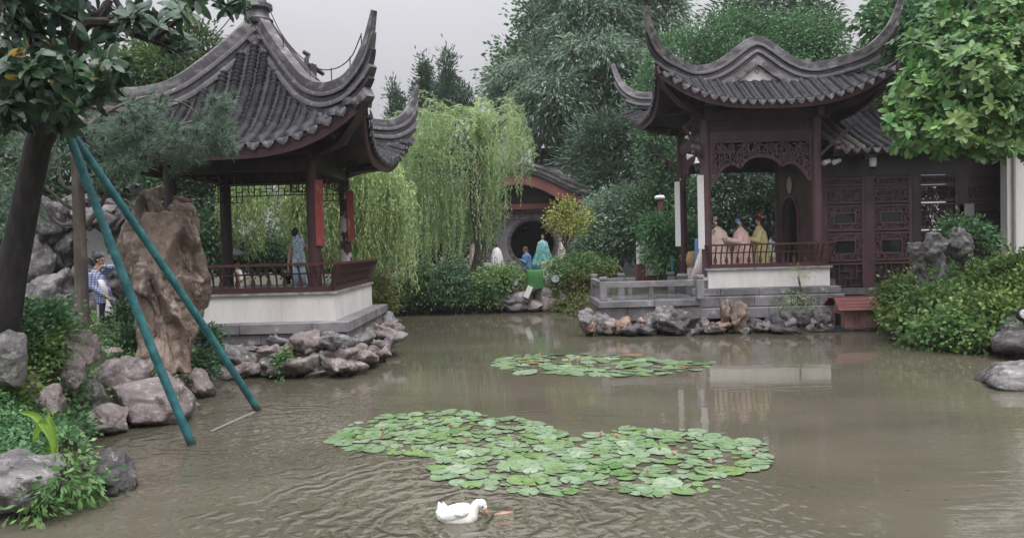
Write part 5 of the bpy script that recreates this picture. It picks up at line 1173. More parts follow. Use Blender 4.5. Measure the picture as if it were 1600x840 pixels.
standing_stone('standing_stone', 'tall brown fissured scholar stone standing left of the pavilion', [
    Zs2([(150, 575, 830, .02), (155, 572, 835, .03), (160, 558, 835, .03), (200, 545, 860, .04), (280, 527, 880, .05), (350, 530, 900, .06), (420, 545, 922, .05), (500, 565, 912, .0), (580, 590, 890, -.04), (650, 592, 878, -.05), (750, 598, 850, -.05), (850, 600, 845, -.05)]),
    Zs2([(30, 680, 712, .0), (52, 625, 712, .0), (90, 590, 700, .02), (180, 572, 715, .05)]), Zs2([(56, 795, 818, -.05), (90, 772, 828, -.03), (140, 745, 840, 0), (240, 700, 850, .03)]),
    Zs2([(375, 620, 668, .50), (420, 588, 700, .58), (500, 585, 745, .62), (600, 600, 770, .64), (700, 600, 800, .64), (850, 600, 820, .62)]),
    Zs2([(505, 735, 765, .52), (560, 730, 800, .56), (650, 740, 830, .56), (850, 740, 838, .54)])], 13.0, .55, 'scholar', 5, .02, .115, pits=.75, sc=1.5)
Zr = lambda L_: [(160+y/2.624, 1270+a/2.624, 1270+b/2.624, f) for y, a, b, f in L_]
standing_stone('standing_stone', 'grey overhanging scholar stone among the ivy in front of the hall', [
    Zr([(508, 575, 600, 0), (530, 555, 630, .0), (570, 545, 650, .02), (610, 545, 662, .02), (640, 570, 640, .0), (650, 590, 620, 0)]), Zr([(535, 470, 520, .05), (580, 450, 560, .08), (620, 440, 545, .08), (660, 490, 535, .05)]),
    Zr([(572, 385, 450, .02), (600, 388, 450, .03), (640, 410, 455, .0), (700, 415, 470, -.03), (790, 430, 500, -.05)]), Zr([(600, 480, 560, .1), (640, 490, 530, .12), (680, 500, 550, .12), (720, 480, 545, .1), (800, 470, 530, .08)])], 18.0, .6, 'rock_grey', 9, .022, .07, vert=.8, sc=2.2)
# ------------------------------------------------------------------ shrubs and ivy
def shrub(name, label, lobes, n, mat, base, seed, cat='shrub', group=None, L=.11, W=.065, cr=.13, clump=34, stem=.02, **kw):
    base = Vector(base); t = thing(name, label, cat, base, 0, group); g = G(); r = random.Random(seed)
    for l in lobes:
        for k in range(3): g.tube(wiggle(base-Vector((0, 0, .1)), Vector((l[0]+r.uniform(-.5, .5)*l[3], l[1]+r.uniform(-.4, .4)*l[4], l[2]+r.uniform(-.2, .6)*l[5])), 3, .05, seed+k), [stem, stem*.8, stem*.6, stem*.3], 5)
    g.obj('stem', M['bark_brown'], t, True); crown('foliage', lobes, n, M[mat], t, L=L, W=W, cr=cr, clump=clump, seed=seed, **kw); return t
D_ = 28.3
for i, (lab, lobs, n, mt) in enumerate((
    ('bushy green shrub hanging over the water at the left of the far bank', [(640, 455, 26, 30), (625, 470, 18, 20), (660, 440, 24, 24)], 5200, 'leaf_shrub'),
    ('dense dark ivy shrub under the willow on the far bank', [(700, 445, 34, 34), (680, 465, 26, 24), (725, 462, 30, 28), (710, 425, 26, 18)], 8000, 'leaf_mid'),
    ('leafy green shrub below the seated white robe', [(775, 440, 32, 28), (760, 462, 28, 24), (800, 432, 22, 22), (790, 432, 26, 10)], 6000, 'leaf_ivy'),
    ('light green shrub right of the green cloth', [(875, 420, 28, 18), (868, 436, 18, 18), (905, 415, 30, 18), (930, 412, 24, 14)], 4200, 'leaf_ivy'),
    ('yellowish wispy shrub beside the terrace on the far bank', [(905, 455, 28, 30), (925, 440, 26, 26), (880, 470, 22, 16), (940, 425, 22, 14), (900, 475, 30, 12)], 6800, 'leaf_olive'))):
    ls = [lob(x, y, D_ + (.3 if y < 440 else -.2), rx, ry) for x, y, rx, ry in lobs]; shrub('shrub', lab, ls, n, mt, (ls[0][0], D_+.5, .3), 600+i, group='shrubs along the far bank', droop=.7)
shrub('shrub', 'pale feathery shrub at the rear corner of the left pavilion', [lob(592, 455, 21.5, 18, 26), lob(600, 475, 21.2, 14, 18), lob(584, 440, 21.8, 12, 14)], 3600, 'leaf_olive', (P(592, 490, 21.5).x, 21.5, .2), 610, L=.13, W=.03, droop=.2)
shrub('shrub', 'dark leafy shrub between the boy and the brown stone', [lob(198, 505, 13.4, 12, 34), lob(192, 562, 13.0, 20, 24), lob(206, 535, 13.0, 16, 34), lob(184, 540, 13.5, 10, 14)], 2800, 'leaf_mid', (P(195, 560, 13.3).x, 13.3, .5), 611, L=.09, W=.05, cr=.09)
shrub('shrub', 'hanging green creeper between the brown stone and the pavilion base', [lob(325, 545, 13.6, 16, 34), lob(318, 575, 13.4, 14, 24), lob(335, 525, 13.8, 8, 14)], 2600, 'leaf_mid', (P(325, 585, 13.6).x, 13.6, .2), 612, L=.07, W=.04, cr=.07)
shrub('fern', 'small hanging fern on the rockwork under the left pavilion', [lob(441, 572, 14.5, 9, 20), lob(446, 556, 14.6, 7, 8)], 420, 'leaf_ivy', (P(441, 550, 14.9).x, 14.9, .5), 613, cat='fern', L=.10, W=.045, cr=.06, clump=14, droop=.8)
shrub('shrub', 'leafy sprig growing behind the grey overhanging scholar stone', [lob(1508, 362, 18.6, 30, 16), lob(1535, 372, 18.5, 18, 16), lob(1490, 350, 18.7, 16, 10), lob(1500, 392, 18.6, 12, 14)], 1300, 'leaf_green', (P(1505, 440, 18.7).x, 18.7, 1.4), 614, L=.13, W=.07, cr=.12, clump=18)
shrub('shrub', 'little drooping sprig rooted in the stone courses before the white wall', [lob(1250, 432, 20.8, 10, 14), lob(1235, 468, 20.4, 20, 12), lob(1258, 478, 20.3, 14, 16)], 420, 'leaf_willow', (P(1252, 455, 20.9).x, 20.9, .95), 615, L=.13, W=.022, cr=.08, clump=10, droop=.9)
cover_far = None
# ivy on the right bank: a dense ground cover over the slope
def cover(name, label, poly, n, mat, hmax, seed, L=.10, W=.07, extra=None, lift=0.0):
    rs = np.random.RandomState(seed); xs = [p[0] for p in poly]; ys = [p[1] for p in poly]; out_ = []
    X = rs.uniform(min(xs), max(xs), n*4); Y = rs.uniform(min(ys), max(ys), n*4); ins = np.zeros(X.shape, bool)
    for i in range(len(poly)):
        x0, y0 = poly[i]; x1, y1 = poly[(i+1) % len(poly)]; c = ((y0 > Y) != (y1 > Y)) & (X < (x1-x0)*(Y-y0)/((y1-y0) if y1 != y0 else 1e-9)+x0); ins ^= c
    X, Y = X[ins][:n], Y[ins][:n]; Z = np.maximum(ground_h(X, Y), .02)
    lump = np.array([.5+.5*mn.noise(Vector((x*1.3, y*1.3, seed))) + .5*mn.noise(Vector((x*3.1, y*3.1, seed+5))) for x, y in zip(X, Y)])
    hh_ = hmax*np.clip(lump, .05, 1.3); Z = Z + hh_*rs.uniform(.55, 1.0, len(X)) + lift
    C = np.stack([X, Y, Z], -1); D = rs.normal(0, .7, C.shape) + np.array([0, -.35, .15])
    me = leaf_mesh(name, C, D, L*rs.uniform(.6, 1.3, len(X)), W*rs.uniform(.7, 1.2, len(X)), M[mat], rs=rs, up=np.array([0, -.4, .9]))
    return tag(put(name, me), label, None, kind='stuff')
gp = lambda L_: [PZ(x, y, z)[:2] for x, y, z in L_]
cover('ground_cover', 'olive weeds on the bank left of the stone terrace', [(0.2, 28.9), (1.4, 28.4), (2.45, 24.5), (2.45, 21.3), (3.4, 23.2), (3.2, 30), (0.2, 30.5)], 4200, 'leaf_olive', .35, 15, L=.13, W=.06)
cover('ivy', 'dense green ivy spilling down the right bank to the water', [(9.2, 17.2), (9.6, 15.8), (10.3, 14.4), (11.0, 13.4), (16, 13.2), (17.5, 19), (14, 21.2), (11.5, 21.4), (9.5, 19.5)], 26000, 'leaf_ivy', .55, 5)
cover('ivy', 'yellow green ivy patches over the right bank', [(9.3, 18.4), (9.5, 16.6), (10.2, 15.0), (11.2, 14.2), (13.5, 14.2), (13.5, 18), (10.5, 20)], 8000, 'leaf_ivy_yellow', .62, 6, L=.09, W=.065)
for i, (lab, lobs, mt, n) in enumerate((
        ('bulging ivy mound directly right of the red duck house', [(1418, 468, 18.6, 26, 30), (1432, 500, 17.4, 26, 26), (1404, 492, 18.9, 12, 20)], 'leaf_ivy_yellow', 5200),
        ('bright ivy mound below the scholar stone, overhanging the water', [(1470, 480, 17.2, 40, 34), (1500, 515, 16.0, 40, 28), (1455, 520, 16.4, 26, 22)], 'leaf_ivy', 7000),
        ('bright ivy mound at the right edge under the white end wall', [(1560, 455, 17.2, 44, 34), (1595, 440, 17, 40, 34), (1545, 495, 16.0, 34, 34), (1520, 530, 15.6, 26, 16)], 'leaf_ivy_yellow', 8000))):
    ls = [lob(*q) for q in lobs]; shrub('ivy_mound', lab, ls, n, mt, (ls[0][0], ls[0][1], float(ground_h(ls[0][0], ls[0][1]))-.05), 630+i, 'ivy', 'ivy mounds on the right bank', L=.11, W=.085, cr=.17, droop=.7, inner=.05, shell=(.7, 1.18), clump=22)
# left bank
for i, (lab, lobs, mt, n) in enumerate((
        ('lush leafy bush at the left edge under the magnolia trunk', [(20, 505, 9.9, 40, 30), (60, 500, 10.2, 36, 26), (0, 545, 9.6, 24, 24)], 'leaf_green', 5200),
        ('bright creeper trailing down between the left bank boulders', [(55, 555, 9.9, 30, 40), (95, 540, 10.3, 24, 34), (105, 605, 10.2, 14, 30), (42, 605, 9.7, 18, 22)], 'leaf_ivy', 4200),
        ('yellow green fine grass like bush at the left edge above the corn shoot', [(15, 640, 9.1, 34, 40), (45, 660, 9.1, 28, 22), (10, 600, 9.3, 20, 24)], 'leaf_ivy_yellow', 4600),
        ('leafy clump behind the corn shoot, lower left', [(105, 665, 9.7, 22, 24), (85, 680, 9.1, 26, 18), (20, 690, 8.7, 26, 18)], 'leaf_green', 2400))):
    ls = [lob(*q) for q in lobs]; shrub('bush', lab, ls, n, mt, (ls[0][0], ls[0][1], float(ground_h(ls[0][0], ls[0][1]))-.05), 640+i, 'bush', 'bushes on the left bank', L=.075, W=.045, cr=.085, clump=26, droop=.3)
shrub('fern', 'green fern drooping over the lower left rocks to the water', [lob(98, 755, 7.1, 24, 18), lob(62, 790, 6.95, 16, 14), lob(130, 772, 7.3, 14, 12), lob(112, 722, 7.7, 24, 12), lob(46, 802, 6.95, 10, 8), lob(140, 745, 7.4, 14, 12)], 760, 'leaf_ivy', (P(90, 740, 7.7).x, 7.7, .3), 650, cat='fern', L=.095, W=.038, cr=.085, clump=12, droop=.7, upbias=.0)
cover('ground_cover', 'low green creepers and weeds over the left bank', [PZ(-150, 740)[:2], PZ(60, 725)[:2], PZ(130, 715)[:2], PZ(140, 690)[:2], PZ(200, 660)[:2], PZ(300, 625)[:2], PZ(330, 600)[:2], (-6.3, 15), (-9.5, 16.5), (-12, 12), (-9, 6)], 15000, 'leaf_ivy', .22, 8, L=.07, W=.045)
cover('ground_cover', 'low green weeds at the lower left edge round the corn shoot', [PZ(-120, 735, .45)[:2], PZ(40, 720, .45)[:2], PZ(120, 712, .35)[:2], PZ(140, 660, .5)[:2], PZ(60, 640, .6)[:2], PZ(-120, 640, .6)[:2]], 6000, 'leaf_green', .2, 9, L=.075, W=.045)
# corn shoot
cn = thing('corn_shoot', 'young bright green corn shoot on the lower left bank', 'plant', P(86, 738, 7.75))
for pts, wd in (([(86, 738), (84, 700), (80, 665), (72, 650)], .035), ([(86, 720), (84, 690), (72, 668), (52, 648), (30, 643)], .05), ([(85, 700), (80, 670), (68, 660), (58, 672), (52, 690)], .045), ([(86, 720), (75, 705), (50, 704), (22, 707)], .03), ([(84, 700), (82, 672), (76, 645)], .04), ([(85, 712), (80, 698), (66, 702), (60, 706)], .025)):
    q = smooth_path([P(x, y, 7.75+.003*(60-x)) for x, y in pts], 14); V = []; k = len(q)
    for i, p in enumerate(q):
        t = i/(k-1); w_ = wd*math.sin(math.pi*(t*.85+.12))**.7; tg = (q[min(i+1, k-1)]-q[max(i-1, 0)]).normalized(); sd = Vector((tg.z, 0, -tg.x)); V += [(p+sd*w_)[:], (p+Vector((0, .02, 0)))[:], (p-sd*w_)[:]]
    I = np.arange(3*k).reshape(k, 3); me = fast_mesh('blade', V, np.stack([I[:-1,:-1], I[:-1,1:], I[1:,1:], I[1:,:-1]], -1).reshape(-1, 4), True); me.materials.append(M['leaf_corn']); put('blade', me, cn)

# ------------------------------------------------------------------ water lilies
def pad_mat():
    m = bpy.data.materials.new('lily_pad'); m.use_nodes = True; t = m.node_tree; n = t.nodes; l = t.links.new; pb = n['Principled BSDF']; pb.inputs['Roughness'].default_value = .33
    tcn = n.new('ShaderNodeTexCoord'); sp = n.new('ShaderNodeSeparateXYZ'); l(tcn.outputs['Object'], sp.inputs[0])
    at_ = n.new('ShaderNodeMath'); at_.operation = 'ARCTAN2'; l(sp.outputs[1], at_.inputs[0]); l(sp.outputs[0], at_.inputs[1])
    ml_ = n.new('ShaderNodeMath'); ml_.operation = 'MULTIPLY'; ml_.inputs[1].default_value = 13; l(at_.outputs[0], ml_.inputs[0]); sn = n.new('ShaderNodeMath'); sn.operation = 'SINE'; l(ml_.outputs[0], sn.inputs[0])
    pw = n.new('ShaderNodeMapRange'); pw.inputs[1].default_value = .9; pw.inputs[2].default_value = 1; l(sn.outputs[0], pw.inputs[0])
    oi = n.new('ShaderNodeObjectInfo'); cr_ = n.new('ShaderNodeValToRGB'); e = cr_.color_ramp.elements; e[0].position = 0; e[0].color = (.075, .19, .05, 1); e[1].position = 1; e[1].color = (.27, .355, .235, 1)
    for p, c in ((.35, (.15, .245, .12, 1)), (.85, (.20, .285, .18, 1)), (.1, (.14, .235, .065, 1))): q = e.new(p); q.color = c
    l(oi.outputs['Random'], cr_.inputs[0])
    mx = n.new('ShaderNodeMix'); mx.data_type = 'RGBA'; l(pw.outputs[0], mx.inputs[0]); l(cr_.outputs[0], mx.inputs[6]); mx.inputs[7].default_value = (.30, .38, .22, 1)
    nz_ = n.new('ShaderNodeTexNoise'); nz_.inputs['Scale'].default_value = 14; nz_.inputs['Detail'].default_value = 4; gm = n.new('ShaderNodeNewGeometry'); l(gm.outputs['Position'], nz_.inputs[0])
    r2 = n.new('ShaderNodeMapRange'); r2.inputs[1].default_value = .3; r2.inputs[2].default_value = .7; r2.inputs[3].default_value = .62; r2.inputs[4].default_value = 1.12; l(nz_.outputs[0], r2.inputs[0])
    h_ = n.new('ShaderNodeHueSaturation'); l(mx.outputs[2], h_.inputs['Color']); l(r2.outputs[0], h_.inputs['Value']); l(h_.outputs[0], pb.inputs['Base Color']); M['lily_pad'] = m
pad_mat(); leafm('lily_far', (.17, .25, .14), .05, .25, .33)
mk('lily_brown', (.19, .12, .055), .45, .3, 9)
def pad_mesh(seed, mat='lily_pad'):
    r = random.Random(seed); V = [(0, 0, .006)]; n_ = 15; F_ = []
    for ring_, rr in ((0, .5), (1, 1.0)):
        for j in range(n_):
            a = .16 + (2*math.pi-.32)*j/(n_-1); q = rr*(1+(.05*math.sin(a*3+seed)+r.uniform(-.04, .04))*ring_); wv = (.05*math.sin(a*2+seed)+r.uniform(-.012, .02))*ring_
            V.append((q*math.cos(a), q*math.sin(a), .01*ring_+wv*.6))
    for j in range(n_-1): F_.append((0, 1+j, 2+j, 2+j)); F_.append((1+j, 1+n_+j, 2+n_+j, 2+j))
    b = len(V); V2 = V + [(x*.985, y*.985, z-.02) for x, y, z in V]
    me = bpy.data.meshes.new('lily_pad'); fs = [tuple(dict.fromkeys(f)) for f in F_]; rim = [0, 1] + [1+n_+j for j in range(n_)] + [n_]
    rim = [0, 1, 1+n_] + [1+n_+j for j in range(1, n_)] + [n_]
    fs += [tuple(i+b for i in f[::-1]) for f in fs]; fs += [(rim[i], rim[i]+b, rim[(i+1) % len(rim)]+b, rim[(i+1) % len(rim)]) for i in range(len(rim))]
    me.from_pydata(V2, [], fs); me.polygons.foreach_set('use_smooth', [True]*len(me.polygons)); me.materials.append(M[mat]); me.update()
    try: me.set_sharp_from_angle(angle=R(60))
    except Exception: pass
    return me
PADS = [pad_mesh(i) for i in range(5)]; PADB = pad_mesh(9, 'lily_brown')
def inpoly(x, y, poly):
    c = False
    for i in range(len(poly)):
        x0, y0 = poly[i]; x1, y1 = poly[(i+1) % len(poly)]
        if (y0 > y) != (y1 > y) and x < (x1-x0)*(y-y0)/(y1-y0)+x0: c = not c
    return c
def lilies(label, poly, holes, mind, rad, limit, seed, brown=.03):
    r = random.Random(seed); W_ = [PZ(x, y) for x, y in poly]; pw_ = [(p.x, p.y) for p in W_]; hw_ = [[PZ(x, y)[:2] for x, y in h] for h in holes]
    xs = [p[0] for p in pw_]; ys = [p[1] for p in pw_]; t = thing('water_lily', label, 'water lilies', (sum(xs)/len(xs), sum(ys)/len(ys), 0), 0, 'water lily patches'); pts = []
    for _ in range(14000):
        x, y = r.uniform(min(xs), max(xs)), r.uniform(min(ys), max(ys))
        if not inpoly(x, y, pw_) or any(inpoly(x, y, h) and r.random() < .93 for h in hw_): continue
        if any((x-a)**2+(y-b)**2 < (mind*(.7+.6*q))**2 for a, b, q in pts[-9999:]): continue
        pts.append((x, y, r.random()))
        if len(pts) >= limit: break
    pts.sort(key=lambda p: p[1]); V, Q, T, off = [], [], [], 0
    for i, (x, y, q) in enumerate(pts):
        s = rad*r.choice((.45, .65, .85, 1, 1.1, 1.25, 1.5)); bz = .004 + .014*r.random(); rot = (R(r.gauss(0, 2.6)), R(r.gauss(0, 2.6)), r.uniform(0, 6.28)); k = r.randrange(5)
        if r.random() < brown: link('lily_pad', PADB, t, Vector((x, y, bz))-wloc(t), rot, (s*.8, s*.8, s))['label'] = 'brown dying lily pad'
        elif i < 288: link('lily_pad', PADS[k], t, Vector((x, y, bz))-wloc(t), rot, (s, s*r.uniform(.9, 1.05), s))
        else:
            me = PADS[k]; n_ = len(me.vertices); co = np.empty(n_*3, np.float32); me.vertices.foreach_get('co', co); m3 = np.array(Euler(rot).to_matrix()); V.append((co.reshape(-1, 3)*s) @ m3.T + np.array([x, y, bz]))
            Q += [tuple(v+off for v in p.vertices) for p in me.polygons]; off += n_
    if V:
        me = bpy.data.meshes.new('lily_pads'); me.from_pydata(np.concatenate(V).tolist(), [], Q); me.materials.append(M['lily_far']); me.update(); tag(put('lily_pads', me, t), kind='stuff')
    return t
lw = lilies('large left lobe of water lilies in the middle of the pond, nearest the duck', [(508, 690), (545, 665), (600, 650), (690, 641), (760, 650), (836, 658), (868, 670), (890, 684), (905, 730), (905, 768), (890, 776), (800, 768), (750, 762), (700, 752), (676, 732), (680, 712), (640, 712), (560, 704)], [[(690, 720), (680, 690), (560, 712), (640, 740)]], .138, .104, 420, 1, .008)
lw2 = lilies('right lobe of water lilies reaching below the pale pavilion reflection', [(875, 690), (915, 680), (980, 670), (1080, 672), (1130, 682), (1198, 695), (1200, 710), (1186, 735), (1135, 742), (1060, 748), (1100, 755), (1128, 762), (1090, 768), (1010, 774), (950, 766), (900, 768), (896, 730)], [[(985, 714), (1060, 708), (1070, 735), (985, 745)], [(1060, 690), (1130, 697), (1100, 715), (1040, 705)], [(900, 745), (950, 755), (940, 775), (895, 770)]], .145, .104, 360, 2, .008)
lw3 = lilies('far strip of water lilies in front of the terrace', [(770, 562), (790, 556), (860, 553), (1000, 554), (1020, 562), (1122, 566), (1105, 576), (1060, 583), (1000, 588), (900, 585), (800, 583), (772, 573)], [[(870, 572), (1000, 569), (1020, 562), (900, 562)], [(1010, 566), (1060, 563), (1040, 571), (1000, 574)]], .26, .17, 210, 3)
lw4 = lilies('few separate lily pads between the two lobes of the near patch', [(735, 662), (836, 660), (800, 672)], [], .3, .11, 5, 4)
def stalks(root, L_, mat):
    for px, py, h, ln, tilt in L_:
        p = PZ(px, py); g = G(); q = [p, p + Vector((tilt*.4, 0, h*.6)), p + Vector((tilt, -.02, h))]; g.tube(q, [ln*.5, ln*.75, ln*.35], 8); g.obj('flower_bud', M[mat], root, True)
stalks(lw, [(597, 684, .13, .024, .03), (688, 655, .09, .018, .0), (699, 668, .06, .025, .05), (733, 690, .1, .012, .0), (805, 702, .1, .008, .0)], 'stalk')
stalks(lw2, [(934, 684, .09, .03, .06), (968, 686, .08, .03, -.05), (1058, 712, .06, .03, -.06), (1110, 722, .06, .03, -.02), (1010, 746, .1, .022, .02), (1186, 708, .04, .025, -.06)], 'bud')
stalks(lw3, [(842, 563, .18, .03, .02), (890, 566, .12, .04, .0), (902, 566, .1, .03, .04)], 'bud')
# specks and leaves floating on the water
g = G(); r = random.Random(14)
for _ in range(170):
    px, py = (r.gauss(1380, 110), r.gauss(585, 25)) if r.random() < .55 else (r.uniform(250, 1580), r.uniform(560, 830))
    if py < 530: continue
    p = PZ(px, py); a = r.uniform(0, 3); s = r.uniform(.008, .028)
    if float(pond_dist(p.x, p.y)) > -.2: continue
    c_, s_ = math.cos(a)*s, math.sin(a)*s; q = r.uniform(.3, .7); g.raw([(p.x-c_, p.y-s_, .006), (p.x+s_*q, p.y-c_*q, .009), (p.x+c_, p.y+s_, .006), (p.x-s_*q, p.y+c_*q, .008)], [(0, 1, 2, 3)])
tag(g.obj('floating_debris', M['leaf_olive']), 'small leaves and specks drifting on the brown water', kind='stuff')

# ------------------------------------------------------------------ duck, orange streak, duck house
dk = thing('duck', 'white duck swimming with head bowed to the water', 'duck', DUCK)
def remesh(o, v, it=3):
    m1 = o.modifiers.new('remesh', 'REMESH'); m1.mode = 'VOXEL'; m1.voxel_size = v; m1.use_smooth_shade = True
    m2 = o.modifiers.new('smooth', 'SMOOTH'); m2.iterations = it; m2.factor = .5; return o
dx, dy = DUCK.x, DUCK.y; sc_ = PZ(740, 812).x - PZ(739, 812).x; dp = lambda px, py, y=0.0: Vector((dx+(px-720)*sc_, dy+y, (812-py)*sc_*1.05))
g = G()
g.tube([dp(684, 795), dp(690, 801), dp(702, 806), dp(718, 808), dp(734, 808), dp(744, 805)], [.03, .066, .088, .092, .08, .045], 14)
g.tube([dp(692, 800), dp(688, 792), dp(686, 783)], [.055, .03, .006], 10); g.tube([dp(700, 801), dp(696, 792), dp(693, 784)], [.05, .028, .006], 10)
g.tube([dp(736, 804), dp(741, 796), dp(745, 789), dp(750, 786)], [.07, .05, .042, .04], 12); g.ell(dp(753, 788), (.048, .04, .043), rot=Matrix.Rotation(R(35), 3, 'Y')); g.tube([dp(753, 789), dp(759, 796)], [.04, .026], 10)
remesh(g.obj('body', M['duck_white'], dk, 'full'), .0085)
for s in (-1, 1):
    g = G(); g.ell(dp(712, 801)+Vector((0, s*.078, .01)), (.14, .022, .05), rot=Matrix.Rotation(R(-12), 3, 'Y')); g.obj('wing', M['duck_white'], dk, 'full')
    g = G()
    for j in range(6): q0 = dp(724-3*j, 799+.8*j)+Vector((0, s*(.10-.004*j), 0)); g.tube([q0, q0+Vector((-.06-.008*j, -s*.012, .012)), q0+Vector((-.10-.008*j, -s*.028, .018))], [.012, .017, .004], 6)
    g.obj('wing_feathers', M['duck_white'], dk, 'full')
    g = G(); g.ell(dp(755, 791)+Vector((0, s*.036, 0)), (.008,)*3, 8, 6); g.obj('eye', M['black'], dk, 'full')
g = G(); g.tube([dp(757, 796), dp(760, 801), dp(762, 806)], [.018, .016, .008], 10); g.obj('beak', M['orange'], dk, 'full')
kf = thing('reflection_streak', 'pale orange koi at the surface just right of the white duck', 'fish', PZ(785, 806))  # solid fish shape added in place of an orange reflection on the water
p = PZ(787, 807, -.047); g = G(); q = [p+Vector((x, y, z)) for x, y, z in ((-.17, -.08, -.0), (-.10, -.05, .012), (0, -.02, .018), (.1, .02, .012), (.2, .05, .0), (.26, .06, -.005))]; g.tube(q, [.012, .034, .042, .034, .016, .008], 10); g.obj('body', M['reflection_streak'], kf, 'full')
g = G(); g.raw([p+Vector((.25, .06, .004)), p+Vector((.36, .12, .0)), p+Vector((.32, .07, .004)), p+Vector((.37, .04, .0))], [(0, 1, 2), (0, 2, 3)]); g.obj('tail', M['reflection_streak'], kf)
H0 = PZ(1342, 516); hs_ = 19.2/F
dh = thing('duck_house', 'weathered red wooden duck house with a slatted roof, at the waterline', 'duck house', (H0.x, H0.y, .1)); yb = H0.y
x0, x1 = PZ(1318, 516).x, PZ(1378, 516).x; wz = .07; wt = P(1350, 482, yb).z
g = G(); nP_ = 5
for i in range(nP_): a, b = x0+(x1-x0)*i/nP_, x0+(x1-x0)*(i+1)/nP_; g2 = G(); g2.bb(a+.004, b-.004, yb-.02+.004*(i % 2), yb+.02, wz, wt); g2.obj('wall_board', M['duckhouse'], dh)
yk = yb+.75; hx = x0-.06
for nm, a, b in (('side_wall', (x1-.02, yb+.02), (x1-.02, yk)), ('back_wall', (x0, yk), (x1, yk))): G().bar((*a, (wz+wt)/2), (*b, (wz+wt)/2), .035, wt-wz).obj(nm, M['duckhouse'], dh)
# gable end at the left, set back, with an arched doorway
g = G(); xl = x0-.02; mid = yb+.38
for yy0, yy1 in ((yb+.02, yb+.16), (yk-.16, yk)): g.bb(xl-.015, xl+.015, yy0, yy1, wz, wt)
g.bb(xl-.015, xl+.015, yb+.16, yk-.16, wt-.14, wt+.1); g.obj('gable_end', M['duckhouse'], dh)
G().bb(xl+.02, xl+.04, yb+.16, yk-.16, wz, wt-.14).obj('doorway', M['black'], dh)  # black sheet standing in for the dark interior behind the opening
for i in range(4):
    t = i/4; z = wt+.30*t-.03; y = yb-.14+.40*t; G().box(((PZ(1303, 516).x+PZ(1381, 516).x)/2, y, z+.05), (PZ(1381, 516).x-PZ(1302, 516).x-.03*i, .17, .03), rot=Matrix.Rotation(R(33), 3, 'X')).obj('roof_slat', M['duckhouse_roof'], dh)
for i in range(4):
    t = i/4; z = wt+.30*t-.03; y = yk+.1-.36*t; G().box(((PZ(1303, 516).x+PZ(1381, 516).x)/2, y, z+.05), (PZ(1381, 516).x-PZ(1302, 516).x-.03*i, .17, .03), rot=Matrix.Rotation(R(-35), 3, 'X')).obj('roof_slat', M['duckhouse_roof'], dh)
G().bb(PZ(1305, 516).x, PZ(1380, 516).x, yb+.27, yb+.35, wt+.27, wt+.33).obj('ridge_board', M['duckhouse_roof'], dh)
a, b = PZ(1250, 519).x, PZ(1440, 519).x
G().bb(a, b, yb-.18, yb+1.1, .015, .065).obj('raft', M['rock_dark'], dh)
tag(G().box((x0-.12, yb+.2, .09), (.3, .3, .05), .3).obj('food_tray', M['teal_tape']), 'small teal tray at the duck house doorway', 'tray')

# ------------------------------------------------------------------ poles, lamps, cameras
for k, (lab, top, foot) in enumerate((('teal wrapped pole nearer the camera, slanting from the magnolia trunk into the water', P(101, 192, 9.15), PZ(301, 694)), ('teal wrapped pole farther back, slanting at a flatter angle into the water', P(109, 204, 9.5), PZ(402, 641)))):
    t = thing('prop_pole', lab, 'pole', (foot.x, foot.y, 0), 0, 'teal props of the leaning magnolia'); g = G(); d = foot-top; e = foot + d.normalized()*.5
    bw = Vector((.012, 0, .03))*(1 if k else -1); g.tube(smooth_path([top, top.lerp(e, .3)+bw, top.lerp(e, .65)+bw*1.3, e], 16), [.05+.006*j/16+.0005*math.sin(j*2.1+k) for j in range(17)], 14); g.obj('pole', M['teal_tape'], t, True)
    g = G(); pth_ = smooth_path([top, top.lerp(e, .3)+bw, top.lerp(e, .65)+bw*1.3, e], 16); ln = (e-top).length; u = d.normalized(); s1 = u.cross(Vector((0, 1, 0))).normalized(); s2 = u.cross(s1); q = []
    for i in range(int(ln/.025)): a = i*.025/.22*2*math.pi; tt = min(i*.025/ln, .999)*16; j_ = int(tt); c_ = pth_[j_].lerp(pth_[j_+1], tt-j_); q.append(c_+(s1*math.cos(a)+s2*math.sin(a))*(.049+.006*tt/16))
    g.tube(q, .006, 4); g.obj('tape_edge', M['teal_tape'], t, True)
tag(G().bar(PZ(330, 673, .02), PZ(398, 643, .05), .02).obj('stick', M['cement']), 'thin pale stick lying on the water between the two teal poles', 'stick')
tag(G().tube([P(104, 190, 9.2), P(100, 205, 9.1), P(110, 214, 9.1), P(112, 198, 9.3)], .012, 5).obj('rope', M['tan']), 'rope lashing the teal poles to the magnolia trunk', 'rope')
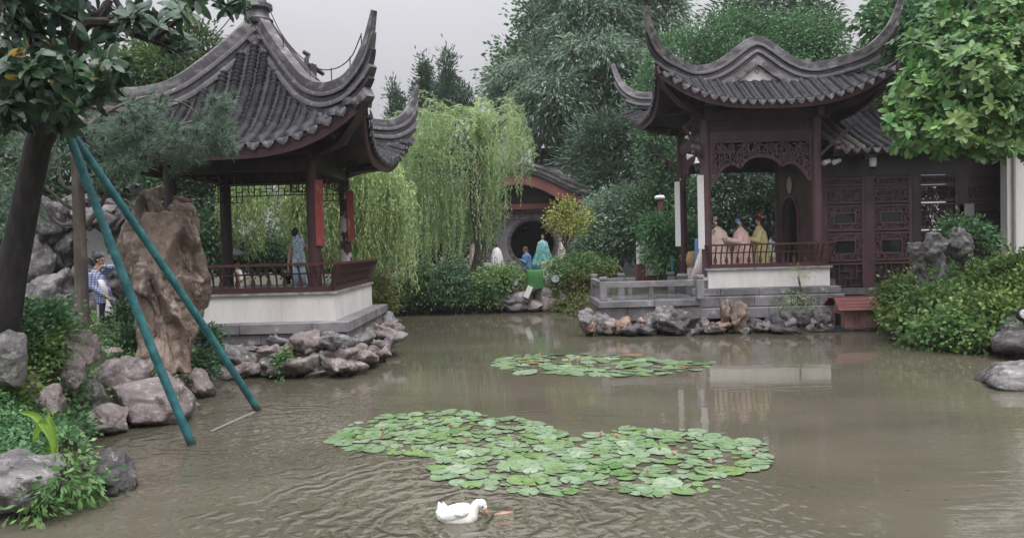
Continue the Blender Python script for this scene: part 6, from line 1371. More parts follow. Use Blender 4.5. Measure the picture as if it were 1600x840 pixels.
def spotlight(label, p, r_, group='garden spotlights', tilt=R(-65)):
    t = thing('spotlight', label, 'lamp', p, 0, group); p = Vector(p); rot = Matrix.Rotation(tilt, 3, 'X'); 
    def disc(g, rr, z0, z1, n_=14):
        b = len(g.v)
        for z in (z0, z1):
            for j in range(n_): a = 2*math.pi*j/n_; g.v.append(tuple(p+Vector((0, 0, r_))+rot @ Vector((rr*math.cos(a), rr*math.sin(a), -z))))
        for j in range(n_): q = (j+1) % n_; g.f.append((b+j, b+q, b+n_+q, b+n_+j))
        g.f.append(tuple(range(b, b+n_))); g.f.append(tuple(range(b+2*n_-1, b+n_-1, -1))); return g
    rot = Matrix.Rotation(R(90)+R(-20), 3, 'X')
    disc(G(), r_, .0, r_*.9).obj('housing', M['black'], t); disc(G(), r_*.85, r_*-.0-.012, .001).obj('lens', M['metal_grey'], t)
    g = G()
    for k in range(7): a = k*math.pi/3; c = Vector((0, 0, 0)) if k == 6 else Vector((math.cos(a)*r_*.5, math.sin(a)*r_*.5, 0)); g.ell(p+Vector((0, 0, r_))+rot @ (c+Vector((0, 0, .015))), (r_*.17,)*3, 8, 6)
    g.obj('led', M['white_paint'], t, 'full'); G().bar(p-Vector((0, 0, .1)), p+Vector((0, .02, r_*.5)), .04).obj('bracket', M['black'], t)
spotlight('round spotlight among boulders below the brown stone', P(218, 578, 11.9), .085)
spotlight('round spotlight on the far bank left of the green cloth', P(804, 448, 28.0), .19)
spotlight('round spotlight on the far bank right of the green cloth', P(868, 443, 28.0), .19)
spotlight('round spotlight on the dark rock at the right edge', P(1601, 500, 14.6), .12)
def cone_lamp(label, p, r_, rot):
    t = thing('lamp', label, 'lamp', p, 0, 'white lamps under the wavy eave'); p = Vector(p); g = G(); b0 = 0
    for z, rr in ((0, r_*.35), (-.9*r_, r_*.5), (-1.9*r_, r_)):
        for j in range(10): a = 2*math.pi*j/10; g.v.append(tuple(p+rot @ Vector((rr*math.cos(a), rr*math.sin(a), z))))
    for i in range(2):
        for j in range(10): q = (j+1) % 10; g.f.append((i*10+j, i*10+q, i*10+10+q, i*10+10+j))
    g.f.append(tuple(range(10))); g.f.append(tuple(range(29, 19, -1))); g.obj('shade', M['white_paint'], t, True); G().bar(p, p+Vector((.05, .1, .22)), .03).obj('arm', M['dark_wood'], t)
cone_lamp('white cone lamp, topmost of three beside the near left column', P(1078, 207, 21.0), .10, Matrix.Rotation(R(20), 3, 'Y'))
cone_lamp('white lamp turned sideways, middle of three beside the near left column', P(1083, 243, 21.0), .09, Matrix.Rotation(R(80), 3, 'Y'))
cone_lamp('white lamp pointing down, lowest of three beside the near left column', P(1088, 246, 20.9), .085, Matrix.Rotation(R(-5), 3, 'Y'))
hl = thing('lantern', 'dark hanging lantern beside the near left column', 'lantern', P(1092, 250, 20.9)); g = G(); g.lathe(P(1091, 243, 20.9), [(.03, 0), (.1, .04), (.13, .16), (.1, .3), (.04, .34), (.06, .42), (.02, .5)], 10); g.obj('body', M['dark_wood'], hl, True); G().bar(P(1091, 236, 20.9), P(1091, 215, 20.9), .02).obj('chain', M['black'], hl)
dc = thing('camera', 'white dome security camera hanging under the hall eave', 'security camera', P(1364, 262, 21.6)); p = P(1364, 262, 21.6)
g = G(); g.lathe(p, [(.03, -.02), (.085, .04), (.1, .12), (.1, .26), (.07, .3)], 12); g.obj('housing', M['white_paint'], dc, True); g = G(); g.ell(p+Vector((0, 0, .03)), (.075, .075, .08)); g.obj('dome', M['dark_glass'], dc, 'full'); G().box(p+Vector((0, .15, .36)), (.22, .3, .14)).obj('mount', M['metal_grey'], dc)
for lab, px, py in (('small white spot camera nearest the right column, under the hall eave', 1291, 254), ('white spot camera between the column and the dome camera', 1307, 253)):
    t = thing('camera', lab, 'security camera', P(px, py, 21.5), 0, 'spot cameras under the hall eave'); p = P(px, py, 21.5); g = G(); g.tube([p+Vector((.12, .05, .05)), p+Vector((-.1, -.06, -.02))], [.06, .075], 10); g.obj('body', M['white_paint'], t, True); G().bar(p, p+Vector((.05, .3, .1)), .04).obj('mount', M['metal_grey'], t)
gl = thing('lamp', 'small green glowing lamp inside the arched doorway of the wavy roofed pavilion', 'lamp', P(1253, 357, 25)); g = G(); g.ell(P(1253, 357, 25), (.07, .05, .05)); g.obj('bulb', M['green_lamp'], gl, 'full'); G().bar(P(1253, 357, 25), P(1253, 420, 25), .03).obj('stand', M['black'], gl)
# couplet pillar, lamp post and thin post left of the wavy roofed pavilion
cp = thing('couplet_pillar', 'white couplet boards over a reddish base beside the far bushes', 'pillar', (P(1020, 440, 27).x, 27, .9))
a, b = P(997, 440, 27), P(1036, 440, 27)
G().bb(a.x, b.x, 27, 27.5, .9, P(1015, 412, 27).z).obj('base', M['wall_reddish'], cp); G().bb(a.x+.02, P(1006, 412, 27).x, 26.95, 27.4, P(1015, 412, 27).z, P(1000, 376, 27).z).obj('couplet_board', M['white_paint'], cp)
G().bb(P(1009, 412, 27).x, b.x, 26.97, 27.4, P(1015, 430, 27).z, P(1015, 374, 27).z).obj('plaster', M['far_plaster'], cp)
g = G(); r = random.Random(2)
for k in range(5):
    c = P(1001.5, 383+k*6, 26.94)
    for j in range(4): an = r.uniform(0, 3.14); g.bar(c+Vector((math.cos(an)*.05+r.uniform(-.02, .02), 0, math.sin(an)*.05)), c-Vector((math.cos(an)*.05, 0, math.sin(an)*.05)), .004, .014)
g.obj('brush_marks', M['black'], cp)
lpz = thing('lamp_post', 'reddish post with a white top among the bushes left of the wavy roofed pavilion', 'lamp post', (P(1032, 430, 29).x, 29, .9)); g = G(); g.tube([(P(1034, 430, 29).x, 29, .9), P(1032, 312, 29)], .11, 8); g.obj('post', M['wall_reddish'], lpz, True); g = G(); g.lathe(P(1031, 312, 29), [(.1, 0), (.2, .03), (.22, .1), (.14, .17)], 10); g.obj('lamp_head', M['white_paint'], lpz, True)
tag(G().tube([(P(1051, 438, 24).x, 24, .9), P(1050, 398, 24)], .045, 8).obj('post', M['teal_tape'], None, True), 'thin dark green post beside the white based column', 'post')
gcx = P(837, 440, 28); gcv = thing('covered_box', 'box draped with a bright green cloth on the far bank', 'cloth', (gcx.x, 28, .5))
a, b = P(824, 450, 28), P(848, 421, 28); g = G(); cx_, cz_ = (a.x+b.x)/2, a.z; n_ = 28; V = []
for (z, s, f) in ((b.z, .0, 0), (b.z, .9, 0), (b.z-.04, 1.0, 0), (b.z-.3, 1.02, .03), (a.z, .98, .07)):
    for j in range(n_):
        t = 2*math.pi*j/n_; c_, s_ = math.cos(t), math.sin(t); k = 1/max(abs(c_), abs(s_))**.8; V.append((cx_+s*c_*k*(b.x-a.x)/2*(1+f*math.sin(t*7)), 28+s*s_*k*.3*(1+f*math.sin(t*7)), z - f*.5*math.sin(t*3)))
I = np.arange(5*n_).reshape(5, n_); I2 = np.roll(I, -1, 1); me = fast_mesh('cloth', V, np.stack([I[:-1], I2[:-1], I2[1:], I[1:]], -1).reshape(-1, 4), True); me.materials.append(M['green_cloth']); put('cloth', me, gcv)
for dx_ in (-.25, .25): G().bb(cx_+dx_-.03, cx_+dx_+.03, 27.97, 28.03, .3, a.z+.1).obj('leg', M['metal_grey'], gcv)
G().box((cx_-.28, 27.7, a.z-.12), (.2, .2, .45), rot=Matrix.Rotation(R(25), 3, 'Y')).obj('white_bag', M['white_cloth'], gcv)
# ------------------------------------------------------------------ people
def loft(g, secs, n=28, fold=0.0, nf=9, ph=0.0, cap=True):
    """secs: (x, y, z, rx, ry) ellipses from bottom to top; folds grow towards the first section"""
    b = len(g.v); k = len(secs)
    for i, (x, y, z, rx, ry) in enumerate(secs):
        f = fold*(1-i/(k-1))
        for j in range(n):
            t = 2*math.pi*j/n; q = 1+f*math.sin(t*nf+ph+.6*math.sin(t*3))
            g.v.append((x+rx*math.cos(t)*q, y+ry*math.sin(t)*q, z))
    for i in range(k-1):
        for j in range(n): q = (j+1) % n; g.f.append((b+i*n+j, b+i*n+q, b+(i+1)*n+q, b+(i+1)*n+j))
    if cap: g.f.append(tuple(b+j for j in range(n))[::-1]); g.f.append(tuple(b+(k-1)*n+j for j in range(n)))
    return g
def limb(g, pts, rad, n=10):
    pts = [Vector(p) for p in pts]; g.tube(pts, rad, n)
    for p, r_ in zip(pts, rad): g.ell(p, (r_,)*3, 10, 7)
def hand(g, wrist, d, side, s=1.0, curl=.5):
    """palm, four unequal bent fingers and a thumb leaving the side of the palm"""
    w = Vector(wrist); d = Vector(d).normalized(); sd = Vector(side); sd = (sd-d*sd.dot(d)).normalized(); nr = d.cross(sd)
    c = w+d*.045*s; rot = Matrix((sd, nr, d)).transposed(); g.ell(c, (.038*s, .016*s, .052*s), 10, 7, rot=rot)
    for k, (o, l_) in enumerate(((-.028, .066), (-.010, .078), (.010, .073), (.027, .056))):
        p = w+d*.085*s+sd*o*s; p1 = p+(d-nr*curl*.4)*l_*.5*s; p2 = p1+(d*.7-nr*curl)*l_*.45*s; g.tube([p-d*.02*s, p, p1, p2], [.009*s, .0095*s, .0088*s, .0068*s], 7)
    p = w+d*.03*s-sd*.034*s; g.tube([p, p+(d*.5-sd)*.022*s, p+(d*1.2-sd)*.042*s], [.011*s, .0105*s, .0075*s], 7)
def head_into(g, c, s, fwd):
    """skull, jaw, nose and ears; c = centre, fwd = horizontal facing direction"""
    f = Vector(fwd).normalized(); sd = Vector((f.y, -f.x, 0)); rot = Matrix((sd, f, Vector((0, 0, 1)))).transposed(); c = Vector(c)
    g.ell(c+Vector((0, 0, .02*s)), (.073*s, .09*s, .095*s), 14, 10, rot=rot); g.ell(c+f*.02*s-Vector((0, 0, .055*s)), (.055*s, .065*s, .062*s), 12, 8, rot=rot)
    g.tube([c+f*.085*s+Vector((0, 0, .015*s)), c+f*.105*s-Vector((0, 0, .022*s))], [.008*s, .015*s], 7)
    for k in (-1, 1): g.ell(c+sd*k*.075*s-Vector((0, 0, .005*s)), (.012*s, .022*s, .03*s), 8, 6, rot=rot)
    g.ell(c+f*.078*s-Vector((0, 0, .055*s)), (.024*s, .012*s, .01*s), 8, 6, rot=rot)
def eyes(root, c, s, fwd):
    f = Vector(fwd).normalized(); sd = Vector((f.y, -f.x, 0)); c = Vector(c)
    for k in (-1, 1):
        g = G(); g.ell(c+f*.083*s+sd*k*.03*s+Vector((0, 0, .012*s)), (.010*s, .008*s, .007*s), 8, 6); g.obj('eye', M['black'], root, 'full')
def pat_mat(name, c1, c2, scale, kind='voronoi', c3=None, rough=.6):
    m = bpy.data.materials.new(name); m.use_nodes = True; t = m.node_tree; n = t.nodes; l = t.links.new; pb = n['Principled BSDF']; pb.inputs['Roughness'].default_value = rough
    geo = n.new('ShaderNodeNewGeometry')
    def mixc(f, a, b):
        q = n.new('ShaderNodeMix'); q.data_type = 'RGBA'; l(f, q.inputs[0])
        for i, x in ((6, a), (7, b)):
            if isinstance(x, tuple): q.inputs[i].default_value = (*x, 1)
            else: l(x, q.inputs[i])
        return q.outputs[2]
    if kind == 'plaid':
        sp = n.new('ShaderNodeSeparateXYZ'); l(geo.outputs['Position'], sp.inputs[0]); fs = []
        for i in (0, 2, 1):
            q = n.new('ShaderNodeMath'); q.operation = 'MULTIPLY'; q.inputs[1].default_value = scale; l(sp.outputs[i], q.inputs[0]); s = n.new('ShaderNodeMath'); s.operation = 'SINE'; l(q.outputs[0], s.inputs[0])
            r_ = n.new('ShaderNodeMapRange'); r_.inputs[1].default_value = -.2; r_.inputs[2].default_value = .3; l(s.outputs[0], r_.inputs[0]); fs.append(r_.outputs[0])
        ad = n.new('ShaderNodeMath'); ad.operation = 'ADD'; l(fs[0], ad.inputs[0]); l(fs[1], ad.inputs[1]); hf = n.new('ShaderNodeMath'); hf.operation = 'MULTIPLY'; hf.inputs[1].default_value = .5; l(ad.outputs[0], hf.inputs[0]); l(mixc(hf.outputs[0], c1, c2), pb.inputs['Base Color'])
    else:
        nz_ = n.new('ShaderNodeTexNoise'); nz_.inputs['Scale'].default_value = scale; nz_.inputs['Detail'].default_value = 3; nz_.inputs['Distortion'].default_value = 1.2; l(geo.outputs['Position'], nz_.inputs[0])
        r_ = n.new('ShaderNodeMapRange'); r_.inputs[1].default_value = .47; r_.inputs[2].default_value = .55; l(nz_.outputs[0], r_.inputs[0]); l(mixc(r_.outputs[0], c1, c2), pb.inputs['Base Color'])
    M[name] = m
pat_mat('plaid_shirt', (.06, .09, .24), (.42, .46, .60), 135, 'plaid'); pat_mat('dress_print', (.20, .30, .42), (.55, .62, .68), 16); pat_mat('robe_floral', (.60, .44, .42), (.66, .56, .42), 14); pat_mat('robe_pink', (.55, .34, .33), (.62, .44, .42), 10)
pat_mat('teal_gauze', (.10, .29, .29), (.22, .44, .43), 6); pat_mat('pale_robe', (.62, .52, .50), (.70, .64, .60), 9)

# boy with a raised arm, in profile facing right
bz = P(163, 518, 14.2); u = (P(160, 393, 14.2).z-bz.z); s = u/1.66; B = lambda px, py, y=0.0: P(px, py, 14.2) + Vector((0, y, 0))
boy = thing('person', 'boy in a blue plaid shirt, one arm raised, beside the brown stone', 'person', bz)
BZ = lambda py: B(160, py)
hc_ = B(156, 406); fw = (1, -.12, 0)
g = G(); head_into(g, hc_, s*.98, fw); limb(g, [B(153, 425), B(154, 412)], [.055*s, .05*s]); loft(g, [(B(164, 455).x, 14.2, BZ(470).z, .11*s, .14*s), (B(158, 455).x, 14.2, BZ(440).z, .11*s, .16*s), (B(152, 455).x, 14.2, BZ(424).z, .07*s, .13*s)])
limb(g, [B(148, 430, -.16*s), B(152, 449, -.19*s), B(172, 461, -.16*s)], [.055*s, .045*s, .032*s]); hand(g, B(172, 461, -.16*s), (1, 0, -.6), (0, 1, 0), s, .8)
limb(g, [B(154, 428, .14*s), B(172, 417, .10*s), B(160, 416, -.02*s)], [.052*s, .045*s, .033*s]); hand(g, B(160, 416, -.02*s), (-1, -.2, -.1), (0, .4, 1), s, .3)
for k, (fx) in ((-1, 160), (1, 168)): limb(g, [B(163, 470, k*.08*s), B(163+.3*k, 493, k*.09*s), B(fx, 514, k*.09*s)], [.085*s, .06*s, .042*s]); g.tube([B(fx-1, 517, k*.09*s), B(fx+7, 518, k*.09*s)], [.04*s, .034*s], 9)
remesh(g.obj('body', M['skin'], boy, 'full'), .009, 2); eyes(boy, hc_, s, fw)
g = G(); g.ell(hc_+Vector((-.012*s, 0, .048*s)), (.094*s, .084*s, .078*s)); g.ell(hc_+Vector((-.05*s, 0, .0)), (.055*s, .078*s, .07*s)); remesh(g.obj('hair', M['hair'], boy, 'full'), .012)
g = G(); loft(g, [(B(163, 455).x, 14.2, BZ(473).z, .155*s, .18*s), (B(160, 455).x, 14.2, BZ(452).z, .145*s, .185*s), (B(154, 455).x, 14.2, BZ(432).z, .125*s, .185*s), (B(152, 455).x, 14.2, BZ(421).z, .075*s, .11*s)])
limb(g, [B(148, 430, -.16*s), B(151, 447, -.19*s), B(168, 459, -.17*s)], [.075*s, .066*s, .05*s]); limb(g, [B(154, 428, .14*s), B(172, 417, .10*s), B(163, 416, .0)], [.075*s, .066*s, .052*s]); remesh(g.obj('shirt', M['plaid_shirt'], boy, 'full'), .012, 2)
g = G(); loft(g, [(B(169, 455).x, 14.12, BZ(471).z, .07*s, .07*s), (B(167, 455).x, 14.1, BZ(450).z, .07*s, .07*s), (B(162, 455).x, 14.1, BZ(436).z, .05*s, .06*s)]); g.obj('undershirt', M['white_cloth'], boy, 'full')
g = G(); loft(g, [(B(164, 455).x, 14.2, BZ(480).z, .125*s, .16*s), (B(164, 455).x, 14.2, BZ(468).z, .125*s, .16*s)])
for k, fx in ((-1, 160), (1, 168)): limb(g, [B(163, 473, k*.08*s), B(163+.3*k, 493, k*.09*s), B(fx, 514, k*.09*s)], [.105*s, .085*s, .066*s])
remesh(g.obj('trousers', M['navy'], boy, 'full'), .013, 2)
g = G(); g.tube([B(161, 474, -.19*s), B(161, 493, -.178*s), B(158, 512, -.158*s)], [.024*s]*3, 6); g.obj('trouser_stripe', M['stripe'], boy)
for k, fx in ((-1, 160), (1, 168)): g = G(); g.tube([B(fx-2, 516, k*.09*s), B(fx+7, 518, k*.09*s)], [.05*s, .042*s], 9); g.ell(B(fx+7, 518, k*.09*s), (.045*s,)*3, 8, 6); g.obj('shoe', M['white_cloth'], boy, 'full')
wb = thing('bag', 'white plastic bag hanging from the hand of the boy', 'bag', B(176, 494, -.2)); g = G(); c = B(177, 480, -.17*s)
loft(g, [(c.x, c.y, c.z-.17, .05, .04), (c.x, c.y, c.z-.15, .085, .06), (c.x, c.y, c.z-.02, .07, .05), (c.x-.01, c.y, c.z+.1, .035, .025), (c.x-.025, c.y, c.z+.19, .012, .01)], 18, .08, 5); g.obj('bag', M['white_cloth'], wb, 'full')

# woman in a pale printed dress, from behind
W_ = lambda px, py, y=0.0: P(px, py, 16.9) + Vector((0, y, 0)); fz = 1.66
wm = thing('person', 'woman in a pale blue printed dress seen from behind at the pavilion rail', 'person', (W_(467, 405).x, 16.9, fz)); s = (W_(467, 352).z-fz)/1.66; wxc = W_(467, 405).x
hc_ = W_(461, 363); fw = (-.15, 1, -.1)
g = G(); head_into(g, hc_, s*.95, fw); limb(g, [W_(465, 384), W_(462, 370)], [.055*s, .048*s]); Zc = lambda t: fz+t*s
loft(g, [(wxc, 16.9, Zc(.80), .15*s, .11*s), (wxc, 16.9, Zc(1.02), .115*s, .09*s), (wxc, 16.9, Zc(1.22), .15*s, .1*s), (wxc, 16.9, Zc(1.36), .08*s, .06*s)])
limb(g, [W_(456, 382), W_(452, 402), W_(451, 420, -.02)], [.048*s, .04*s, .029*s]); hand(g, W_(451, 420, -.02), (0, 0, -1), (0, 1, 0), s)
limb(g, [W_(481, 382), W_(485, 401), W_(488, 414, -.12)], [.048*s, .04*s, .029*s]); hand(g, W_(488, 414, -.12), (.9, -.3, -.1), (0, 1, 0), s, .5)
for k in (-1, 1): limb(g, [(wxc+k*.085*s, 16.9, Zc(.82)), (wxc+k*.08*s, 16.9, Zc(.45)), (wxc+k*.08*s, 16.9, Zc(.08))], [.08*s, .055*s, .04*s]); g.tube([(wxc+k*.08*s, 16.86, Zc(.03)), (wxc+k*.09*s, 17.02, Zc(.03))], [.035*s, .03*s], 8)
remesh(g.obj('body', M['skin'], wm, 'full'), .009, 2); eyes(wm, hc_, s, fw)
g = G(); g.ell(hc_+Vector((0, -.012*s, .03*s)), (.088*s, .098*s, .095*s)); g.ell(hc_+Vector((0, -.045*s, -.03*s)), (.078*s, .055*s, .075*s)); remesh(g.obj('hair', M['hair'], wm, 'full'), .011)
g = G(); loft(g, [(wxc, 16.9, Zc(.58), .17*s, .13*s), (wxc, 16.9, Zc(.80), .175*s, .135*s), (wxc, 16.9, Zc(1.02), .135*s, .11*s), (wxc, 16.9, Zc(1.2), .172*s, .12*s), (wxc, 16.9, Zc(1.30), .165*s, .105*s), (wxc-.01, 16.9, Zc(1.38), .075*s, .066*s), (wxc-.02, 16.9, Zc(1.43), .062*s, .06*s)], 30, .04, 6); g.obj('dress', M['dress_print'], wm, 'full')
for k in (-1, 1): g = G(); loft(g, [(wxc+k*.085*s, 16.9, Zc(.09), .085*s, .085*s), (wxc+k*.085*s, 16.9, Zc(.45), .085*s, .09*s), (wxc+k*.085*s, 16.9, Zc(.8), .095*s, .11*s)], 20, .04, 5); g.obj('trouser_leg', M['pale_blue'], wm, 'full')
for k in (-1, 1): g = G(); g.tube([(wxc+k*.08*s, 16.84, Zc(.03)), (wxc+k*.09*s, 17.05, Zc(.03))], [.042*s, .036*s], 8); g.obj('shoe', M['white_cloth'], wm, 'full')

def robed(label, px, d, floor, topz, fwd, robe, hair='hair', wide=.27, deco=None, arm=None, cat='person', skin=True, dep=.8, name='person', flare=1.0, group=None, mask=False):
    x = P(px, 385, d).x; t = thing(name, label, cat, (x, d, floor), 0, group); h = topz-floor; s = h/1.66; f = Vector((*fwd, 0)).normalized(); hc_ = Vector((x, d, floor+1.545*s)); Z = lambda q: floor+q*s
    g = G(); head_into(g, hc_, s*.95, f); limb(g, [(x, d, Z(1.36)), (x, d, Z(1.48))], [.055*s, .048*s]); loft(g, [(x, d, Z(.8), .14*s, .11*s), (x, d, Z(1.25), .16*s, .1*s), (x, d, Z(1.38), .08*s, .06*s)])
    sd = Vector((f.y, -f.x, 0))
    for k in (-1, 1):
        a = Vector((x, d, Z(1.30)))+sd*k*.17*s; e = a+sd*k*.05*s-Vector((0, 0, .27*s))+f*.05*s; w = e+(f*.36+Vector((0, 0, .09)))*s if arm else e+(f*.05-Vector((0, 0, .24)))*s
        limb(g, [a, e, w], [.048*s, .04*s, .03*s]); hand(g, w, f if arm else (f.x*.2, f.y*.2, -1), sd, s, .5)
        q = Vector((x, d, 0))+sd*k*.085*s; limb(g, [(q.x, q.y, Z(.8)), (q.x, q.y, Z(.45)), (q.x, q.y, Z(.07))], [.08*s, .055*s, .04*s]); fp = Vector((q.x, q.y, Z(.03))); g.tube([fp-f*.05*s, fp+f*.14*s], [.035*s, .03*s], 8)
    remesh(g.obj('body', M['skin'], t, 'full'), .012, 2); eyes(t, hc_, s, f)
    g = G(); g.ell(hc_-f*.014*s+Vector((0, 0, .04*s)), (.092*s, .092*s, .09*s)); g.ell(hc_-f*.05*s-Vector((0, 0, .03*s)), (.075*s, .06*s, .08*s))
    if hair == 'bun': g.ell(hc_-f*.03*s+Vector((0, 0, .13*s)), (.05*s, .05*s, .06*s))
    if hair == 'long': loft(g, [(x-f.x*.1*s, d-f.y*.1*s, Z(1.05), .05*s, .05*s), (x-f.x*.09*s, d-f.y*.09*s, Z(1.45), .08*s, .06*s)])
    remesh(g.obj('hair', M['hair'], t, 'full'), .014)
    wx_, wy_ = (wide*dep, wide) if abs(f.x) > abs(f.y) else (wide, wide*dep)
    g = G(); loft(g, [(x, d, Z(.03), wx_*1.08*flare*s, wy_*flare*s), (x, d, Z(.4), wx_*1.04*flare*s, wy_*s), (x, d, Z(.85), wx_*s, wy_*s), (x, d, Z(1.1), wx_*.84*s, wy_*.86*s), (x, d, Z(1.26), wx_*.7*s, wy_*.72*s), (x, d, Z(1.33), wx_*.48*s, wy_*.5*s), (x, d, Z(1.41), .07*s, .066*s)], 66, .17, 11, px)
    if arm:
        for k in (-1, 1):
            a = Vector((x, d, Z(1.25)))+sd*k*.17*s; e = a+sd*k*.05*s-Vector((0, 0, .24*s))+f*.08*s; limb(g, [a, e, e+(f*.29+Vector((0, 0, .06)))*s], [.08*s, .09*s, .085*s])
    g.obj('robe', M[robe], t, 'full')
    for (o, c, r_) in (deco or []):
        gq = G()
        for k in range(5): an = k*1.257; gq.ell(hc_+Vector(o)*s+Vector((math.cos(an)*r_*s, 0, math.sin(an)*r_*s)), (r_*.8*s, r_*.5*s, r_*.8*s), 8, 6)
        gq.ell(hc_+Vector(o)*s-Vector((0, .01, 0)), (r_*.5*s,)*3, 8, 6); gq.obj('hair_flower', M[c], t, 'full')
    return t
robed('woman in a pale flowered robe with pink hair flowers, leftmost under the lattice arch', 1122, 22.4, 1.34, 3.20, (-.6, .8), 'robe_floral', wide=.31, deco=[((-.07, -.06, .10), 'pink_cloth', .035), ((-.06, -.06, -.02), 'white_cloth', .02)])
robed('woman in a pink robe with a blue hair flower, middle under the lattice arch', 1158, 22.3, 1.34, 3.16, (-1, .1), 'robe_pink', wide=.31, deco=[((-.10, -.05, .05), 'bright_blue', .04), ((-.07, -.07, .0), 'pale_blue', .025)], arm=1, hair='long')
robed('woman in a yellow green robe with red hair flowers under the lattice arch', 1187, 22.5, 1.34, 3.20, (-1, .15), 'yellow_robe', wide=.27, deco=[((.01, -.05, .17), 'red_flower', .04), ((.06, -.05, .10), 'orange', .03)], arm=1, hair='long')
# left of them: hung cloths and a bag
tag(loft(G(), [(P(1089, 410, 22.6).x, 22.6, 1.7, .13, .05), (P(1092, 410, 22.6).x, 22.6, 2.1, .10, .05), (P(1093, 410, 22.6).x, 22.6, 2.45, .14, .05), (P(1092, 410, 22.6).x, 22.6, 2.6, .09, .04)], 24, .12, 7).obj('blue_cloth', M['bright_blue'], None, 'full'), 'bright blue cloth hanging behind the near left column', 'cloth')
tag(loft(G(), [(P(1089, 410, 21.9).x, 21.9, 1.34, .24, .08), (P(1094, 410, 21.9).x, 21.9, 1.8, .16, .07), (P(1098, 410, 21.9).x, 21.9, 2.3, .08, .05)], 24, .1, 7).obj('pink_cloth', M['pale_robe'], None, 'full'), 'pale pink drape hanging beside the near left column', 'cloth')
bb_ = thing('bag', 'tan woven bag on the ledge between the left columns', 'bag', P(1082, 415, 24.2)); c = P(1082, 405, 24.2); loft(G(), [(c.x, c.y, c.z-.3, .17, .12), (c.x, c.y, c.z, .22, .15), (c.x, c.y, c.z+.22, .16, .1), (c.x, c.y, c.z+.27, .12, .07)], 18, .05, 5).obj('bag', M['wicker'], bb_, 'full')
tag(G().bb(P(1074, 410, 24.2).x, P(1093, 410, 24.2).x, 24.0, 24.4, 1.33, P(1082, 418, 24.2).z).obj('ledge', M['plaster']), 'white ledge under the tan woven bag', 'ledge')
# far bank figures
zf = .92
robed('person with dark hair in a white robe, seen from behind at the low far wall', 776, 34.8, P(776, 428, 34.8).z, P(776, 379, 34.8).z, (.1, 1), 'white_cloth', wide=.29)
mq = robed('mannequin in a flowing teal gauze dress in front of the moon gate', 848, 34.8, P(848, 424, 34.8).z, P(848, 366, 34.8).z, (0, -1), 'teal_gauze', wide=.30, cat='mannequin', name='mannequin', flare=1.5)
mq = robed('mannequin in a pale pink robe at the right of the moon gate', 880, 35.5, P(880, 420, 35.5).z, P(880, 368, 35.5).z, (.3, -1), 'pale_robe', wide=.24, cat='mannequin', name='mannequin')
robed('figure in a beige robe beside the willow', 741, 34.5, P(741, 424, 34.5).z, P(741, 372, 34.5).z, (.4, -1), 'pale_robe', wide=.22)
# woman looking at her phone, blue jacket
d = 31.5; x = P(823, 410, d).x; fl = P(823, 450, d).z; tp = P(823, 386, d).z; s = (tp-fl)/1.62; Z = lambda q: fl+q*s; f = Vector((-1, -.25, 0)).normalized(); sd = Vector((f.y, -f.x, 0)); hc_ = Vector((x-.05, d, Z(1.52)))
ph_ = thing('person', 'woman in a blue denim jacket looking at her phone on the far bank', 'person', (x, d, fl)); g = G(); head_into(g, hc_, s*.95, f); limb(g, [(x, d, Z(1.34)), (x-.03, d, Z(1.46))], [.055*s, .048*s]); loft(g, [(x, d, Z(.8), .15*s, .12*s), (x, d, Z(1.22), .16*s, .11*s), (x, d, Z(1.37), .08*s, .06*s)])
for k in (-1, 1):
    a = Vector((x, d, Z(1.28)))+sd*k*.17*s; e = a+f*.08*s-Vector((0, 0, .26*s)); w = e+f*.2*s+Vector((0, 0, .10*s))-sd*k*.08*s; limb(g, [a, e, w], [.048*s, .04*s, .03*s]); hand(g, w, f+Vector((0, 0, .4)), sd, s, .7)
    q = Vector((x, d, 0))+sd*k*.085*s; limb(g, [(q.x, q.y, Z(.8)), (q.x, q.y, Z(.45)), (q.x, q.y, Z(.07))], [.08*s, .055*s, .04*s]); fp = Vector((q.x, q.y, Z(.03))); g.tube([fp-f*.05*s, fp+f*.14*s], [.035*s, .03*s], 8)
remesh(g.obj('body', M['skin'], ph_, 'full'), .012, 2); eyes(ph_, hc_, s, f)
g = G(); g.ell(hc_-f*.015*s+Vector((0, 0, .035*s)), (.092*s,)*3); g.ell(hc_-f*.07*s-Vector((0, 0, .06*s)), (.06*s, .06*s, .1*s)); remesh(g.obj('hair', M['bark_brown'], ph_, 'full'), .014)
g = G(); loft(g, [(x, d, Z(.72), .2*s, .17*s), (x, d, Z(1.0), .185*s, .16*s), (x, d, Z(1.24), .19*s, .15*s), (x, d, Z(1.38), .09*s, .08*s)])
for k in (-1, 1): a = Vector((x, d, Z(1.28)))+sd*k*.17*s; e = a+f*.08*s-Vector((0, 0, .26*s)); w = e+f*.17*s+Vector((0, 0, .085*s))-sd*k*.07*s; limb(g, [a, e, w], [.08*s, .07*s, .055*s])
remesh(g.obj('jacket', M['jeans_blue'], ph_, 'full'), .016, 2)
g = G()
for k in (-1, 1): q = Vector((x, d, 0))+sd*k*.085*s; limb(g, [(q.x, q.y, Z(.8)), (q.x, q.y, Z(.45)), (q.x, q.y, Z(.1))], [.1*s, .075*s, .06*s])
remesh(g.obj('trousers', M['navy'], ph_, 'full'), .016, 2)
w = Vector((x, d, Z(1.16)))+f*.36*s; tag(G().box(w, (.02, .08, .15), math.atan2(f.y, f.x)).obj('phone', M['phone']), 'dark phone held up by the woman in the blue jacket', 'phone')
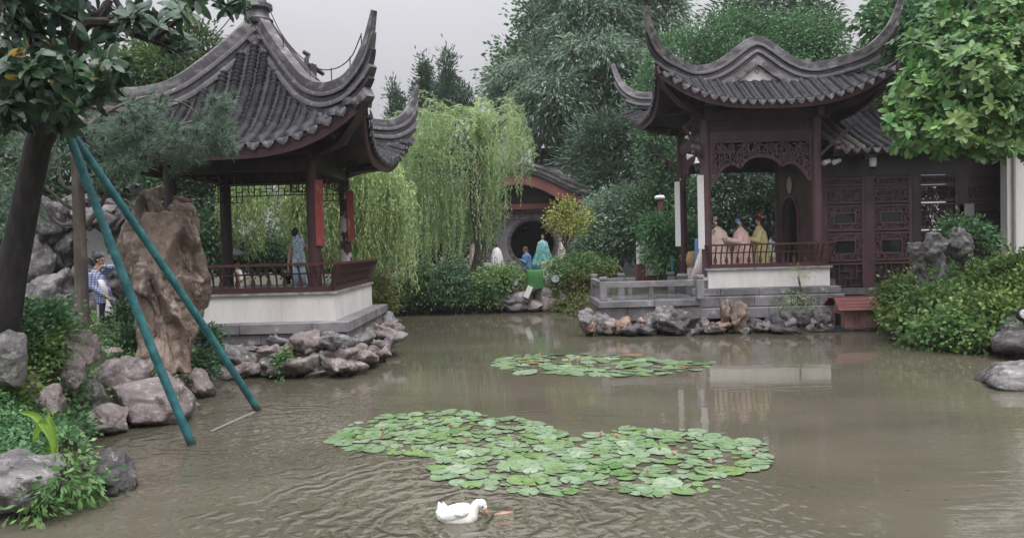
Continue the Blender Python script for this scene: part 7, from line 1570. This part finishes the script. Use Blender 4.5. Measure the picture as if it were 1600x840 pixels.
# seated visitor under a dark umbrella beyond the left pavilion
d = 22.5; x = P(372, 410, d).x; fl = P(372, 470, d).z; hc_ = P(368, 412, d); s = .95
sv = thing('person', 'visitor in white with a dark umbrella behind the left pavilion rail', 'person', (x, d, fl)); f = Vector((1, .2, 0)).normalized(); sd = Vector((f.y, -f.x, 0)); g = G(); head_into(g, hc_, s, f); z0 = hc_.z-.72
limb(g, [(x, d, hc_.z-.2), hc_], [.055, .05]); loft(g, [(x, d, z0, .16, .13), (x, d, hc_.z-.4, .16, .11), (x, d, hc_.z-.2, .08, .06)])
for k in (-1, 1):
    a = Vector((x, d, hc_.z-.27))+sd*k*.17; e = a-Vector((0, 0, .25))+f*.06; w = e+f*.2+Vector((0, 0, .1)); limb(g, [a, e, w], [.045, .04, .03]); hand(g, w, f, sd, 1, .8)
    h_ = Vector((x, d, z0))+sd*k*.09; kn = h_+f*.4; limb(g, [h_, kn, kn-Vector((0, 0, .42))], [.08, .06, .04]); fp = kn-Vector((0, 0, .45)); g.tube([fp-f*.05, fp+f*.14], [.035, .03], 8)
remesh(g.obj('body', M['skin'], sv, 'full'), .012, 2); eyes(sv, hc_, s, f)
g = G(); g.ell(hc_-f*.015+Vector((0, 0, .035)), (.09,)*3); g.ell(hc_-f*.05-Vector((0, 0, .05)), (.06, .07, .08)); remesh(g.obj('hair', M['hair'], sv, 'full'), .014)
g = G(); loft(g, [(x, d, z0-.1, .24, .2), (x, d, z0+.15, .19, .16), (x, d, hc_.z-.32, .19, .14), (x, d, hc_.z-.18, .09, .08)], 24, .05, 6); g.obj('blouse', M['white_cloth'], sv, 'full')
um = thing('umbrella', 'dark folding umbrella held over the visitor in white', 'umbrella', (x, d, hc_.z)); cu = P(366, 398, d)
g = G(); n_ = 16; V = [tuple(cu+Vector((0, 0, .17)))]
for i, (rr, z) in enumerate(((.15, .15), (.3, .08), (.42, -.02))):
    for j in range(n_): t = 2*math.pi*j/n_; k = 1-(.06 if j % 2 else 0); V.append(tuple(cu+Vector((rr*math.cos(t)*k, rr*math.sin(t)*k, z))))
fs = [(0, 1+j, 1+(j+1) % n_) for j in range(n_)] + [(1+i*n_+j, 1+(i+1)*n_+j, 1+(i+1)*n_+(j+1) % n_, 1+i*n_+(j+1) % n_) for i in range(2) for j in range(n_)]; g.raw(V, fs); cn_ = g.obj('canopy', M['navy'], um, True); sm_ = cn_.modifiers.new('thick', 'SOLIDIFY'); sm_.thickness = .006
G().bar(cu+Vector((0, 0, .2)), hc_+Vector((.1, -.05, -.4)), .014).obj('shaft', M['metal_grey'], um)

# ------------------------------------------------------------------ air: damp haze round the whole garden
hm = bpy.data.materials.new('haze'); hm.use_nodes = True; t = hm.node_tree; t.nodes.clear(); pv_ = t.nodes.new('ShaderNodeVolumePrincipled'); oo = t.nodes.new('ShaderNodeOutputMaterial')
pv_.inputs['Color'].default_value = (.93, .93, .97, 1); pv_.inputs['Density'].default_value = .0006; pv_.inputs['Anisotropy'].default_value = .2; t.links.new(pv_.outputs[0], oo.inputs['Volume'])
hz = G().bb(-410, 410, -410, 410, -2.2, 27).obj('haze', hm); hz['kind'] = 'stuff'; hz['label'] = 'thin damp haze over the garden'
